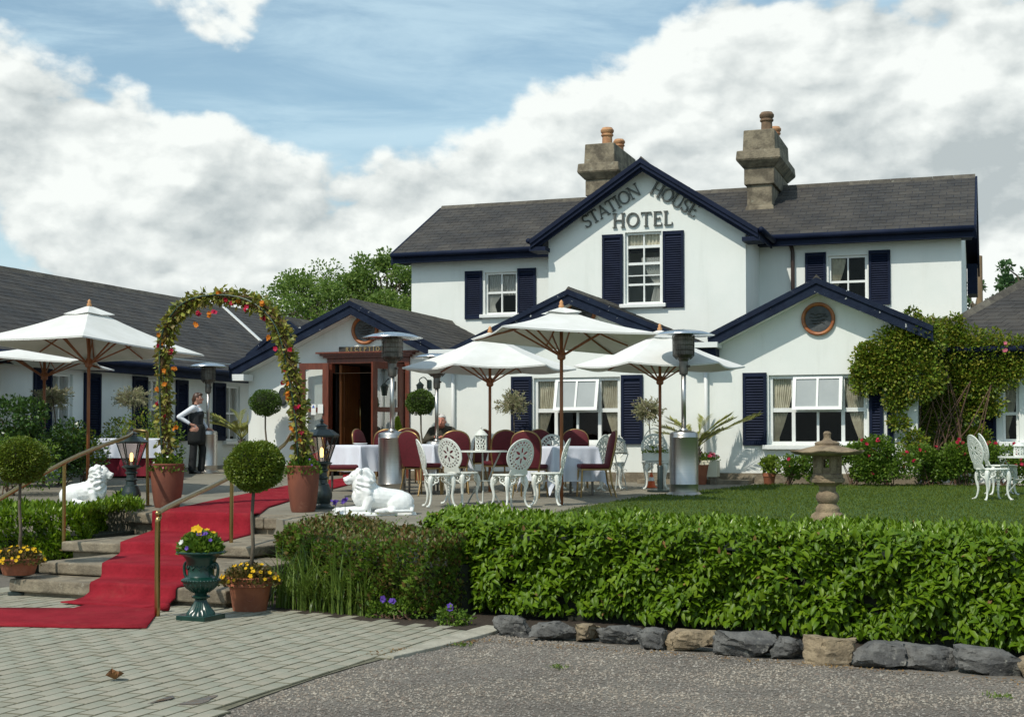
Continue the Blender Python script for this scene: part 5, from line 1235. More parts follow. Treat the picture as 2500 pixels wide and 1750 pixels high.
f = at_x(600, 1120, XW + 1.3); f = onT(-14.55, 24.9); f = Vector((f.x, f.y, f.z)); q_ = on_view(f, 590, 1110); f = onT(q_.x, q_.y)
palm('young palm by the corner of the side wing', f, .62, [(a_, l_, u_, dr) for a_, l_, u_, dr in ((2.9, 1.05, .75, .3), (3.3, .8, 1.1, .3), (.2, .85, .9, .35), (.8, .8, 1.1, .3), (1.6, .8, 1.25, .2), (-1.4, .7, 1.0, .4), (-.4, .8, 1.0, .35), (-2.4, .7, .9, .35), (2.2, .8, 1.2, .25))], m_palm, 76)

# ---- shrubs and roses along the side wing
def bush(label, c, r_, h, n, m, L, seed, fl=None, nf=0, name='leafy_shrub', cat='shrub', group=None, lob=7, W=.32, stems=True):
    c = Vector(c); t = thing(name, label, cat, c, 0, group); g = rng(seed); Ps, Ds = [], []
    lobes = [(np.array(c) + np.array([g.uniform(-.6, .6) * r_[0], g.uniform(-.5, .5) * r_[1], h * g.uniform(.25, .85)]), g.uniform(.35, .6)) for _ in range(lob)]
    for k in range(n):
        lc, s_ = lobes[k % lob]; d = usph(g, 1)[0]; Ps.append(lc + d * np.array([r_[0] * s_, r_[1] * s_, h * s_ * .5]) * (1 - .5 * g.random() ** 1.5)); Ds.append(d + usph(g, 1)[0] * .8 + np.array([0, 0, .25]))
    Ps, Ds = np.array(Ps), np.array(Ds); Ps[:, 2] = np.maximum(Ps[:, 2], c.z + .02)
    stuff(leaves('foliage', Ps, Ds, usph(g, n), L * g.uniform(.6, 1.3, n), L * W * g.uniform(.8, 1.2, n), m, t, c))
    mb = MB()
    for q in range(9): lc = lobes[q % lob][0]; mb.tube([c + Vector((g.uniform(-.1, .1), g.uniform(-.05, .05), 0)), Vector(lc)], [.010, .004], 5)
    mb.build('stems', m_rstem, t, c)
    if fl:
        for q in range(nf):
            p = Ps[g.integers(0, n)]; d = np.array([g.normal(0, .4), -1 + g.normal(0, .3), .5]); C = p + d * .04 + np.array([0, 0, .05]); k = 3
            flowers('flower', np.tile(C, (k, 1)) + g.normal(0, .008, (k, 3)), np.tile(d, (k, 1)) + usph(g, k) * .4, .030, fl[q % len(fl)], t, c, g=g)
    return t
def wing_pt(px_, off, py_=1110): p = at_x(px_, py_, XW + off); return onT(p.x, p.y)
bush('tall dark camellia like shrub with peach bloom at the far left', wing_pt(55, 1.5), (.75, .6), 1.35, 3800, m_camel, .07, 81, [f_peach], 3, group='shrubs along the side wing')
bush('dark glossy shrub behind the back left parasol pole', wing_pt(150, 1.7), (.6, .5), 1.15, 3000, m_camel, .06, 82, [f_peach, f_yel], 4, group='shrubs along the side wing')
bush('loose rose bush with white blooms left of the front parasol pole', wing_pt(205, 2.0), (.45, .45), 1.0, 1500, m_rosel, .05, 83, [f_white, f_org], 8, name='rose_bush', cat='rose bush', group='shrubs along the side wing')
bush('brownish spreading shrub under the second side wing window', wing_pt(310, .9), (.75, .5), 1.25, 3200, m_rosel, .055, 84, [f_pink], 3, group='shrubs along the side wing')
bush('green shrub behind the flower arch left leg', wing_pt(392, .7), (.45, .35), .95, 2000, m_shrub, .06, 85, None, 0, group='shrubs along the side wing')
bush('low green shrub in front of the left hedge corner', wing_pt(20, 2.6, 1160), (.8, .6), .8, 2200, m_shrub, .05, 86, None, 0, group='shrubs along the side wing')

# ---- climbing rose on the wall
RY = 24.15; cr = thing('climbing_rose', 'large climbing rose trained on the wall at the right', 'climbing plant', onT(-.75, RY)); g = rng(90); off = cr.location.copy(); Ps, Ds = [], []
blobs = [(2130, 880, .34), (2185, 845, .40), (2240, 830, .42), (2300, 845, .44), (2355, 850, .42), (2420, 860, .42), (2460, 900, .34), (2170, 910, .38), (2240, 920, .44), (2320, 930, .44), (2390, 930, .40), (2110, 935, .22), (2190, 975, .22), (2290, 985, .34), (2360, 1000, .28), (2260, 1035, .20), (2330, 1045, .2), (2420, 990, .22), (2230, 1075, .20), (2300, 1085, .24), (2370, 1075, .22), (2195, 1030, .16), (2345, 1100, .18), (2260, 1110, .18), (2410, 1100, .18), (2275, 800, .2), (2225, 770, .14), (2330, 790, .18), (2120, 860, .18), (2100, 905, .16), (2490, 860, .3), (2150, 900, .3), (2390, 1060, .18)]
for (px_, py_, s_) in blobs:
    yy = RY - .05 + (.25 if px_ > 2240 else -.45); c = np.array(at_y(px_, py_, yy)); n = int(10500 * s_ * s_) + 60
    d = usph(g, n); Ps.append(c + d * np.array([s_, s_ * .55, s_ * .85]) * (1.12 - .8 * g.random(n) ** 1.1)[:, None]); Ds.append(d + usph(g, n) * .8 + np.array([0, -.5, -.15]))
Ps, Ds = np.concatenate(Ps), np.concatenate(Ds); n = len(Ps)
stuff(leaves('foliage', Ps, Ds, usph(g, n) + np.array([0, -.6, .4]), g.uniform(.04, .085, n), g.uniform(.014, .026, n), m_rosel, cr, off))
mb = MB()
for q in range(22):
    a = at_y(g.uniform(2210, 2390), 1150, RY - .1); b = at_y(*[(2180, 920), (2250, 900), (2310, 900), (2370, 930), (2420, 940), (2280, 980)][q % 6], RY - .1); m_ = a.lerp(b, .5) + Vector((g.normal(0, .1), g.normal(0, .05), 0))
    mb.tube([onT(a.x, a.y), m_.lerp(a, .4), m_, b], [.016, .013, .010, .007], 6)
mb.build('stems', m_rstem, cr, off)
for (px_, py_) in ((2090, 900), (2453, 840), (2085, 912), (2455, 855), (2242, 948)): p = at_y(px_, py_, RY - .5); flowers('flower', np.tile(np.array(p), (3, 1)) + g.normal(0, .01, (3, 3)), usph(g, 3) + np.array([0, -1, 0]), .035, f_pink, cr, off, g=g)
# ---- flower border in front of it
for q, (px_, py_, rx, h, nl, nf, lab) in enumerate(((1915, 1172, .30, .42, 900, 5, 'thin flowering clump under the right hand window sill'), (1990, 1178, .32, .50, 1300, 8, 'flower clump behind the stone lantern'), (2080, 1182, .42, .60, 2600, 12, 'rose bush just right of the stone lantern'), (2170, 1188, .45, .70, 3000, 14, 'tallest red rose bush below the narrow shutter'), (2260, 1192, .45, .62, 3000, 12, 'red rose bush under the climbing rose stems'), (2345, 1195, .42, .62, 2600, 12, 'red rose bush left of the garden chairs'), (2440, 1185, .45, .72, 2200, 16, 'red rose bush behind the garden table'))):
    p = at_y(px_, 1170, 23.0 if px_ < 2200 else 23.3); p = onT(p.x, p.y); bush(lab, p, (rx * 1.15, .36), h * 1.12, int(nl * 1.7), m_shrub, .05, 100 + q, [f_mag, f_red], nf, name='rose_bush', cat='rose bush', group='roses in the border')
for q in range(9):
    pass
p = at_y(1878, 1165, 23.15); p = onT(p.x, p.y); pot('small clay pot of lime green leaves under the right window', p, .11, .2, m_terra); bush('lime green leafy plant in the small clay pot', p + Vector((0, 0, .18)), (.15, .15), .34, 500, m_lime, .07, 120, name='potted_plant', cat='potted plant')
# ---- trees behind
def tree(label, base, crown_c, r, n, m, L, seed, nb=26, name='broadleaf_tree', hole=.0):
    base = Vector(base); t = thing(name, label, 'tree', base); g = rng(seed); c = np.array(crown_c, float); r = np.array(r, float)
    mb = MB(); cc = Vector(crown_c); mb.tube([base, base.lerp(cc, .5), cc], [.22, .16, .09], 9); lob = []
    for q in range(nb):
        d = usph(g, 1)[0]; e = c + d * r * g.uniform(.55, .98); lob.append(e); mb.tube([cc.lerp(base, .25 * g.random()), Vector(c * .5 + e * .5 + g.normal(0, .15, 3)), Vector(e)], [.05, .03, .01], 5)
    mb.build('trunk', m_bark, t, base)
    Ps, Ds = [], []
    for e in lob:
        k = n // nb; d = usph(g, k); s_ = g.uniform(.12, .30); Ps.append(e + d * r * s_ * (g.random(k) ** .5)[:, None]); Ds.append(d + usph(g, k))
    Ps, Ds = np.concatenate(Ps), np.concatenate(Ds); k = len(Ps)
    stuff(leaves('crown', Ps, Ds, usph(g, k), L * g.uniform(.6, 1.3, k), L * .3 * g.uniform(.8, 1.2, k), m, t, base)); return t
Yt = 42; c = at_y(800, 752, Yt); tree('broad leafed tree rising behind the reception roof', (c.x, Yt, .6), (c.x, Yt, c.z - .6), (3.3, 2.4, 1.95), 34000, m_tree, .12, 130, nb=130)
c = at_y(940, 720, Yt + 1); tree('slightly taller tree against the hotel side wall', (c.x, Yt + 1, .6), (c.x, Yt + 1, c.z - .2), (1.6, 1.8, 1.6), 14000, m_tree, .12, 131, nb=60)
c = at_y(2520, 690, 44); tree('feathery conifer beyond the garden wing roof', (c.x, 44, .6), (c.x, 44, c.z), (1.15, 1.2, .8), 2600, m_tree2, .13, 132, nb=16, name='conifer_tree')
c = at_y(2378, 735, 46); tree('thin bare looking tree behind the wooden pole', (c.x, 46, .6), (c.x, 46, c.z - .1), (.7, .7, .9), 900, m_tree2, .12, 133, nb=16)
# wooden pole
p = at_y(2392, 740, 38); mb = MB(); mb.lathe([(.09, 0), (.075, hz(p, 625) - .6), (.001, hz(p, 625) - .58)], 12, (p.x, p.y, .6)); tag(mb.build('wooden_pole', m_pole, auto=True), 'plain wooden pole behind the right end of the hotel', 'pole')

for q, (px_, py_, r_, h_, lab) in enumerate(((985, 1512, .20, .14, 'low leafy plant at the foot of the bronze hedge'), (1105, 1526, .22, .16, 'low leafy plant in the soil by the end of the kerb'), (930, 1508, .16, .12, 'small low plant between the strap leaves and the bronze hedge'))):
    p = at_z(px_, py_); bush(lab, p, (r_, r_ * .6), h_, 420, m_shrub, .035, 150 + q, [f_purp], 1, name='ground_cover_plant', cat='plant', lob=5)
# ================================================================== THINGS ON THE TERRACE AND FORECOURT
def rz_lat(deg): return YAW + R(deg)             # rotation measured from the image's horizontal
# ---- edging stones (each a loose rock)
STN = [  # x0,x1,ytop,ybase, material, label
    (1193, 1285, 1512, 1556, 'r', 'flat topped grey edging rock at the paving corner'), (1283, 1394, 1523, 1566, 'r', 'jagged dark grey rock, second from the paving'),
    (1400, 1450, 1531, 1568, 't', 'small tan block beside the jagged dark rock'), (1449, 1548, 1535, 1573, 'r', 'long grey slab with a broken rusty end'),
    (1546, 1615, 1540, 1586, 'r', 'rounded speckled grey rock'), (1608, 1736, 1549, 1592, 't', 'broad pale tan rock with orange patches'),
    (1737, 1888, 1550, 1604, 'r', 'largest dark grey rock with sloping top'), (1888, 1968, 1565, 1609, 'r', 'small blue grey rock beside the tan one'),
    (1960, 2094, 1565, 1624, 't', 'tallest golden brown rock with pointed top'), (2082, 2205, 1577, 1632, 'r', 'square dark grey rock right of the golden one'),
    (2206, 2335, 1587, 1638, 'r', 'rough grey block with squared ends'), (2335, 2488, 1592, 1648, 'r', 'long pointed grey rock near the right edge'), (2484, 2580, 1605, 1655, 't', 'brown rock cut off by the right edge')]
for i, (x0, x1, yt, yb, mm, lab) in enumerate(STN):
    a, b = at_z(x0, yb - 5), at_z(x1, yb); c = (a + b) / 2; w = (b - a).length; h = hz(c, yt) + .02; g = rng(200 + i)
    h *= .88
    bm = bmesh.new(); bmesh.ops.create_cube(bm, size=1); bmesh.ops.subdivide_edges(bm, edges=bm.edges, cuts=7, use_grid_fill=True)
    ph = g.uniform(0, 9, 6); ex = (b - a).normalized(); ey = Vector((-ex.y, ex.x, 0)); cuts = [(nrm(usph(g, 1)[0] * [1, 1, .8]), g.uniform(.36, .56)) for _ in range(14)]
    for v in bm.verts:
        q = np.array(v.co)
        for nn_, dd in cuts:
            e = q @ nn_ - dd
            if e > 0: q = q - nn_ * e
        q *= 1 + .03 * math.sin(q[0] * 11 + ph[0]) * math.sin(q[1] * 13 + ph[1]) + .03 * math.sin(q[2] * 17 + ph[2] + q[0] * 8)
        tilt = (q[0] + .5) * g.uniform(0, 1e-9) + .10 * math.sin(ph[3]) * q[0]
        z = (q[2] + .42 + tilt * (q[2] > 0)) * h / .86
        p = ex * (q[0] * w * 1.06) + ey * (q[1] * (.20 + .06 * math.sin(ph[4]))) + Vector((0, 0, z)) + Vector(g.normal(0, .0042, 3)); v.co = p
    me = bpy.data.meshes.new('edging_stone'); bm.to_mesh(me); bm.free(); me.materials.append(m_rock if mm == 'r' else m_rock2)
    o = bpy.data.objects.new('edging_stone', me); col.objects.link(o); o.location = (c.x, c.y + .12, 0); tag(o, lab, 'rock', 'edging rocks along the hedge')
    me.polygons.foreach_set('use_smooth', [True] * len(me.polygons)); me.set_sharp_from_angle(angle=R(18))

# ---- red carpet: from the doorway over the terrace, down the steps, then turning left on the paving
rc = thing('red_carpet', 'long red carpet running from the steps to the reception door', 'carpet', (0, 0, 0))
cl = [at_z(251, 1420, SZ[0]), at_z(303, 1371, SZ[1]), at_z(349, 1320, SZ[2]), at_z(427, 1246, SZ[3])]
prof_a, prof_z = [], []                           # profile in the step frame: distance up the steps -> height
LB = [SB[0] - .0, SB[1], SB[2], SB[3]]
pr = [(LB[0] - .36, .028), (LB[0] - .2, .026), (LB[0] - .10, .045)]
for i in range(4):
    z = SZ[i] + .012; pr += [(LB[i] - .03, z - .09), (LB[i] - .028, z - .02), (LB[i] - .012, z + .004), (LB[i] + .05, z + .006)]
    if i < 3: pr += [(LB[i + 1] - .12, z + .002), (LB[i + 1] - .05, z + .012)]
sideL = [to_sf(at_z(252, 1460, 0))[0], to_sf(cl[0])[0], to_sf(cl[1])[0], to_sf(cl[2])[0], to_sf(cl[3])[0]]; keyb = [LB[0] - .3, LB[0], LB[1], LB[2], LB[3]]
rgt = [to_sf(at_z(474, 1470, 0))[0], to_sf(at_z(500, 1425, SZ[0]))[0], to_sf(at_z(520, 1385, SZ[1]))[0], to_sf(at_z(562, 1328, SZ[2]))[0], to_sf(at_z(622, 1256, SZ[3]))[0]]
mb = MB(); nw = 12; rows = []
for (b_, z_) in pr:
    a0 = np.interp(b_, keyb, sideL); a1 = np.interp(b_, keyb, rgt); rows.append([sf(a0 + (a1 - a0) * k / nw, b_, z_ + .003 * math.sin(k * 1.7 + b_ * 5)) for k in range(nw + 1)])
far = [(T(627, 1200), T(712, 1222)), (T(705, 1186), T(722, 1218)), (T(760, 1180), T(800, 1205)), (at_y(815, 1185, YB - 1.2), at_y(872, 1190, YB - 1.2)), (at_y(826, 1165, YB + .3), at_y(880, 1165, YB + .3))]
k4 = [rows[-1][0], rows[-1][-1]]
Lp = [k4[0], T(520, 1224), T(640, 1199), T(720, 1183), at_y(836, 1168, YB - .9), at_y(838, 1160, YB + .4)]; Rp = [k4[1], T(655, 1240), T(720, 1220), T(790, 1200), at_y(905, 1168, YB - .9), at_y(905, 1160, YB + .4)]
for i in range(1, len(Lp)):
    for t in (.33, .66, 1):
        p, q = Lp[i - 1].lerp(Lp[i], t), Rp[i - 1].lerp(Rp[i], t); rows.append([onT(*(p.lerp(q, k / nw)).xy, .017 + .002 * math.sin(k + i)) for k in range(nw + 1)])
vs = [tuple(p) for r_ in rows for p in r_]
def ribbon(mbx, vs, nr, nc, th=.012):
    n0 = len(vs); mbx.add(vs + [(x, y, z - th) for x, y, z in vs], [(j * nc + i, j * nc + i + 1, (j + 1) * nc + i + 1, (j + 1) * nc + i) for j in range(nr - 1) for i in range(nc - 1)]
        + [(j * nc, (j + 1) * nc, n0 + (j + 1) * nc, n0 + j * nc) for j in range(nr - 1)] + [(j * nc + nc - 1, (j + 1) * nc + nc - 1, n0 + (j + 1) * nc + nc - 1, n0 + j * nc + nc - 1) for j in range(nr - 1)] + [(i, i + 1, n0 + i + 1, n0 + i) for i in range(nc - 1)])
ribbon(mb, vs, len(rows), nw + 1); mb.build('carpet_runner', m_carpet, rc, smooth=True)
mb = MB(); top_ = [at_z(-160, 1487), at_z(60, 1489), at_z(180, 1488), at_z(215, 1478), at_z(250, 1470), at_z(380, 1464)]; bot = [at_z(-160, 1528), at_z(60, 1532), at_z(200, 1535), at_z(300, 1536), at_z(357, 1536), at_z(383, 1500)]
vs = [];
for i in range(6):
    for k in range(7): p = top_[i].lerp(bot[i], k / 6); vs.append((p.x, p.y, .021 + .003 * math.sin(i * 2 + k * 1.3)))
ribbon(mb, vs, 6, 7); mb.build('carpet_runner', m_carpet, rc, smooth=True)
mb = MB(); p = at_z(400, 1493); mb.tube([p + Vector((-.03, .0, .045)), p + Vector((.04, .02, .04))], .035, 10); mb.build('rolled_edge', m_carpet, rc, smooth=True)

# ---- handrails
def handrail(label, top, posts, feet):
    t = thing('handrail', label, 'handrail', feet[0], 0, 'brass handrails by the steps'); off = Vector(feet[0])
    mb = MB(); mb.tube(top, .024, 10); mb.build('rail', m_brass, t, off, smooth=True)
    for (a, b) in posts:
        mb = MB(); mb.tube([a, b], .021, 10); mb.lathe([(.05, 0), (.05, .012), (.026, .016)], 14, a); mb.build('post', m_brass, t, off, auto=True)
def smooth_path(pts, k=6):
    pts = [Vector(p) for p in pts]; out = []
    for i in range(len(pts) - 1):
        p0, p1, p2, p3 = pts[max(0, i - 1)], pts[i], pts[i + 1], pts[min(len(pts) - 1, i + 2)]
        for j in range(k):
            t = j / k; out.append(.5 * ((2 * p1) + (-p0 + p2) * t + (2 * p0 - 5 * p1 + 4 * p2 - p3) * t * t + (-p0 + 3 * p1 - 3 * p2 + p3) * t ** 3))
    return out + [pts[-1]]
f1 = at_z(384, 1505); f2 = at_z(564, 1352, SZ[1]); f3 = T(746, 1246)
q1 = on_view(f1, 385, 1268); q2 = on_view(f2, 566, 1162); q3 = on_view(f3, 746, 1056)
handrail('brass handrail on the right of the carpet', smooth_path([f1, q1 - Vector((0, 0, .12)), q1 + Vector((.0, .02, .02)), q1.lerp(q2, .10) + Vector((0, 0, .06)), q2, q2.lerp(q3, .62), q3 + Vector((-.12, -.14, -.005)), q3, q3 + Vector((.08, .05, -.02))]), [(f2, q2), (f3, q3)], [f1])
f4 = at_z(155, 1343, SZ[1]); f5 = T(361, 1234); f6 = at_z(-190, 1475)
q4 = on_view(f4, 157, 1128); q5 = on_view(f5, 359, 1053); q6 = on_view(f6, -190, 1330)
handrail('brass handrail on the left of the steps', smooth_path([q6, q4, q4.lerp(q5, .72) + Vector((0, 0, .03)), q5 + Vector((-.14, -.14, .012)), q5]), [(f4, q4), (f5, q5)], [f5])

# ---- green urn
p = at_z(490, 1512); urn = thing('garden_urn', 'glossy dark green cast iron urn with two handles full of pansies', 'urn', p, EA)
mb = MB(); mb.box(-.145, .145, -.145, .145, 0, .045); mb.build('foot_plate', m_urn, urn, bevel=.006)
fl = lambda i, k: (.07 * math.cos(k * 2 * math.pi / 3 * 1.0) if 1 <= i <= 4 else 0)
mb = MB(); mb.lathe([(.120, .045), (.112, .06), (.085, .095), (.058, .135), (.046, .165), (.05, .175)], 48, flute=lambda i, k: .05 * math.cos(k * math.pi) if 1 <= i <= 4 else 0); mb.lathe([(.05, .172), (.075, .185), (.078, .198), (.05, .21), (.055, .225), (.10, .255), (.135, .285), (.152, .315), (.158, .335), (.150, .345), (.118, .36), (.108, .38), (.112, .44), (.125, .50), (.150, .535), (.185, .552), (.205, .556), (.208, .566), (.20, .574), (.165, .570), (.15, .55)], 40); mb.build('urn_body', m_urn, urn, auto=True)
mb = MB()
for k in range(34): a = k * 6.283 / 34; mb.ell((.198 * math.cos(a), .198 * math.sin(a), .561), (.010, .010, .009), 6, 4); mb.ell((.155 * math.cos(a), .155 * math.sin(a), .330), (.010, .010, .012), 6, 4)
for k in range(20): a = k * 6.283 / 20; mb.tube([(.07 * math.cos(a), .07 * math.sin(a), .232), (.118 * math.cos(a), .118 * math.sin(a), .272), (.145 * math.cos(a), .145 * math.sin(a), .305)], [.006, .010, .006], 6)
for k in range(12): a = k * 6.283 / 12; mb.tube([(.113 * math.cos(a - .2), .113 * math.sin(a - .2), .455), (.118 * math.cos(a), .118 * math.sin(a), .425), (.113 * math.cos(a + .2), .113 * math.sin(a + .2), .455)], .007, 5)
stuff(mb.build('moulding', m_urn, urn, smooth=True))
for s_ in (-1, 1): mb = MB(); mb.tube(smooth_path([(s_ * .115, 0, .46), (s_ * .15, 0, .475), (s_ * .172, 0, .44), (s_ * .168, 0, .38), (s_ * .15, 0, .345)]), .013, 8); mb.ell((s_ * .118, 0, .462), (.03, .02, .02), 8, 6); mb.build('handle', m_urn, urn, smooth=True)
bedding('purple and yellow pansies filling the green urn', (p.x, p.y, .56), .185, .17, 1500, m_shrub, [f_purp, f_purp, f_yel, f_purp, f_white], 20, .024, 63, L=.045)
c = on_view(p, 492, 1291); flowers('flower', np.array([c + Vector((0, -.06, .01)), c + Vector((.03, -.07, -.005)), c + Vector((-.03, -.06, .0))]), [(0, -1, .4)] * 3, .035, f_yel, None).name; _o = bpy.data.objects['flower'] if 'flower' in bpy.data.objects and bpy.data.objects['flower'].parent is None else [o for o in col.objects if o.name.startswith('flower') and o.parent is None][-1]
_r = [o for o in col.objects if o.name.startswith('bedding_flowers') and o.get('label', '').startswith('purple and yellow')][0]; _o.parent = _r; _o.location = -_r.location

# ---- pedestal lanterns
def pedestal_lantern(label, base, h, w, seed):
    t = thing('pedestal_lantern', label, 'lantern', base, rz_lat(20), 'lit pedestal lanterns'); s = h / 1.12
    mb = MB(); mb.lathe([(r_ * s, z * s) for r_, z in ((.16, 0), (.16, .02), (.12, .035), (.105, .06), (.128, .12), (.135, .17), (.125, .23), (.098, .285), (.098, .30), (.075, .315), (.070, .36), (.082, .375), (.082, .39), (.068, .405), (.066, .455), (.085, .47), (.085, .485), (.07, .50), (.075, .53), (.11, .55), (.13, .56), (.13, .575), (.02, .58))], 20); mb.build('baluster', m_iron, t, auto=True)
    n = 6; zb, ztp, rb_, rt = .58 * s, .90 * s, .095 * s, .205 * s; ring = lambda r_, z: [(r_ * math.cos(6.283 * k / n), r_ * math.sin(6.283 * k / n), z) for k in range(n)]
    A, B = ring(rb_, zb), ring(rt, ztp); mb = MB()
    for k in range(n): mb.tube([A[k], B[k]], .009 * s, 6); mb.tube([A[k], A[(k + 1) % n]], .010 * s, 6); mb.tube([B[k], B[(k + 1) % n]], .012 * s, 6)
    mb.build('lantern_frame', m_iron, t)
    for k in range(n): mb = MB(); mb.add([A[k], A[(k + 1) % n], B[(k + 1) % n], B[k]], [(0, 1, 2, 3)]); mb.build('pane', m_glassl, t)
    mb = MB(); mb.lathe([(.225 * s, .90 * s), (.228 * s, .915 * s), (.13 * s, .985 * s), (.075 * s, .99 * s), (.07 * s, 1.02 * s), (.085 * s, 1.03 * s), (.04 * s, 1.055 * s), (.018 * s, 1.065 * s), (.022 * s, 1.085 * s), (.028 * s, 1.095 * s), (.008 * s, 1.12 * s), (.001, 1.15 * s)], 6); mb.build('roof', m_iron, t)
    mb = MB(); mb.lathe([(.018 * s, zb), (.018 * s, zb + .06 * s)], 10); mb.build('bulb_holder', m_white, t); mb = MB(); mb.lathe([(.016 * s, zb + .06 * s), (.022 * s, zb + .085 * s), (.022 * s, zb + .155 * s), (.012 * s, zb + .178 * s), (.001, zb + .182 * s)], 12); mb.build('bulb', m_bulb, t, smooth=True)
b_ = T(320, 1238); pedestal_lantern('lit black pedestal lantern beside the left lion', b_, hz(b_, 1042) - b_.z, .2, 1)
b_ = T(785, 1241); pedestal_lantern('lit black pedestal lantern by the right planter', b_, hz(b_, 1022) - b_.z, .2, 2)

# ---- big planters, flower arch
PLb, PRb = T(408, 1238), T(740, 1249)
for (pp, lab, yt, hw) in ((PLb, 'tall rounded terracotta planter at the left foot of the arch', 1131, 40), (PRb, 'tall rounded terracotta planter at the right foot of the arch', 1136, 39)):
    h_ = hz(pp, yt) - pp.z; pot(lab, pp, hw * depth(pp) / FPX, h_, m_terra2, cat='planter', group='planters of the arch', name='terracotta_planter', rim=False)
    bedding('mauve and green trailing plants in the %s arch planter' % ('left' if pp is PLb else 'right'), pp + Vector((0, 0, h_ * .93)), .22, .16, 900, m_shrub, [f_pink, f_purp, f_white], 10, .016, 64 if pp is PLb else 65, L=.05, spill=.08)
arch = thing('flower_arch', 'flower covered garden arch standing in two terracotta planters', 'arch', (PLb + PRb) / 2); off = arch.location.copy()
A0, A1 = PLb + Vector((0, 0, .45)), PRb + Vector((0, 0, .45)); du = (A1 - A0); du.z = 0; Wd = du.length; du.normalize()
# path measured in the picture, stood up in the plane of the two planters
apx = [(412, 1150), (405, 1080), (402, 1000), (400, 900), (404, 830), (420, 785), (450, 748), (490, 728), (550, 722), (605, 731), (650, 757), (683, 800), (700, 850), (710, 900), (722, 960), (730, 1020), (735, 1080), (738, 1150)]
pn = Vector((-du.y, du.x, 0))
def on_arch(px_, py_): d = ray(px_, py_); t = (A0 - EYE).dot(pn) / d.dot(pn); return EYE + d * t
path = smooth_path([on_arch(*q) for q in apx], 8); g = rng(140)
mb = MB()
for sgn in (-1, 1): mb.tube([p + pn * .10 * sgn for p in path], .011, 6)
for i in range(0, len(path), 5): mb.beam(path[i] - pn * .10, path[i] + pn * .10, .008, .008)
mb.build('arch_frame', mat('green_coated_frame', (.02, .05, .03), None, .5), arch, off)
mb = MB()
for q in range(16):
    ph, fq = g.uniform(0, 6.28), g.uniform(2, 5); mb.tube([p + pn * (.09 * math.sin(fq * i * .12 + ph)) + Vector((du.x, du.y, 0)) * (.055 * math.cos(fq * i * .12 + ph)) + Vector((0, 0, .04 * math.cos(fq * i * .12 + ph) if 30 < i < 100 else 0)) for i, p in enumerate(path[::2])], g.uniform(.004, .009), 5)
stuff(mb.build('twisted_stems', m_twig, arch, off))
n = 3800; ii = g.integers(0, len(path), n); Pc = np.array([list(path[i]) for i in ii]); d = usph(g, n); clump = .65 + .5 * np.sin(ii * .55 + 1.0) ** 2
P = Pc + d * .105 * clump[:, None] * g.random(n)[:, None] ** .5
P += np.array(du)[None] * 0; D = d + usph(g, n) * .6 + np.array([0, 0, -.5]); stuff(leaves('vine_leaves', P, D, usph(g, n), g.uniform(.05, .10, n), g.uniform(.018, .033, n), m_vine, arch, off))
for q, (px_, py_) in enumerate(((492, 767), (488, 792), (520, 771), (530, 765), (563, 733), (545, 716), (648, 745), (609, 756), (650, 778), (590, 738), (665, 825), (680, 855), (716, 857), (405, 838), (400, 820), (396, 845), (426, 860), (433, 900), (412, 940), (393, 985), (407, 1018), (714, 936), (712, 962), (735, 993), (728, 1005), (712, 972), (722, 1045), (742, 1056), (700, 935), (437, 1043), (393, 952), (575, 742), (705, 905), (735, 1075), (412, 905))):
    c = on_arch(px_, py_) - pn * .08; k = 3; flowers('flower', np.tile(np.array(c), (k, 1)) + g.normal(0, .010, (k, 3)), np.tile([pn.x * -1, pn.y * -1, .15], (k, 1)) + usph(g, k) * .7, .036, [f_red, f_org, f_org, f_mag][q % 4], arch, off, g=g)

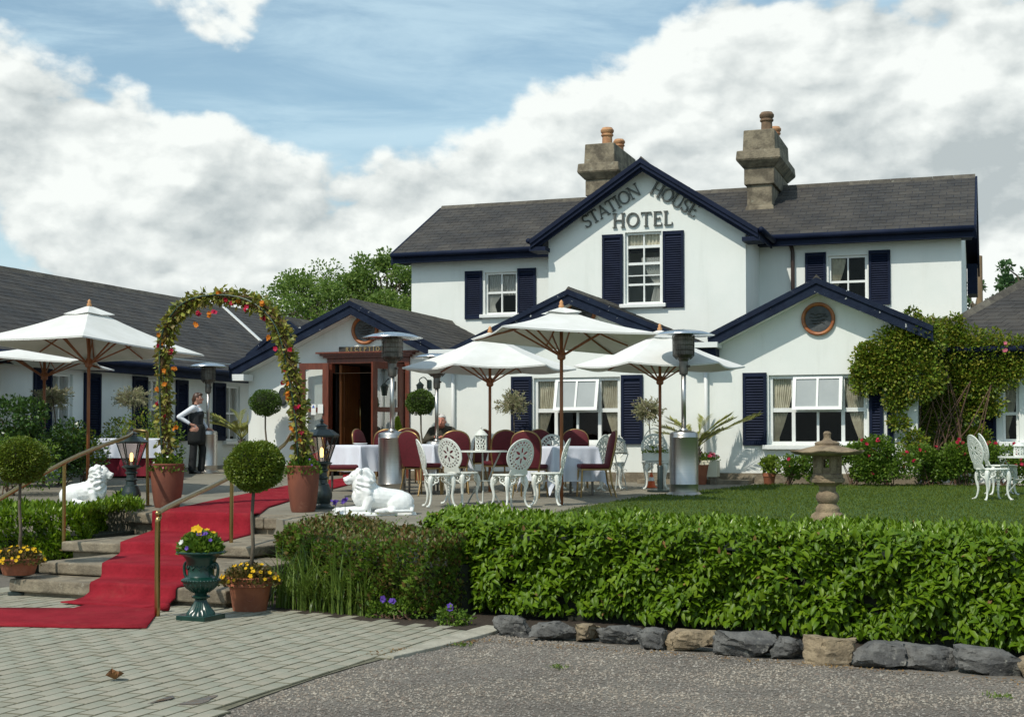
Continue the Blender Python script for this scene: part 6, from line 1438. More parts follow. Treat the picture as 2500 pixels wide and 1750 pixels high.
# ---- patio heaters
def make_heater(label, base, H, rz, tk=1.0):
    t = thing('patio_heater', label, 'patio heater', base, rz, 'steel patio heaters'); s = H / 2.35
    L_ = lambda pr: [(r_ * s, (z * tk if z < .96 else z) * s) for r_, z in pr]
    mb = MB(); mb.lathe(L_([(.25, 0), (.25, .025), (.23, .045), (.205, .06), (.205, .08)]), 32); mb.build('base', m_steel, t, auto=True)
    mb = MB(); mb.lathe(L_([(.20, .075), (.20, .16), (.203, .165), (.20, .17), (.20, .82), (.203, .825), (.20, .83), (.20, .87), (.185, .895), (.12, .915), (.06, .93), (.05, .95), (.001, .951)]), 40); mb.build('tank_housing', m_steel, t, auto=True)
    mb = MB(); mb.box(-.222 * s, -.19 * s, -.02 * s, .02 * s, .60 * s, .68 * s); mb.build('door_latch', m_black, t, bevel=.008)
    mb = MB(); mb.lathe(L_([(.034, .94), (.034, 1.78)]), 16); mb.build('pole', m_steel, t, smooth=True)
    mb = MB(); mb.lathe(L_([(.03, 1.70), (.06, 1.72), (.065, 1.80), (.06, 1.90), (.075, 1.92), (.075, 1.95), (.02, 1.955)]), 20); mb.tube([(.07 * s, 0, 1.83 * s), (.10 * s, 0, 1.83 * s)], .016 * s, 8); mb.build('burner_head', m_cage, t, auto=True)
    mb = MB(); mb.lathe(L_([(.11, 1.95), (.135, 1.99), (.14, 2.25), (.13, 2.26), (.125, 1.99)]), 24)
    for k in range(22): a = k * 6.283 / 22; mb.tube([(.10 * s * math.cos(a), .10 * s * math.sin(a), 1.93 * s), (.15 * s * math.cos(a), .15 * s * math.sin(a), 1.98 * s), (.155 * s * math.cos(a), .155 * s * math.sin(a), 2.27 * s)], .004 * s, 4)
    for z in (1.99, 2.06, 2.13, 2.2, 2.27): mb.tube([(.155 * s * math.cos(a), .155 * s * math.sin(a), z * s) for a in np.linspace(0, 6.283, 25)], .004 * s, 4)
    mb.build('emitter_cage', m_cage, t)
    mb = MB(); mb.lathe(L_([(.44, 2.265), (.445, 2.27), (.30, 2.318), (.15, 2.345), (.05, 2.352), (.001, 2.353)]), 48); mb.lathe(L_([(.44, 2.268), (.28, 2.31), (.1, 2.335), (.001, 2.338)]), 48); mb.build('reflector', m_dome, t, smooth=True)
    mb = MB(); mb.add([(.201 * s * math.cos(a) * 1.004, .201 * s * math.sin(a) * 1.004, z * s) for z in (.42, .54) for a in (R(196), R(202), R(208))], [(0, 1, 4, 3), (1, 2, 5, 4)]); mb.build('rating_label', m_white, t)
    return t
hp = {}
for (px_, pb, pt, lab, dd) in ((507, 1155, 886, 'steel patio heater the waitress leans on', None), (957, 1208, 811, 'steel patio heater behind the right lion', None), (1066, 1181, 862, 'steel patio heater beside the seated man, its top under a parasol', None), (1670, 1210, 804, 'steel patio heater at the edge of the lawn', None)):
    b_ = T(px_, pb); hp[px_] = b_; H = hz(b_, pt) - b_.z; make_heater(lab, b_, H, rz_lat(-35), .84 if px_ == 1066 else 1.0)

# ---- parasols
def parasol(label, foot, hub_px, peak_y, hem_y, n, r, rot, rows=None, group='white parasols with wooden poles', sag=.12):
    """n-sided canopy, r to the corners, rot = angle of the first corner (image right = 0, away = 90 deg)"""
    foot = Vector(foot); t = thing('parasol', label, 'parasol', foot, YAW, group); Zp, Zh = hz(foot, peak_y) - foot.z, hz(foot, hem_y) - foot.z
    mb = MB(); mb.tube([(0, 0, 0), (0, 0, Zp - .02)], .024, 10); mb.build('pole', m_teak, t, smooth=True)
    mb = MB(); mb.lathe([(.022, Zp - .01), (.034, Zp + .005), (.038, Zp + .03), (.022, Zp + .055), (.028, Zp + .075), (.012, Zp + .10), (.001, Zp + .11)], 12); mb.build('finial', m_knob, t, smooth=True)
    cor = [(r * math.cos(R(rot) + 2 * math.pi * k / n), r * math.sin(R(rot) + 2 * math.pi * k / n)) for k in range(n)]
    zc_ = [Zh] * n
    if rows:                                       # every corner hangs a little differently
        zc_ = [hz(foot + LAT * x + DEP * y, ry) - foot.z for (x, y), ry in zip(cor, rows)]; Zh = sum(zc_) / n
    mb = MB(); M_ = 8; nu = 8; th = .006
    for k in range(n):
        (x0, y0), (x1, y1) = cor[k], cor[(k + 1) % n]; vs = []; h0, h1 = zc_[k], zc_[(k + 1) % n]
        for j in range(M_ + 1):
            f = .06 + .94 * j / M_
            for i in range(nu + 1):
                u = i / nu; x, y = (x0 + (x1 - x0) * u) * f, (y0 + (y1 - y0) * u) * f
                z = Zp - (Zp - (h0 + (h1 - h0) * u)) * (f ** .93) - sag * math.sin(math.pi * u) * f * (1 - .35 * f) * .55 - .03 * math.sin(math.pi * f) ; ins = 1 - .05 * math.sin(math.pi * u) * f ** 3
                vs.append((x * ins, y * ins, z))
        w = nu + 1; up = vs; dn = [(x, y, z - th) for x, y, z in vs]; N_ = len(vs)
        fs = [(j * w + i, j * w + i + 1, (j + 1) * w + i + 1, (j + 1) * w + i) for j in range(M_) for i in range(nu)]
        mb.add(up + dn, fs + [tuple(N_ + q for q in f) for f in fs] + [(M_ * w + i, M_ * w + i + 1, N_ + M_ * w + i + 1, N_ + M_ * w + i) for i in range(nu)])
        vs2 = [(x, y, z - .022) for x, y, z in vs[M_ * w:]]; mb.add(vs[M_ * w:] + vs2, [(i, i + 1, w + i + 1, w + i) for i in range(nu)])      # hem band
    cp = mb.build('canopy', m_canvas, t, smooth=True); cp.data.set_sharp_from_angle(angle=R(28))
    mb = MB(); mb2 = MB()
    cap_ = [(x * .22, y * .22) for x, y in cor]
    for k in range(n):
        (x0, y0), (x1, y1) = cap_[k], cap_[(k + 1) % n]; zc = Zp - (Zp - Zh) * .22 ** .93 + .035; mb2.add([(0, 0, Zp + .015), (x0, y0, zc), ((x0 + x1) / 2 * .97, (y0 + y1) / 2 * .97, zc - .02), (x1, y1, zc)], [(0, 1, 2), (0, 2, 3)])
    mb2.build('vent_cap', m_canvas, t)
    zhub = Zh - .22; hub = zhub
    mb.lathe([(.03, hub - .07), (.055, hub - .05), (.055, hub + .02), (.045, hub + .06), (.03, hub + .07)], 12); mb.build('hub', m_teak, t, auto=True); mb = MB(); mb.lathe([(.05, Zp - .13), (.05, Zp - .06)], 12); mb.build('top_hub', m_teak, t, auto=True)
    m_ = n if n > 4 else 8
    for k in range(m_):
        a = R(rot) + 2 * math.pi * k / m_; rr = r * (1 if (n > 4 or k % 2 == 0) else math.cos(math.pi / 4) * .97); dr = Vector((math.cos(a), math.sin(a), 0)); sg_ = 0 if (n > 4 or k % 2 == 0) else sag
        hk = zc_[k] if n > 4 else (zc_[k // 2] if k % 2 == 0 else (zc_[k // 2] + zc_[(k // 2 + 1) % 4]) / 2)
        zz = lambda f: Zp - (Zp - hk) * (f ** .93) - sg_ * math.sin(math.pi / 2) * f * (1 - .35 * f) * .55 - .03 * math.sin(math.pi * f) - .026
        rb = MB(); rb.tube([dr * rr * (f if sg_ == 0 else f * .96) + Vector((0, 0, zz(f))) for f in (.05, .2, .35, .5, .65, .8, .97)], .012, 5); ro = rb.build('rib', m_teak, t)
        sb_ = MB(); sb_.beam(dr * .045 + Vector((0, 0, hub)), dr * rr * .52 + Vector((0, 0, zz(.52) - .02)), .016, .022); sb_.build('strut', m_teak, ro)
    return t
def dz_T(px_, py_): return T(px_, py_)
fC = T(1371, 1232); parasol('large square parasol over the front tables', fC, 1370, 751, 822, 4, 1.42, 57, rows=(862, 826, 794, 812), sag=.035)
fL = T(214, 1203); parasol('large square parasol at the far left', fL, 219, 747, 838, 4, 1.66, 14, rows=(866, 880, 828, 818), sag=.03)
fB = at_x(106, 1160, -14.5); fB = onT(fB.x, fB.y); parasol('smaller parasol half hidden behind the far left one', fB, 112, 838, 884, 4, 1.36, -37, rows=(884, 902, 886, 863), sag=.05)
fM = T(1196, 1200); parasol('six sided parasol behind the large central one', fM, 1200, 812, 898, 6, 1.36, 8)
fR = T(1612, 1200); pr_ = parasol('six sided parasol left of the lawn heater', fR, 1615, 806, 893, 6, 1.32, 4)
mb = MB(); mb.lathe([(.20, 0), (.20, .03), (.045, .045), (.045, .38), (.034, .40)], 20); mb.build('base', m_iron, pr_, auto=True)

# ---- cast metal chairs
def holes_back(s, t, a):                         # True = metal; (s,t) on the oval panel
    r_ = math.hypot(s, t)
    if r_ > .93: return True
    an = math.atan2(t, s)
    for (r0, r1, k, ph) in ((.74, .86, 22, 0), (.60, .69, 18, .5)):
        if r0 < r_ < r1 and ((an / 6.2832 * k + ph) % 1) > .38: return False
    for k in range(6):
        aa = k * 1.0472 + .52; cx_, cy_ = .33 * math.cos(aa), .33 * math.sin(aa); dx, dy = s - cx_, t - cy_; u_, v_ = dx * math.cos(aa) + dy * math.sin(aa), -dx * math.sin(aa) + dy * math.cos(aa)
        if (u_ / .19) ** 2 + (v_ / .085) ** 2 < 1: return False
    return True
def perforated(mb, fn, nx, ny, x0, x1, y0, y1, place, th):
    """grid plate: fn(x,y) -> solid?; place(x,y) -> (point, normal)"""
    dx, dy = (x1 - x0) / nx, (y1 - y0) / ny; vid, V, F = {}, [], []
    def vert(i, j, s):
        k = (i, j, s)
        if k not in vid: p, nn_ = place(x0 + i * dx, y0 + j * dy); vid[k] = len(V); V.append(p + nn_ * (th / 2 * s))
        return vid[k]
    S = [[fn(x0 + (i + .5) * dx, y0 + (j + .5) * dy) for j in range(ny)] for i in range(nx)]
    sol = lambda i, j: 0 <= i < nx and 0 <= j < ny and S[i][j]
    for i in range(nx):
        for j in range(ny):
            if not S[i][j]: continue
            F.append((vert(i, j, 1), vert(i + 1, j, 1), vert(i + 1, j + 1, 1), vert(i, j + 1, 1))); F.append((vert(i, j, -1), vert(i, j + 1, -1), vert(i + 1, j + 1, -1), vert(i + 1, j, -1)))
            for (di, dj, a, b) in ((-1, 0, (i, j), (i, j + 1)), (1, 0, (i + 1, j), (i + 1, j + 1)), (0, -1, (i, j), (i + 1, j)), (0, 1, (i, j + 1), (i + 1, j + 1))):
                if not sol(i + di, j + dj): F.append((vert(*a, 1), vert(*b, 1), vert(*b, -1), vert(*a, -1)))
    mb.add(V, F)
def make_cast_chair(label, m=m_cast):
    t = thing('cast_chair', label, 'garden chair', (0, 0, 0), 0, 'white cast metal chairs'); lean = lambda z: .20 + (z - .43) * .24
    A, B, ZC = .205, .205, .665
    def fn(x, z):
        if (x / A) ** 2 + ((z - ZC) / B) ** 2 < 1: return holes_back(x / A, (z - ZC) / B, 0)
        return z < .56 and abs(x) < .125 + .02 * math.cos((z - .43) * 24) and not (abs(abs(x) - .045) < .022 and .505 < z < .54)
    pl = lambda x, z: (Vector((x, lean(z) - .35 * x * x * 2, z)), Vector((0, -1, .2)).normalized())
    mb = MB(); perforated(mb, fn, 52, 58, -.21, .21, .425, .875, pl, .012); 
    mb.tube([pl(A * math.cos(a), ZC + B * math.sin(a))[0] for a in np.linspace(R(-52), R(232), 40)], .009, 6); mb.build('backrest', m, t)
    mb = MB(); fs = lambda x, y: (x * x + y * y) ** .5 < .205 and ((x * x + y * y) ** .5 > .185 or not ((int((x + 1) / .026) + int((y + 1) / .026)) % 2 and (x * x + y * y) ** .5 < .165))
    perforated(mb, fs, 34, 34, -.21, .21, -.21, .21, lambda x, y: (Vector((x, y, .425)), Vector((0, 0, 1))), .010); mb.tube([(.205 * math.cos(a), .205 * math.sin(a), .42) for a in np.linspace(0, 6.2832, 33)], .013, 6); mb.build('seat', m, t)
    for (sx_, sy_) in ((-1, -1), (1, -1), (1, 1), (-1, 1)):
        d = Vector((sx_, sy_ * 1.0, 0)).normalized(); q = Vector((-d.y, d.x, 0)); mb = MB()
        mb.tube(smooth_path([d * .165 + Vector((0, 0, .415)), d * .205 + Vector((0, 0, .36)), d * .215 + Vector((0, 0, .28)), d * .195 + Vector((0, 0, .16)), d * .215 + Vector((0, 0, .06)), d * .255 + Vector((0, 0, .015))], 4), [.030, .031, .033, .034, .034, .032, .030, .028, .025, .022, .019, .017, .016, .015, .014, .013, .013, .013, .013, .015, .017][:21], 8)
        mb.ell(d * .262 + Vector((0, 0, .018)), (.022, .022, .018), 8, 6)
        for s_ in (-1, 1):
            c = d * .175 + q * s_ * .062 + Vector((0, 0, .355)); mb.tube([c + (q * .036 * math.cos(a) + d * (-.012) * abs(math.cos(a)) + Vector((0, 0, .036 * math.sin(a)))) for a in np.linspace(0, 6.283, 13)], .010, 6, caps=False)
            mb.tube([c + q * s_ * .03 + Vector((0, 0, .03)), c - d * .02 + q * s_ * .055 + Vector((0, 0, .052))], .010, 6); mb.ell(c, (.012, .012, .012), 6, 4)
            mb.tube([c - Vector((0, 0, .036)), d * .205 + Vector((0, 0, .27))], [.010, .008], 6)
        mb.build('leg', m, t)
    return t
# facing direction is local -Y; rz = facing angle + 90 deg, angles measured in the picture plan (right = 0, away = 90)
def face(deg): return YAW + R(deg) + R(90)
cc0 = make_cast_chair('white cast metal chair seen side on, leftmost at the small round table')
WC = [(1074, 1238, 12, None), (1128, 1231, 48, 'white cast metal chair with oval back towards the camera, left of the lantern'), (1243, 1240, 128, 'white cast metal chair with tilted oval back, right of the round table'), (1335, 1234, 172, 'white cast metal chair seen side on in front of the draped blue white cloth'),
      (1436, 1200, 150, 'white cast metal chair half hidden behind the leaning red chair'), (1492, 1194, -100, 'white cast metal chair by the wall next to the tall lantern stand'), (1350, 1194, -90, 'white cast metal chair mostly hidden behind the right dining table'),
      (2424, 1222, 6, 'white cast metal chair on the lawn, nearest the border'), (2446, 1209, -8, 'white cast metal chair on the lawn, just behind the other one')]
for i, (px_, py_, a, lab) in enumerate(WC):
    p = T(px_, py_)
    if i == 0: cc0.location = p; cc0.rotation_euler = (0, 0, face(a))
    else: dup(cc0, p, face(a), lab)
# ---- small white tables
def round_table(label, p, h, r, m=m_cast, group=None):
    t = thing('round_garden_table', label, 'garden table', p, YAW, group)
    mb = MB(); mb.lathe([(.001, h - .016), (r - .015, h - .016), (r, h - .02), (r, h), (r - .02, h + .002), (.001, h + .001)], 36); mb.build('tabletop', m, t, auto=True)
    for k in range(3):
        a = k * 2.094 + .5; d = Vector((math.cos(a), math.sin(a), 0)); mb = MB(); mb.tube(smooth_path([d * r * .8 + Vector((0, 0, h - .02)), d * .10 + Vector((0, 0, h * .52)), d * .10 + Vector((0, 0, h * .35)), d * r * .75 + Vector((0, 0, .012))], 5), .011, 6); mb.build('leg', m_castg, t)
    mb = MB(); mb.tube([(.115 * math.cos(a), .115 * math.sin(a), h * .43) for a in np.linspace(0, 6.283, 17)], .008, 5); mb.build('ring', m_castg, t); return t
pt_ = T(1180, 1229); round_table('small round white metal table carrying a white lantern', pt_, hz(pt_, 1100) - pt_.z, .325)
p2_ = T(2500, 1213); round_table('round white garden table at the right edge of the lawn', p2_, hz(p2_, 1114) - p2_.z, .34)
def cage_lantern(label, p, h, r, m, grp='metal candle lanterns'):
    t = thing('candle_lantern', label, 'lantern', p, YAW + R(20), grp); n = 6; mb = MB(); g = random.Random(3)
    mb.lathe([(r * 1.1, 0), (r * 1.12, h * .03), (r, h * .05), (.001, h * .05)], 6); mb.build('base', m, t)
    mb = MB(); ring = [(r * math.cos(6.283 * k / n), r * math.sin(6.283 * k / n)) for k in range(n)]
    for k in range(n):
        (x0, y0), (x1, y1) = ring[k], ring[(k + 1) % n]; P = lambda u, z: Vector((x0 + (x1 - x0) * u, y0 + (y1 - y0) * u, z))
        mb.tube([P(0, h * .04), P(0, h * .62)], .006, 5)
        for (u, z) in ((.3, .14), (.68, .17), (.4, .28), (.65, .36), (.28, .42), (.55, .52)):
            mb.tube([P(u, h * z) + (P(1, 0) - P(0, 0)).normalized() * .018 * math.cos(a) + Vector((0, 0, .022 * math.sin(a))) for a in np.linspace(0, 6.283, 9)], .0045, 4)
    mb.build('pierced_side', m, t)
    mb = MB(); mb.lathe([(r * 1.2, h * .61), (r * 1.2, h * .64), (r * .95, h * .70), (r * .62, h * .78), (r * .55, h * .80), (r * .30, h * .84), (r * .12, h * .86), (r * .1, h * .90), (r * .2, h * .94), (r * .06, h), (.001, h)], 12); mb.build('roof', m, t, auto=True); return t
q_ = pt_ + Vector((0, 0, hz(pt_, 1100) - pt_.z + .002)); cage_lantern('white pierced metal lantern on the small round table', q_ - LAT * .03, hz(pt_, 1040) - hz(pt_, 1100), .078, m_cast)
q_ = p2_ + Vector((0, 0, hz(p2_, 1114) - p2_.z + .002)); cage_lantern('white pierced metal lantern on the garden table at the right edge', q_ - LAT * .06, hz(p2_, 1074) - hz(p2_, 1114), .075, m_cast)
# ---- tall wire stand with lantern
p3 = T(1512, 1196); t = thing('lantern_stand', 'tall thin three legged metal stand by the middle window', 'stand', p3); h = hz(p3, 1104) - p3.z
mb = MB(); mb.lathe([(.001, h - .02), (.12, h - .02), (.15, h), (.001, h + .001)], 24); mb.build('tray', m_castg, t)
for k in range(3): a = k * 2.094 + .3; d = Vector((math.cos(a), math.sin(a), 0)); mb = MB(); mb.tube(smooth_path([d * .14 + Vector((0, 0, h - .02)), d * .07 + Vector((0, 0, h * .62)), d * .06 + Vector((0, 0, h * .5)), d * .12 + Vector((0, 0, .0))], 5), .008, 6); mb.tube([d * .09 + Vector((0, 0, h * .5)) + d * .03 * math.cos(x) + Vector((0, 0, .03 * math.sin(x))) for x in np.linspace(0, 5, 10)], .006, 5); mb.build('leg', m_castg, t)
cage_lantern('grey metal lantern on the tall thin stand', p3 + Vector((0, 0, h + .003)), hz(p3, 1062) - hz(p3, 1104), .085, m_castg)
# ---- hooped wire plant chair with white flowers, cone below, trough
p4 = T(1600, 1194); cc = dup(cc0, p4, face(-92), 'white cast metal chair used as a plant stand by the wall')
mb = MB(); mb.tube([LAT * .19 * math.cos(a) + DEP * .18 + Vector((0, 0, .62 + .34 * math.sin(a))) for a in np.linspace(0, 3.1416, 21)], .008, 6); hp_ = thing('wire_hoop_planter', 'white box planter with a wire hoop and white flowers on a chair', 'planter', p4); mb.build('hoop', m_cast, hp_)
mb = MB(); mb.hexa([tuple(LAT * x + DEP * y + Vector((0, 0, z))) for z in (.445, .57) for (x, y) in ((-.2, -.11), (.2, -.11), (.2, .13), (-.2, .13))]); mb.build('planter_box', m_cast, hp_, bevel=.005)
bedding('white flowers in the wire hoop planter', p4 + Vector((0, 0, .57)), .2, .12, 300, m_lime, [f_white], 34, .024, 67)
mb = MB(); mb.lathe([(.10, 0), (.10, .015), (.07, .02), (.06, .06)], 16); c_ = thing('traffic_cone', 'small orange and white cone under the plant stand chair', 'cone', T(1590, 1190) - DEP * .02); mb.lathe([(.06, .06), (.05, .11), (.035, .17), (.015, .24), (.001, .24)], 16); mb.build('cone_body', m_cone, c_, auto=True); mb = MB(); mb.lathe([(.052, .11), (.037, .17)], 16); mb.build('white_band', m_white, c_)
f = at_y(1722, 1150, YB - .5); f = onT(f.x, f.y); t = thing('flower_trough', 'cream flower trough with pink blooms right of the lawn heater', 'planter', f); mb = MB(); mb.box(-.22, .22, -.15, .15, .12, .40); mb.build('trough_body', m_trough, t, bevel=.012); mb = MB(); mb.box(-.2, -.1, -.12, .12, 0, .12); mb.box(.1, .2, -.12, .12, 0, .12); mb.build('feet', m_step, t)
bedding('pink flowers in the cream trough', f + Vector((0, 0, .39)), .24, .13, 500, m_shrub, [f_pink, f_red, f_pink], 26, .032, 68)

# ---- banquet chairs
def make_red_chair(label):
    t = thing('banquet_chair', label, 'banquet chair', (0, 0, 0), 0, 'red and gold banquet chairs')
    def back_out(k=24):
        o_ = [(-.165, .40), (-.20, .55), (-.215, .72), (-.20, .83), (-.15, .90), (-.07, .935), (0, .945)]; return o_ + [(-x, z) for x, z in o_[-2::-1]]
    bo = smooth_path([(x, .215 + (z - .43) * .20, z) for x, z in back_out()], 3)
    mb = MB(); n = len(bo); cen = Vector((0, .215 + .25 * .2, .68)); fr_ = [p + Vector((0, -.028, .0)) for p in bo]; bk_ = [p + Vector((0, .012, 0)) for p in bo]
    inn = [cen + Vector((0, -.045, 0)) + (p - cen) * .86 for p in bo]; innb = [cen + Vector((0, .022, 0)) + (p - cen) * .9 for p in bo]
    mb.add(fr_ + inn + bk_ + innb, [(i, i + 1, n + i + 1, n + i) for i in range(n - 1)] + [tuple(range(n, 2 * n))] + [(2 * n + i, 2 * n + i + 1, 3 * n + i + 1, 3 * n + i) for i in range(n - 1)] + [tuple(range(3 * n, 4 * n))] + [(i, i + 1, 2 * n + i + 1, 2 * n + i) for i in range(n - 1)])
    mb.build('backrest', m_velvet, t, auto=True)
    mb = MB(); mb.tube(bo, .015, 7); mb.build('back_frame', m_gold, t, smooth=True)
    mb = MB(); mb.box(-.075, .075, .295, .320, .90, .925); mb.build('hand_grip', m_gold, t, bevel=.008)
    mb = MB(); mb.hexa([(-.20, -.21, .41), (.20, -.21, .41), (.19, .20, .41), (-.19, .20, .41), (-.205, -.215, .475), (.205, -.215, .475), (.19, .20, .475), (-.19, .20, .475)]); mb.build('seat', m_velvet, t, bevel=.022)
    mb = MB(); mb.box(-.195, .195, -.205, .20, .385, .409); mb.build('seat_frame', m_gold, t)
    for s_ in (-1, 1):
        mb = MB(); mb.tube([(s_ * .185, -.19, .40), (s_ * .195, -.21, 0)], [.014, .012], 8); mb.build('leg', m_gold, t); mb = MB(); mb.tube([(s_ * .165, .205, .42), (s_ * .185, .235, .2), (s_ * .195, .30, 0)], [.015, .014, .012], 8); mb.build('leg', m_gold, t)
    return t
rc0 = make_red_chair('red banquet chair seen from the side just right of the right lantern')
RCH = [(838, 1214, 8, None), (912, 1186, -20, 'red banquet chair showing only a corner left of the middle heater'), (950, 1190, 88, 'red banquet chair right behind the middle heater'), (990, 1180, 100, 'red banquet chair behind the doorway ball tree pot'), (1030, 1208, 52, 'red banquet chair turned away beside the steel heater, left of the white side on chair'),
       (1110, 1204, 95, 'red banquet chair with its back in front of the seated man'), (1143, 1190, 150, 'narrow looking red banquet chair left of the white lantern'), (1216, 1200, 112, 'red banquet chair behind the white lantern table'), (1296, 1214, 75, 'red banquet chair with the broad back behind the tilted white chair'),
       (1340, 1190, -60, 'red banquet chair behind the left end of the right dining table'), (1405, 1190, -92, 'red banquet chair facing the camera across the right dining table'), (1449, 1213, 186, 'red banquet chair leaning back at the right end of the tables')]
for i, (px_, py_, a, lab) in enumerate(RCH):
    p = T(px_, py_)
    if i == 0: rc0.location = p; rc0.rotation_euler = (0, 0, face(a))
    else: dup(rc0, p, face(a), lab)

# ---- cloth covered tables
def dining(label_t, label_c, p, h, s, c, rot, seed, m=m_cloth, group='cloth covered dining tables', cut=1.0):
    t = thing('dining_table', label_t, 'table', p, rot, group); g = rng(seed)
    mb = MB(); mb.box(-s, s, -s, s, h - .03, h - .006); mb.build('tabletop', m_wood, t)
    for sx_ in (-1, 1):
        for sy_ in (-1, 1): mb = MB(); mb.tube([(sx_ * (s - .06), sy_ * (s - .06), h - .03), (sx_ * (s - .05), sy_ * (s - .05), 0)], .018, 8); mb.build('leg', m_cage, t)
    n = 56; vs = []; ph = g.uniform(0, 6, 6)
    for j in range(n + 1):
        for i in range(n + 1):
            u, v = (i / n * 2 - 1) * c, (j / n * 2 - 1) * c; ou, ov = max(abs(u) - s, 0), max(abs(v) - s, 0); d_ = math.hypot(ou, ov); sg, sv = math.copysign(1, u), math.copysign(1, v)
            x, y = min(abs(u), s) * sg, min(abs(v), s) * sv; w = min(1, d_ / .12)
            fl_ = .030 * math.sin((v if ou > 0 else u) * 13 + ph[0]) + .018 * math.sin((v if ou > 0 else u) * 29 + ph[1])
            if ou > 0 and ov == 0: x += sg * (.012 + .10 * d_ + fl_ * d_ * 2.2)
            elif ov > 0 and ou == 0: y += sv * (.012 + .10 * d_ + fl_ * d_ * 2.2)
            elif d_ > 0: a = math.atan2(ov, ou); e = .012 + .16 * d_ + .10 * d_ * math.sin(a * 2); x += sg * e * math.cos(a) ; y += sv * e * math.sin(a)
            z = h + .001 - d_ * .965 * cut; vs.append((x, y, max(z, .012 + .004 * math.sin(u * 40))))
    mb = MB(); mb.add(vs, [(j * (n + 1) + i, j * (n + 1) + i + 1, (j + 1) * (n + 1) + i + 1, (j + 1) * (n + 1) + i) for j in range(n) for i in range(n)])
    o = mb.build('tablecloth', m, None, smooth=True); o.location = p; o.rotation_euler = (0, 0, rot); tag(o, label_c, 'tablecloth', 'draped tablecloths'); return t
p = T(884, 1200); h1 = hz(p, 1086) - p.z; dining('dining table left of the middle heater under a white cloth', 'white cloth on the table left of the middle heater', p, h1, .38, .80, YAW + R(48), 1)
plate = thing('white_plate', 'white plate lying on the left dining table', 'plate', p + Vector((0, 0, h1 + .004)) - LAT * .03); mb = MB(); mb.lathe([(.001, 0), (.06, 0), (.10, .012), (.115, .024), (.112, .026), (.06, .006), (.001, .006)], 24); mb.build('dish', m_white, plate, smooth=True)
p = T(1064, 1202); h2 = hz(p, 1084) - p.z; dining('dining table in front of the seated man under a white cloth', 'white cloth with a hanging corner on the table before the seated man', p, h2, .34, .72, YAW + R(44), 2)
p = T(1374, 1208); h3 = hz(p, 1089) - p.z; dining('dining table at the right of the group under a long cloth', 'long bluish white cloth with draped corner on the right dining table', p, h3, .37, .90, YAW + R(28), 3)
p = T(325, 1162); h4 = hz(p, 1070) - p.z; dining('dining table beside the arch under a white over red cloth', 'white cloth over the table beside the flower arch', p, h4, .62, .98, YAW + R(8), 4)
mb = MB(); s = .60; nn_ = 40; pts = []
for k in range(4 * nn_):
    e, f_ = divmod(k, nn_); f_ = f_ / nn_ * 2 - 1; q = [(f_, -1), (1, f_), (-f_, 1), (-1, -f_)][e]; w = 1 + .03 * math.sin(k * .9); pts.append((q[0] * s * w, q[1] * s * w))
N_ = len(pts); mb.add([(x, y, h4 - .04) for x, y in pts] + [(x * 1.03, y * 1.03, .015) for x, y in pts], [(i, (i + 1) % N_, N_ + (i + 1) % N_, N_ + i) for i in range(N_)])
o = mb.build('tablecloth', m_redcloth, None, smooth=True); o.location = p; o.rotation_euler = (0, 0, YAW + R(8)); tag(o, 'dark red under cloth reaching the ground at the arch table', 'tablecloth', 'draped tablecloths')

# ---- stone garden lantern on the lawn
p = T(2021, 1296); H = hz(p, 1052) - p.z; s = H / 1.04; t = thing('stone_lantern', 'carved brown stone pagoda lantern on the lawn behind the hedge', 'stone lantern', p, YAW + R(12))
zq = lambda z: float(np.interp(z, [0, .135, .365, .45, .605, .80, .87, 1.04], [0, .196, .494, .60, .785, .895, .94, 1.04])); S_ = lambda pr: [(r_ * s, zq(z) * s) for r_, z in pr]; R6 = R(30)
mb = MB(); mb.lathe(S_([(.20, 0), (.20, .05), (.185, .06), (.18, .07)]), 6, rot=R6); mb.lathe(S_([(.17, .068), (.175, .085), (.155, .12), (.13, .135)]), 24, flute=lambda i, k: .06 * (k % 2)); mb.build('base', m_stonel, t, auto=True)
mb = MB(); mb.lathe(S_([(.125, .13), (.122, .15), (.125, .16), (.118, .175), (.09, .205), (.10, .215), (.118, .24), (.118, .27), (.10, .29), (.085, .30), (.085, .34), (.10, .35), (.13, .365)]), 28); mb.build('shaft', m_stonel, t, auto=True)
mb = MB(); mb.lathe(S_([(.12, .36), (.175, .375), (.18, .40), (.175, .41), (.15, .415)]), 6, rot=R6); mb.lathe(S_([(.155, .413), (.15, .44), (.13, .45)]), 24, flute=lambda i, k: .06 * (k % 2)); mb.build('platform', m_stonel, t, auto=True)
mb = MB()
for k in range(6): a = k * 1.0472 + R6; mb.hexa([tuple(Vector((math.cos(a), math.sin(a), 0)) * r_ * s + Vector((-math.sin(a), math.cos(a), 0)) * w * s + Vector((0, 0, zq(z) * s))) for z in (.448, .60) for (r_, w) in ((.105, -.03), (.145, -.03), (.145, .03), (.105, .03))])
mb.lathe(S_([(.14, .448), (.145, .50), (.10, .50), (.10, .449)]), 6, rot=R6); mb.lathe(S_([(.14, .575), (.145, .605), (.10, .605), (.10, .575)]), 6, rot=R6); mb.build('light_chamber', m_stonel, t)
mb = MB(); prof = [(.12, .60), (.35, .625), (.395, .65), (.41, .675), (.36, .695), (.23, .745), (.13, .785), (.12, .80)]; vs = []; n = 48
for i, (r_, z) in enumerate(prof):
    for k in range(n):
        a = 6.283 * k / n; lob = abs(math.cos(3 * a)); rr = r_ * (.86 + .14 * lob ** 2) if i in (1, 2, 3, 4) else r_; zz = z + (.030 * lob ** 3 if i in (2, 3) else 0) - (.012 * (1 - lob) if i in (4, 5) else 0); vs.append((rr * s * math.cos(a), rr * s * math.sin(a), zq(zz) * s))
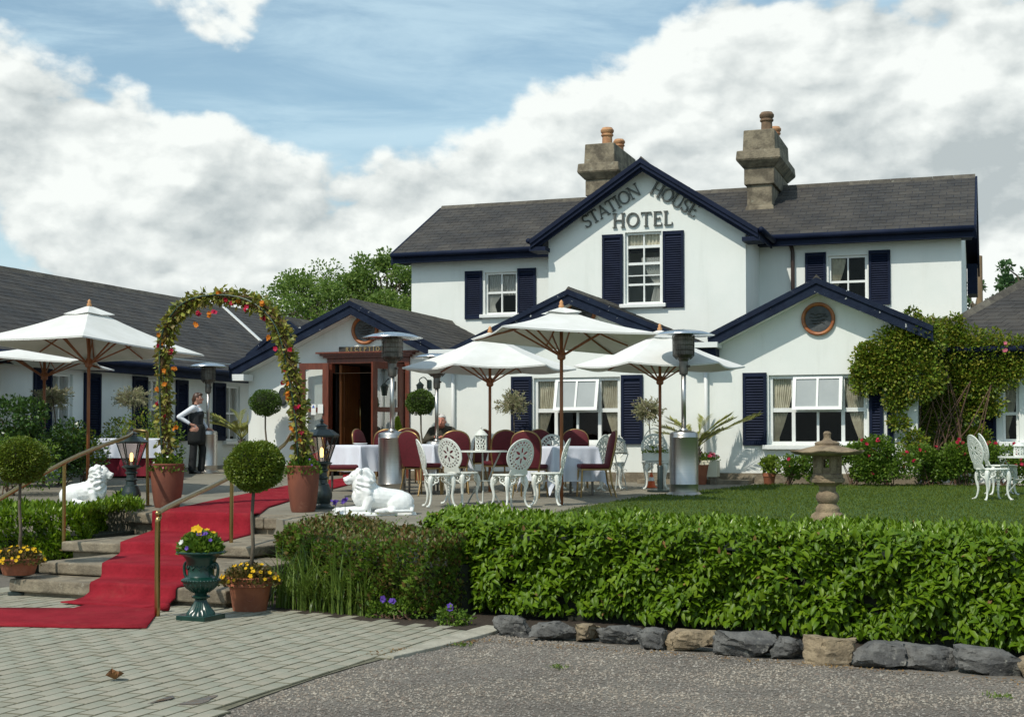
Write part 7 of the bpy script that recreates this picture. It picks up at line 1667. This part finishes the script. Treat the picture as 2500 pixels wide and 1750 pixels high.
mb.add(vs, [(i * n + k, i * n + (k + 1) % n, (i + 1) * n + (k + 1) % n, (i + 1) * n + k) for i in range(len(prof) - 1) for k in range(n)]); mb.build('roof', m_stonel, t, smooth=True)
mb = MB(); mb.lathe(S_([(.125, .795), (.13, .83), (.115, .85), (.06, .87), (.045, .885), (.036, .92), (.038, .97), (.042, 1.0), (.025, 1.035), (.001, 1.04)]), 16); mb.build('finial', m_stonel, t, auto=True)

# ---- dry leaf on the paving, wall lamp, oval wall sign
p = at_z(280, 1662); mb = MB(); vs = []
for j in range(7):
    for i in range(5): u, v = (i / 4 - .5), j / 6; w = math.sin(math.pi * min(1, v * .95 + .05)) * .06; vs.append((u * w * 2, v * .10 - .05, .012 + .05 * abs(u) * 1.2 + .03 * (v - .5) ** 2 * 4))
mb.add(vs, [(j * 5 + i, j * 5 + i + 1, j * 5 + 6 + i, j * 5 + 5 + i) for j in range(6) for i in range(4)]); mb.tube([(0, .045, .02), (.008, .075, .04), (.02, .09, .075)], .002, 5); o = mb.build('dry_leaf', m_leaf_d); o.location = p; o.rotation_euler = (0, 0, 1.0); tag(o, 'curled brown dry leaf lying on the paving', 'leaf')
p = at_y(1048, 935, YB - .01); t = thing('wall_lamp', 'black wall lamp right of the doorway behind the heater', 'wall lamp', p)
mb = MB(); mb.tube(smooth_path([(0, 0, 0), (-.05, -.12, .10), (-.10, -.22, .06), (-.08, -.25, -.02)]), .010, 6); mb.box(-.04, .04, -.02, 0, -.1, .06); mb.build('bracket', m_iron, t); mb = MB(); mb.lathe([(.045, -.22), (.075, -.05), (.085, -.045), (.03, 0), (.001, .03)], 6, (-.08, -.25, 0)); mb.build('lamp_head', m_iron, t)
p = at_y(692, 968, YB - .01); mb = MB(); n = 32
for (ra, rb_, d0_, d1_, mi_) in ((.10, .175, -.004, -.03, 0),): mb.add([(ra * math.cos(6.283 * k / n), d, rb_ * math.sin(6.283 * k / n)) for d in (d0_, d1_) for k in range(n)], [(k, (k + 1) % n, n + (k + 1) % n, n + k) for k in range(n)] + [tuple(range(n, 2 * n))])
t = thing('oval_wall_sign', 'small oval dark framed sign on the wall behind the arch', 'sign', p); mb.build('frame', m_iron, t); mb = MB(); mb.add([(.075 * math.cos(6.283 * k / n), -.032, .145 * math.sin(6.283 * k / n)) for k in range(n)], [tuple(range(n))]); mb.build('face', m_slab, t)
# ================================================================== PEOPLE AND LIONS
def person_waitress():
    """faces +x (picture right), y = away from the camera; right hand on hip, left hand resting on the heater"""
    p = T(478, 1156); H = hz(p, 958) - p.z; s = H / 1.68
    t = thing('person', 'waitress in white shirt, black waistcoat and apron, hand on hip, leaning on a heater', 'person', p, YAW)
    t.scale = (s, s, s); V_ = Vector
    hd = V_((.035, 0, 1.555)); mb = MB()
    mb.ell(hd, (.088, .070, .112), 16, 12); mb.ell(hd + V_((.045, 0, -.062)), (.045, .046, .05), 12, 8); mb.cap(hd + V_((.082, 0, .015)), hd + V_((.102, 0, -.022)), .011, .016); mb.ell(hd + V_((.078, 0, -.052)), (.018, .026, .010), 8, 6); mb.ell(hd + V_((.07, 0, -.085)), (.026, .028, .022), 8, 6)
    for sy in (-1, 1): mb.ell(hd + V_((-.005, sy * .070, -.008)), (.020, .012, .032), 8, 6)
    mb.cap((-.005, 0, 1.36), (.012, 0, 1.49), .052, .048)
    # trunk and legs (inside the clothes), arms
    mb.cap((0, 0, 1.02), (-.005, 0, 1.30), .12, .125); mb.cap((0, -.06, .92), (0, .06, .92), .13, .13)
    mb.cap((-.01, -.07, .90), (-.03, -.07, .50), .085, .058); mb.cap((-.03, -.07, .50), (-.06, -.07, .09), .055, .038); mb.cap((.02, .07, .90), (.14, .07, .50), .085, .058); mb.cap((.14, .07, .50), (.10, .07, .09), .055, .038)
    rs, re, rw = V_((-.02, -.17, 1.36)), V_((-.30, -.24, 1.17)), V_((-.07, -.19, 1.02)); ls, le, lw = V_((.0, .17, 1.36)), V_((.06, .24, 1.10)), V_((.20, .18, .93))
    mb.cap(rs, re, .045, .036); mb.cap(re, rw, .036, .024); mb.cap(ls, le, .045, .036); mb.cap(le, lw, .036, .024)
    def hand(w, d, up, th_side):
        d, up = V_(d).normalized(), V_(up).normalized(); sd = d.cross(up); mb.cap(w, w + d * .07, .026, .030, 8)
        for k in range(4): b0 = w + d * .085 + sd * (k - 1.5) * .019; l_ = (.034, .040, .038, .030)[k]; mb.cap(b0 - d * .02, b0 + d * l_ * .6 - up * .006, .0105, .010, 6); mb.cap(b0 + d * l_ * .6 - up * .006, b0 + d * l_ * 1.5 - up * .03, .010, .008, 6)
        mb.cap(w + d * .02 + sd * th_side * .02, w + d * .055 + sd * th_side * .055 - up * .01, .012, .010, 6); mb.cap(w + d * .055 + sd * th_side * .055 - up * .01, w + d * .085 + sd * th_side * .06 - up * .02, .010, .008, 6)
    hand(rw, (.8, .25, -.35), (0, -1, 0.2), 1); hand(lw, (.9, -.1, -.15), (0, 0, 1), -1)
    body = remesh('body', mb, m_skin, t, .009, 3)
    mb = MB(); mb.ell(hd + V_((-.018, 0, .022)), (.094, .078, .108), 16, 12); mb.ell(hd + V_((-.085, 0, -.02)), (.045, .05, .06), 10, 8); mb.cap(hd + V_((-.09, 0, -.02)), hd + V_((-.10, 0, -.13)), .035, .018); mb.ell(hd + V_((.05, 0, .085)), (.05, .06, .035), 10, 8); hr = remesh('hair', mb, m_hair, t, .010, 2)
    for v in hr.data.vertices:                    # clear the face
        q = v.co - hd
        if q.x > .030 and q.z < .058: v.co.x = hd.x + .028
    mb = MB()
    for sy in (-1, 1): mb.ell(hd + V_((.079, sy * .030, .012)), (.010, .012, .007), 8, 6)
    mb.build('eyes', m_white, body, smooth=True); mb = MB()
    for sy in (-1, 1): mb.ell(hd + V_((.086, sy * .031, .012)), (.005, .006, .006), 6, 5); mb.cap(hd + V_((.086, sy * .014, .034)), hd + V_((.074, sy * .050, .034)), .005, .004, 6)
    mb.build('eyebrows_and_irises', m_hair, body, smooth=True)
    mb = MB(); mb.ell(hd + V_((.094, 0, -.052)), (.006, .020, .006), 8, 6); mb.build('lips', mat('lip', (.42, .12, .10), None, .4), body, smooth=True)
    mb = MB(); mb.cap((0, 0, 1.04), (-.005, 0, 1.26), .135, .15); mb.cap((-.01, -.12, 1.34), (-.01, .12, 1.34), .075, .075); mb.cap(rs, re, .060, .050); mb.cap(re, re.lerp(rw, .85), .050, .036); mb.cap(ls, le, .060, .050); mb.cap(le, le.lerp(lw, .85), .050, .036); mb.lathe([(.068, 1.375), (.072, 1.40), (.060, 1.425), (.052, 1.43), (.052, 1.37)], 16, (.002, 0, 0)); remesh('shirt', mb, m_shirt, t, .011, 2)
    mb = MB(); mb.cap((.0, 0, 1.00), (0, 0, 1.22), .140, .158); mb.ell((.035, 0, 1.22), (.135, .15, .12), 14, 10); mb.cap((.01, -.085, 1.25), (-.005, -.085, 1.395), .070, .045); mb.cap((.01, .085, 1.25), (-.005, .085, 1.395), .070, .045); remesh('waistcoat', mb, m_vest, t, .011, 2)
    mb = MB(); mb.lathe([(.150, 1.02), (.165, .95), (.175, .85), (.178, .70), (.172, .60), (.165, .60), (.165, .7), (.14, 1.02)], 28, (.01, 0, 0), flute=lambda i, k: .03 * math.sin(k * 1.35)); mb.cap((.16, .06, .98), (.165, .07, .92), .01, .01); ap = mb.build('apron', m_apron, t, smooth=True)
    mb = MB(); mb.cap((0, -.05, .93), (0, .05, .93), .135, .135); mb.cap((-.01, -.075, .90), (-.035, -.075, .50), .100, .080); mb.cap((-.035, -.075, .50), (-.065, -.075, .10), .080, .082); mb.cap((.02, .075, .90), (.14, .075, .50), .100, .080); mb.cap((.14, .075, .50), (.10, .075, .10), .080, .082); remesh('trousers', mb, m_trous, t, .012, 2)
    for (x, y) in ((-.06, -.075), (.10, .075)): mb = MB(); mb.cap((x - .03, y, .045), (x + .05, y, .045), .042, .042); mb.cap((x + .05, y, .04), (x + .17, y, .028), .042, .026); mb.box(x - .06, x + .18, y - .035, y + .035, 0.0, .014); remesh('shoe', mb, m_shoe, t, .008, 2)
    mb = MB(); mb.ell((.02, -.176, .965), (.012, .006, .02), 6, 5); mb.build('bottle_opener', m_dome, t, smooth=True)
person_waitress()
def person_man():
    """seated facing the camera, head bowed over the table"""
    p = T(1079, 1172); seat = thing('person', 'white haired man in an olive jumper sitting with head bowed at a table', 'person', p, YAW + R(-4)); t = seat; V_ = Vector
    zt_ = hz(p, 1010) - p.z; k = zt_ / 1.185; t.scale = (k, k, k)     # top of the bowed head above the ground when seated
    hd = V_((.01, -.20, 1.055)); mb = MB(); mb.ell(hd, (.078, .098, .115), 16, 12); mb.ell(hd + V_((0, -.045, -.065)), (.056, .055, .05), 12, 8); mb.cap(hd + V_((0, -.096, .0)), hd + V_((0, -.122, -.045)), .012, .019); mb.ell(hd + V_((0, -.085, -.075)), (.028, .018, .012), 8, 6)
    for sx_ in (-1, 1): mb.ell(hd + V_((sx_ * .080, .0, -.01)), (.013, .022, .035), 8, 6); mb.ell(hd + V_((sx_ * .045, -.07, -.03)), (.022, .02, .022), 8, 6)
    mb.cap((0, -.04, .93), (0, -.14, .99), .062, .058); mb.cap((0, .02, .50), (0, 0, .86), .13, .14); mb.cap((-.09, .0, .47), (-.10, -.42, .46), .085, .062); mb.cap((.09, .0, .47), (.10, -.42, .46), .085, .062); mb.cap((-.10, -.42, .45), (-.11, -.40, .08), .058, .040); mb.cap((.10, -.42, .45), (.11, -.40, .08), .058, .040)
    for sx_ in (-1, 1):
        a, b, c = V_((sx_ * .19, -.01, .89)), V_((sx_ * .27, -.18, .70)), V_((sx_ * .09, -.36, .765)); mb.cap(a, b, .05, .042); mb.cap(b, c, .042, .03); d = V_((-sx_ * .75, -.5, 0)).normalized(); sd = V_((d.y, -d.x, 0)) * sx_; mb.cap(c, c + d * .07, .030, .032, 8)
        for q in range(4): b0 = c + d * .09 + sd * (q - 1.5) * .020; mb.cap(b0 - d * .02, b0 + d * .03, .011, .010, 6); mb.cap(b0 + d * .03, b0 + d * .055 - V_((0, 0, .018)), .010, .008, 6)
        mb.cap(c + d * .02 - sd * .02, c + d * .06 - sd * .055, .012, .010, 6)
    body = remesh('body', mb, m_skin2, t, .010, 3)
    mb = MB(); mb.ell(hd + V_((0, .010, .026)), (.090, .102, .108), 16, 12); h_ = remesh('hair', mb, m_hairw, t, .010, 2)
    for v in h_.data.vertices:
        q = v.co - hd
        if q.y < -.03 and q.z < .060: v.co.y = hd.y - .03
    mb = MB(); mb.cap((0, .02, .50), (0, .0, .82), .165, .18); mb.cap((-.14, .0, .885), (.14, 0, .885), .085, .085); mb.cap((0, -.01, .9), (0, -.05, .95), .10, .075)
    for sx_ in (-1, 1): a, b, c = V_((sx_ * .18, -.01, .885)), V_((sx_ * .27, -.18, .70)), V_((sx_ * .10, -.35, .765)); mb.cap(a, b, .072, .062); mb.cap(b, c, .062, .044)
    remesh('jumper', mb, m_jump, t, .013, 3)
    mb = MB(); mb.cap((-.09, .02, .47), (-.10, -.42, .47), .10, .080); mb.cap((.09, .02, .47), (.10, -.42, .47), .10, .080); mb.cap((-.10, -.42, .46), (-.11, -.40, .10), .078, .07); mb.cap((.10, -.42, .46), (.11, -.40, .10), .078, .07); remesh('trousers', mb, m_trous, t, .014, 2)
    for sx_ in (-1, 1): mb = MB(); mb.cap((sx_ * .11, -.38, .045), (sx_ * .12, -.55, .04), .045, .035); remesh('shoe', mb, m_shoe, t, .010, 2)
    mb = MB(); mb.ell(hd + V_((-.03, -.092, .01)), (.010, .006, .006), 6, 5); mb.ell(hd + V_((.03, -.092, .01)), (.010, .006, .006), 6, 5); mb.build('eyes', m_hair, body, smooth=True)
    dup(rc0, p + DEP * .06, face(-94), 'red banquet chair the seated man sits on')
person_man()

def lion(label, p, rz, L_, H_):
    """couchant lion facing +x on a low plinth"""
    t = thing('lion_statue', label, 'lion statue', p, rz, 'white lion statues'); sx_, sz_ = L_ / .80, H_ / .52; V_ = Vector; mb = MB()
    mb.hexa([(-.36, -.15, 0), (.42, -.15, 0), (.42, .15, 0), (-.36, .15, 0), (-.35, -.14, .035), (.41, -.14, .035), (.41, .14, .035), (-.35, .14, .035)])
    mb.cap((-.20, 0, .16), (.06, 0, .19), .115, .125, 16); mb.ell((-.22, 0, .14), (.14, .15, .12), 16, 12)
    for sy in (-1, 1):
        mb.ell((-.20, sy * .10, .12), (.13, .055, .10), 14, 10); mb.cap((-.12, sy * .135, .06), (-.02, sy * .15, .05), .038, .034); mb.ell((.01, sy * .15, .05), (.05, .032, .028), 10, 8)
        mb.cap((.10, sy * .085, .17), (.13, sy * .095, .08), .06, .045); mb.cap((.12, sy * .095, .062), (.33, sy * .09, .055), .040, .034); mb.ell((.37, sy * .09, .056), (.052, .040, .030), 12, 8)
        for q in range(3): mb.ell((.412, sy * .09 + (q - 1) * .022, .050), (.018, .012, .02), 6, 5)
    mb.cap((-.34, .02, .10), (-.30, .18, .05), .022, .018); mb.cap((-.30, .18, .05), (-.14, .20, .05), .018, .018); mb.ell((-.11, .20, .05), (.04, .026, .024), 8, 6)
    mb.ell((.12, 0, .24), (.12, .125, .15), 16, 12); mb.ell((.14, 0, .34), (.115, .12, .13), 16, 12); mb.ell((.13, 0, .42), (.095, .095, .085), 16, 12); mb.ell((.17, 0, .20), (.08, .09, .11), 14, 10)
    hd = V_((.205, 0, .415)); mb.ell(hd, (.075, .068, .078), 14, 10); mb.cap(hd + V_((.04, 0, -.012)), hd + V_((.095, 0, -.028)), .046, .036); mb.ell(hd + V_((.085, 0, -.058)), (.034, .030, .024), 10, 8); mb.ell(hd + V_((.122, 0, -.012)), (.016, .022, .013), 8, 6)
    for sy in (-1, 1): mb.ell(hd + V_((-.02, sy * .075, .062)), (.020, .022, .028), 8, 6); mb.ell(hd + V_((.055, sy * .034, .022)), (.018, .014, .012), 8, 6); mb.ell(hd + V_((.10, sy * .018, -.035)), (.026, .022, .020), 8, 6)
    v = mb.v; mb.v = [(x * sx_, y * sx_, z * sz_) for x, y, z in v]
    g = rng(7)
    def disp(co):
        x, y, z = co[:, 0] / sx_, co[:, 1] / sx_, co[:, 2] / sz_
        r_ = np.sqrt(((x - .11) / .16) ** 2 + (y / .15) ** 2 + ((z - .33) / .21) ** 2); mane = np.clip(1.25 - r_, 0, .35) / .35 * (x < .215 + .25 * np.clip(.36 - z, 0, .2)) 
        an = np.arctan2(y, z - .36) ; ridge_ = np.sin(an * 13 + x * 26 + z * 18 + 1.5 * np.sin(z * 31)) * .6 + np.sin(an * 7 - x * 41 + z * 37) * .6 + .4 * np.sin(x * 70 + y * 60)
        return .015 * mane * ridge_ + .0012 * np.sin(x * 60) * np.sin(z * 70)
    remesh('lion_body', mb, m_lion, t, .0075, 2, disp=disp)
p = T(213, 1236); lion('white lying lion statue facing right beside the left lantern', p, YAW + R(-3), .80, hz(p, 1133) - p.z)
p = T(920, 1258); lion('white lying lion statue facing left above the bronze hedge', p + DEP * .1, YAW + R(196), .98, hz(p, 1147) - p.z + .03)
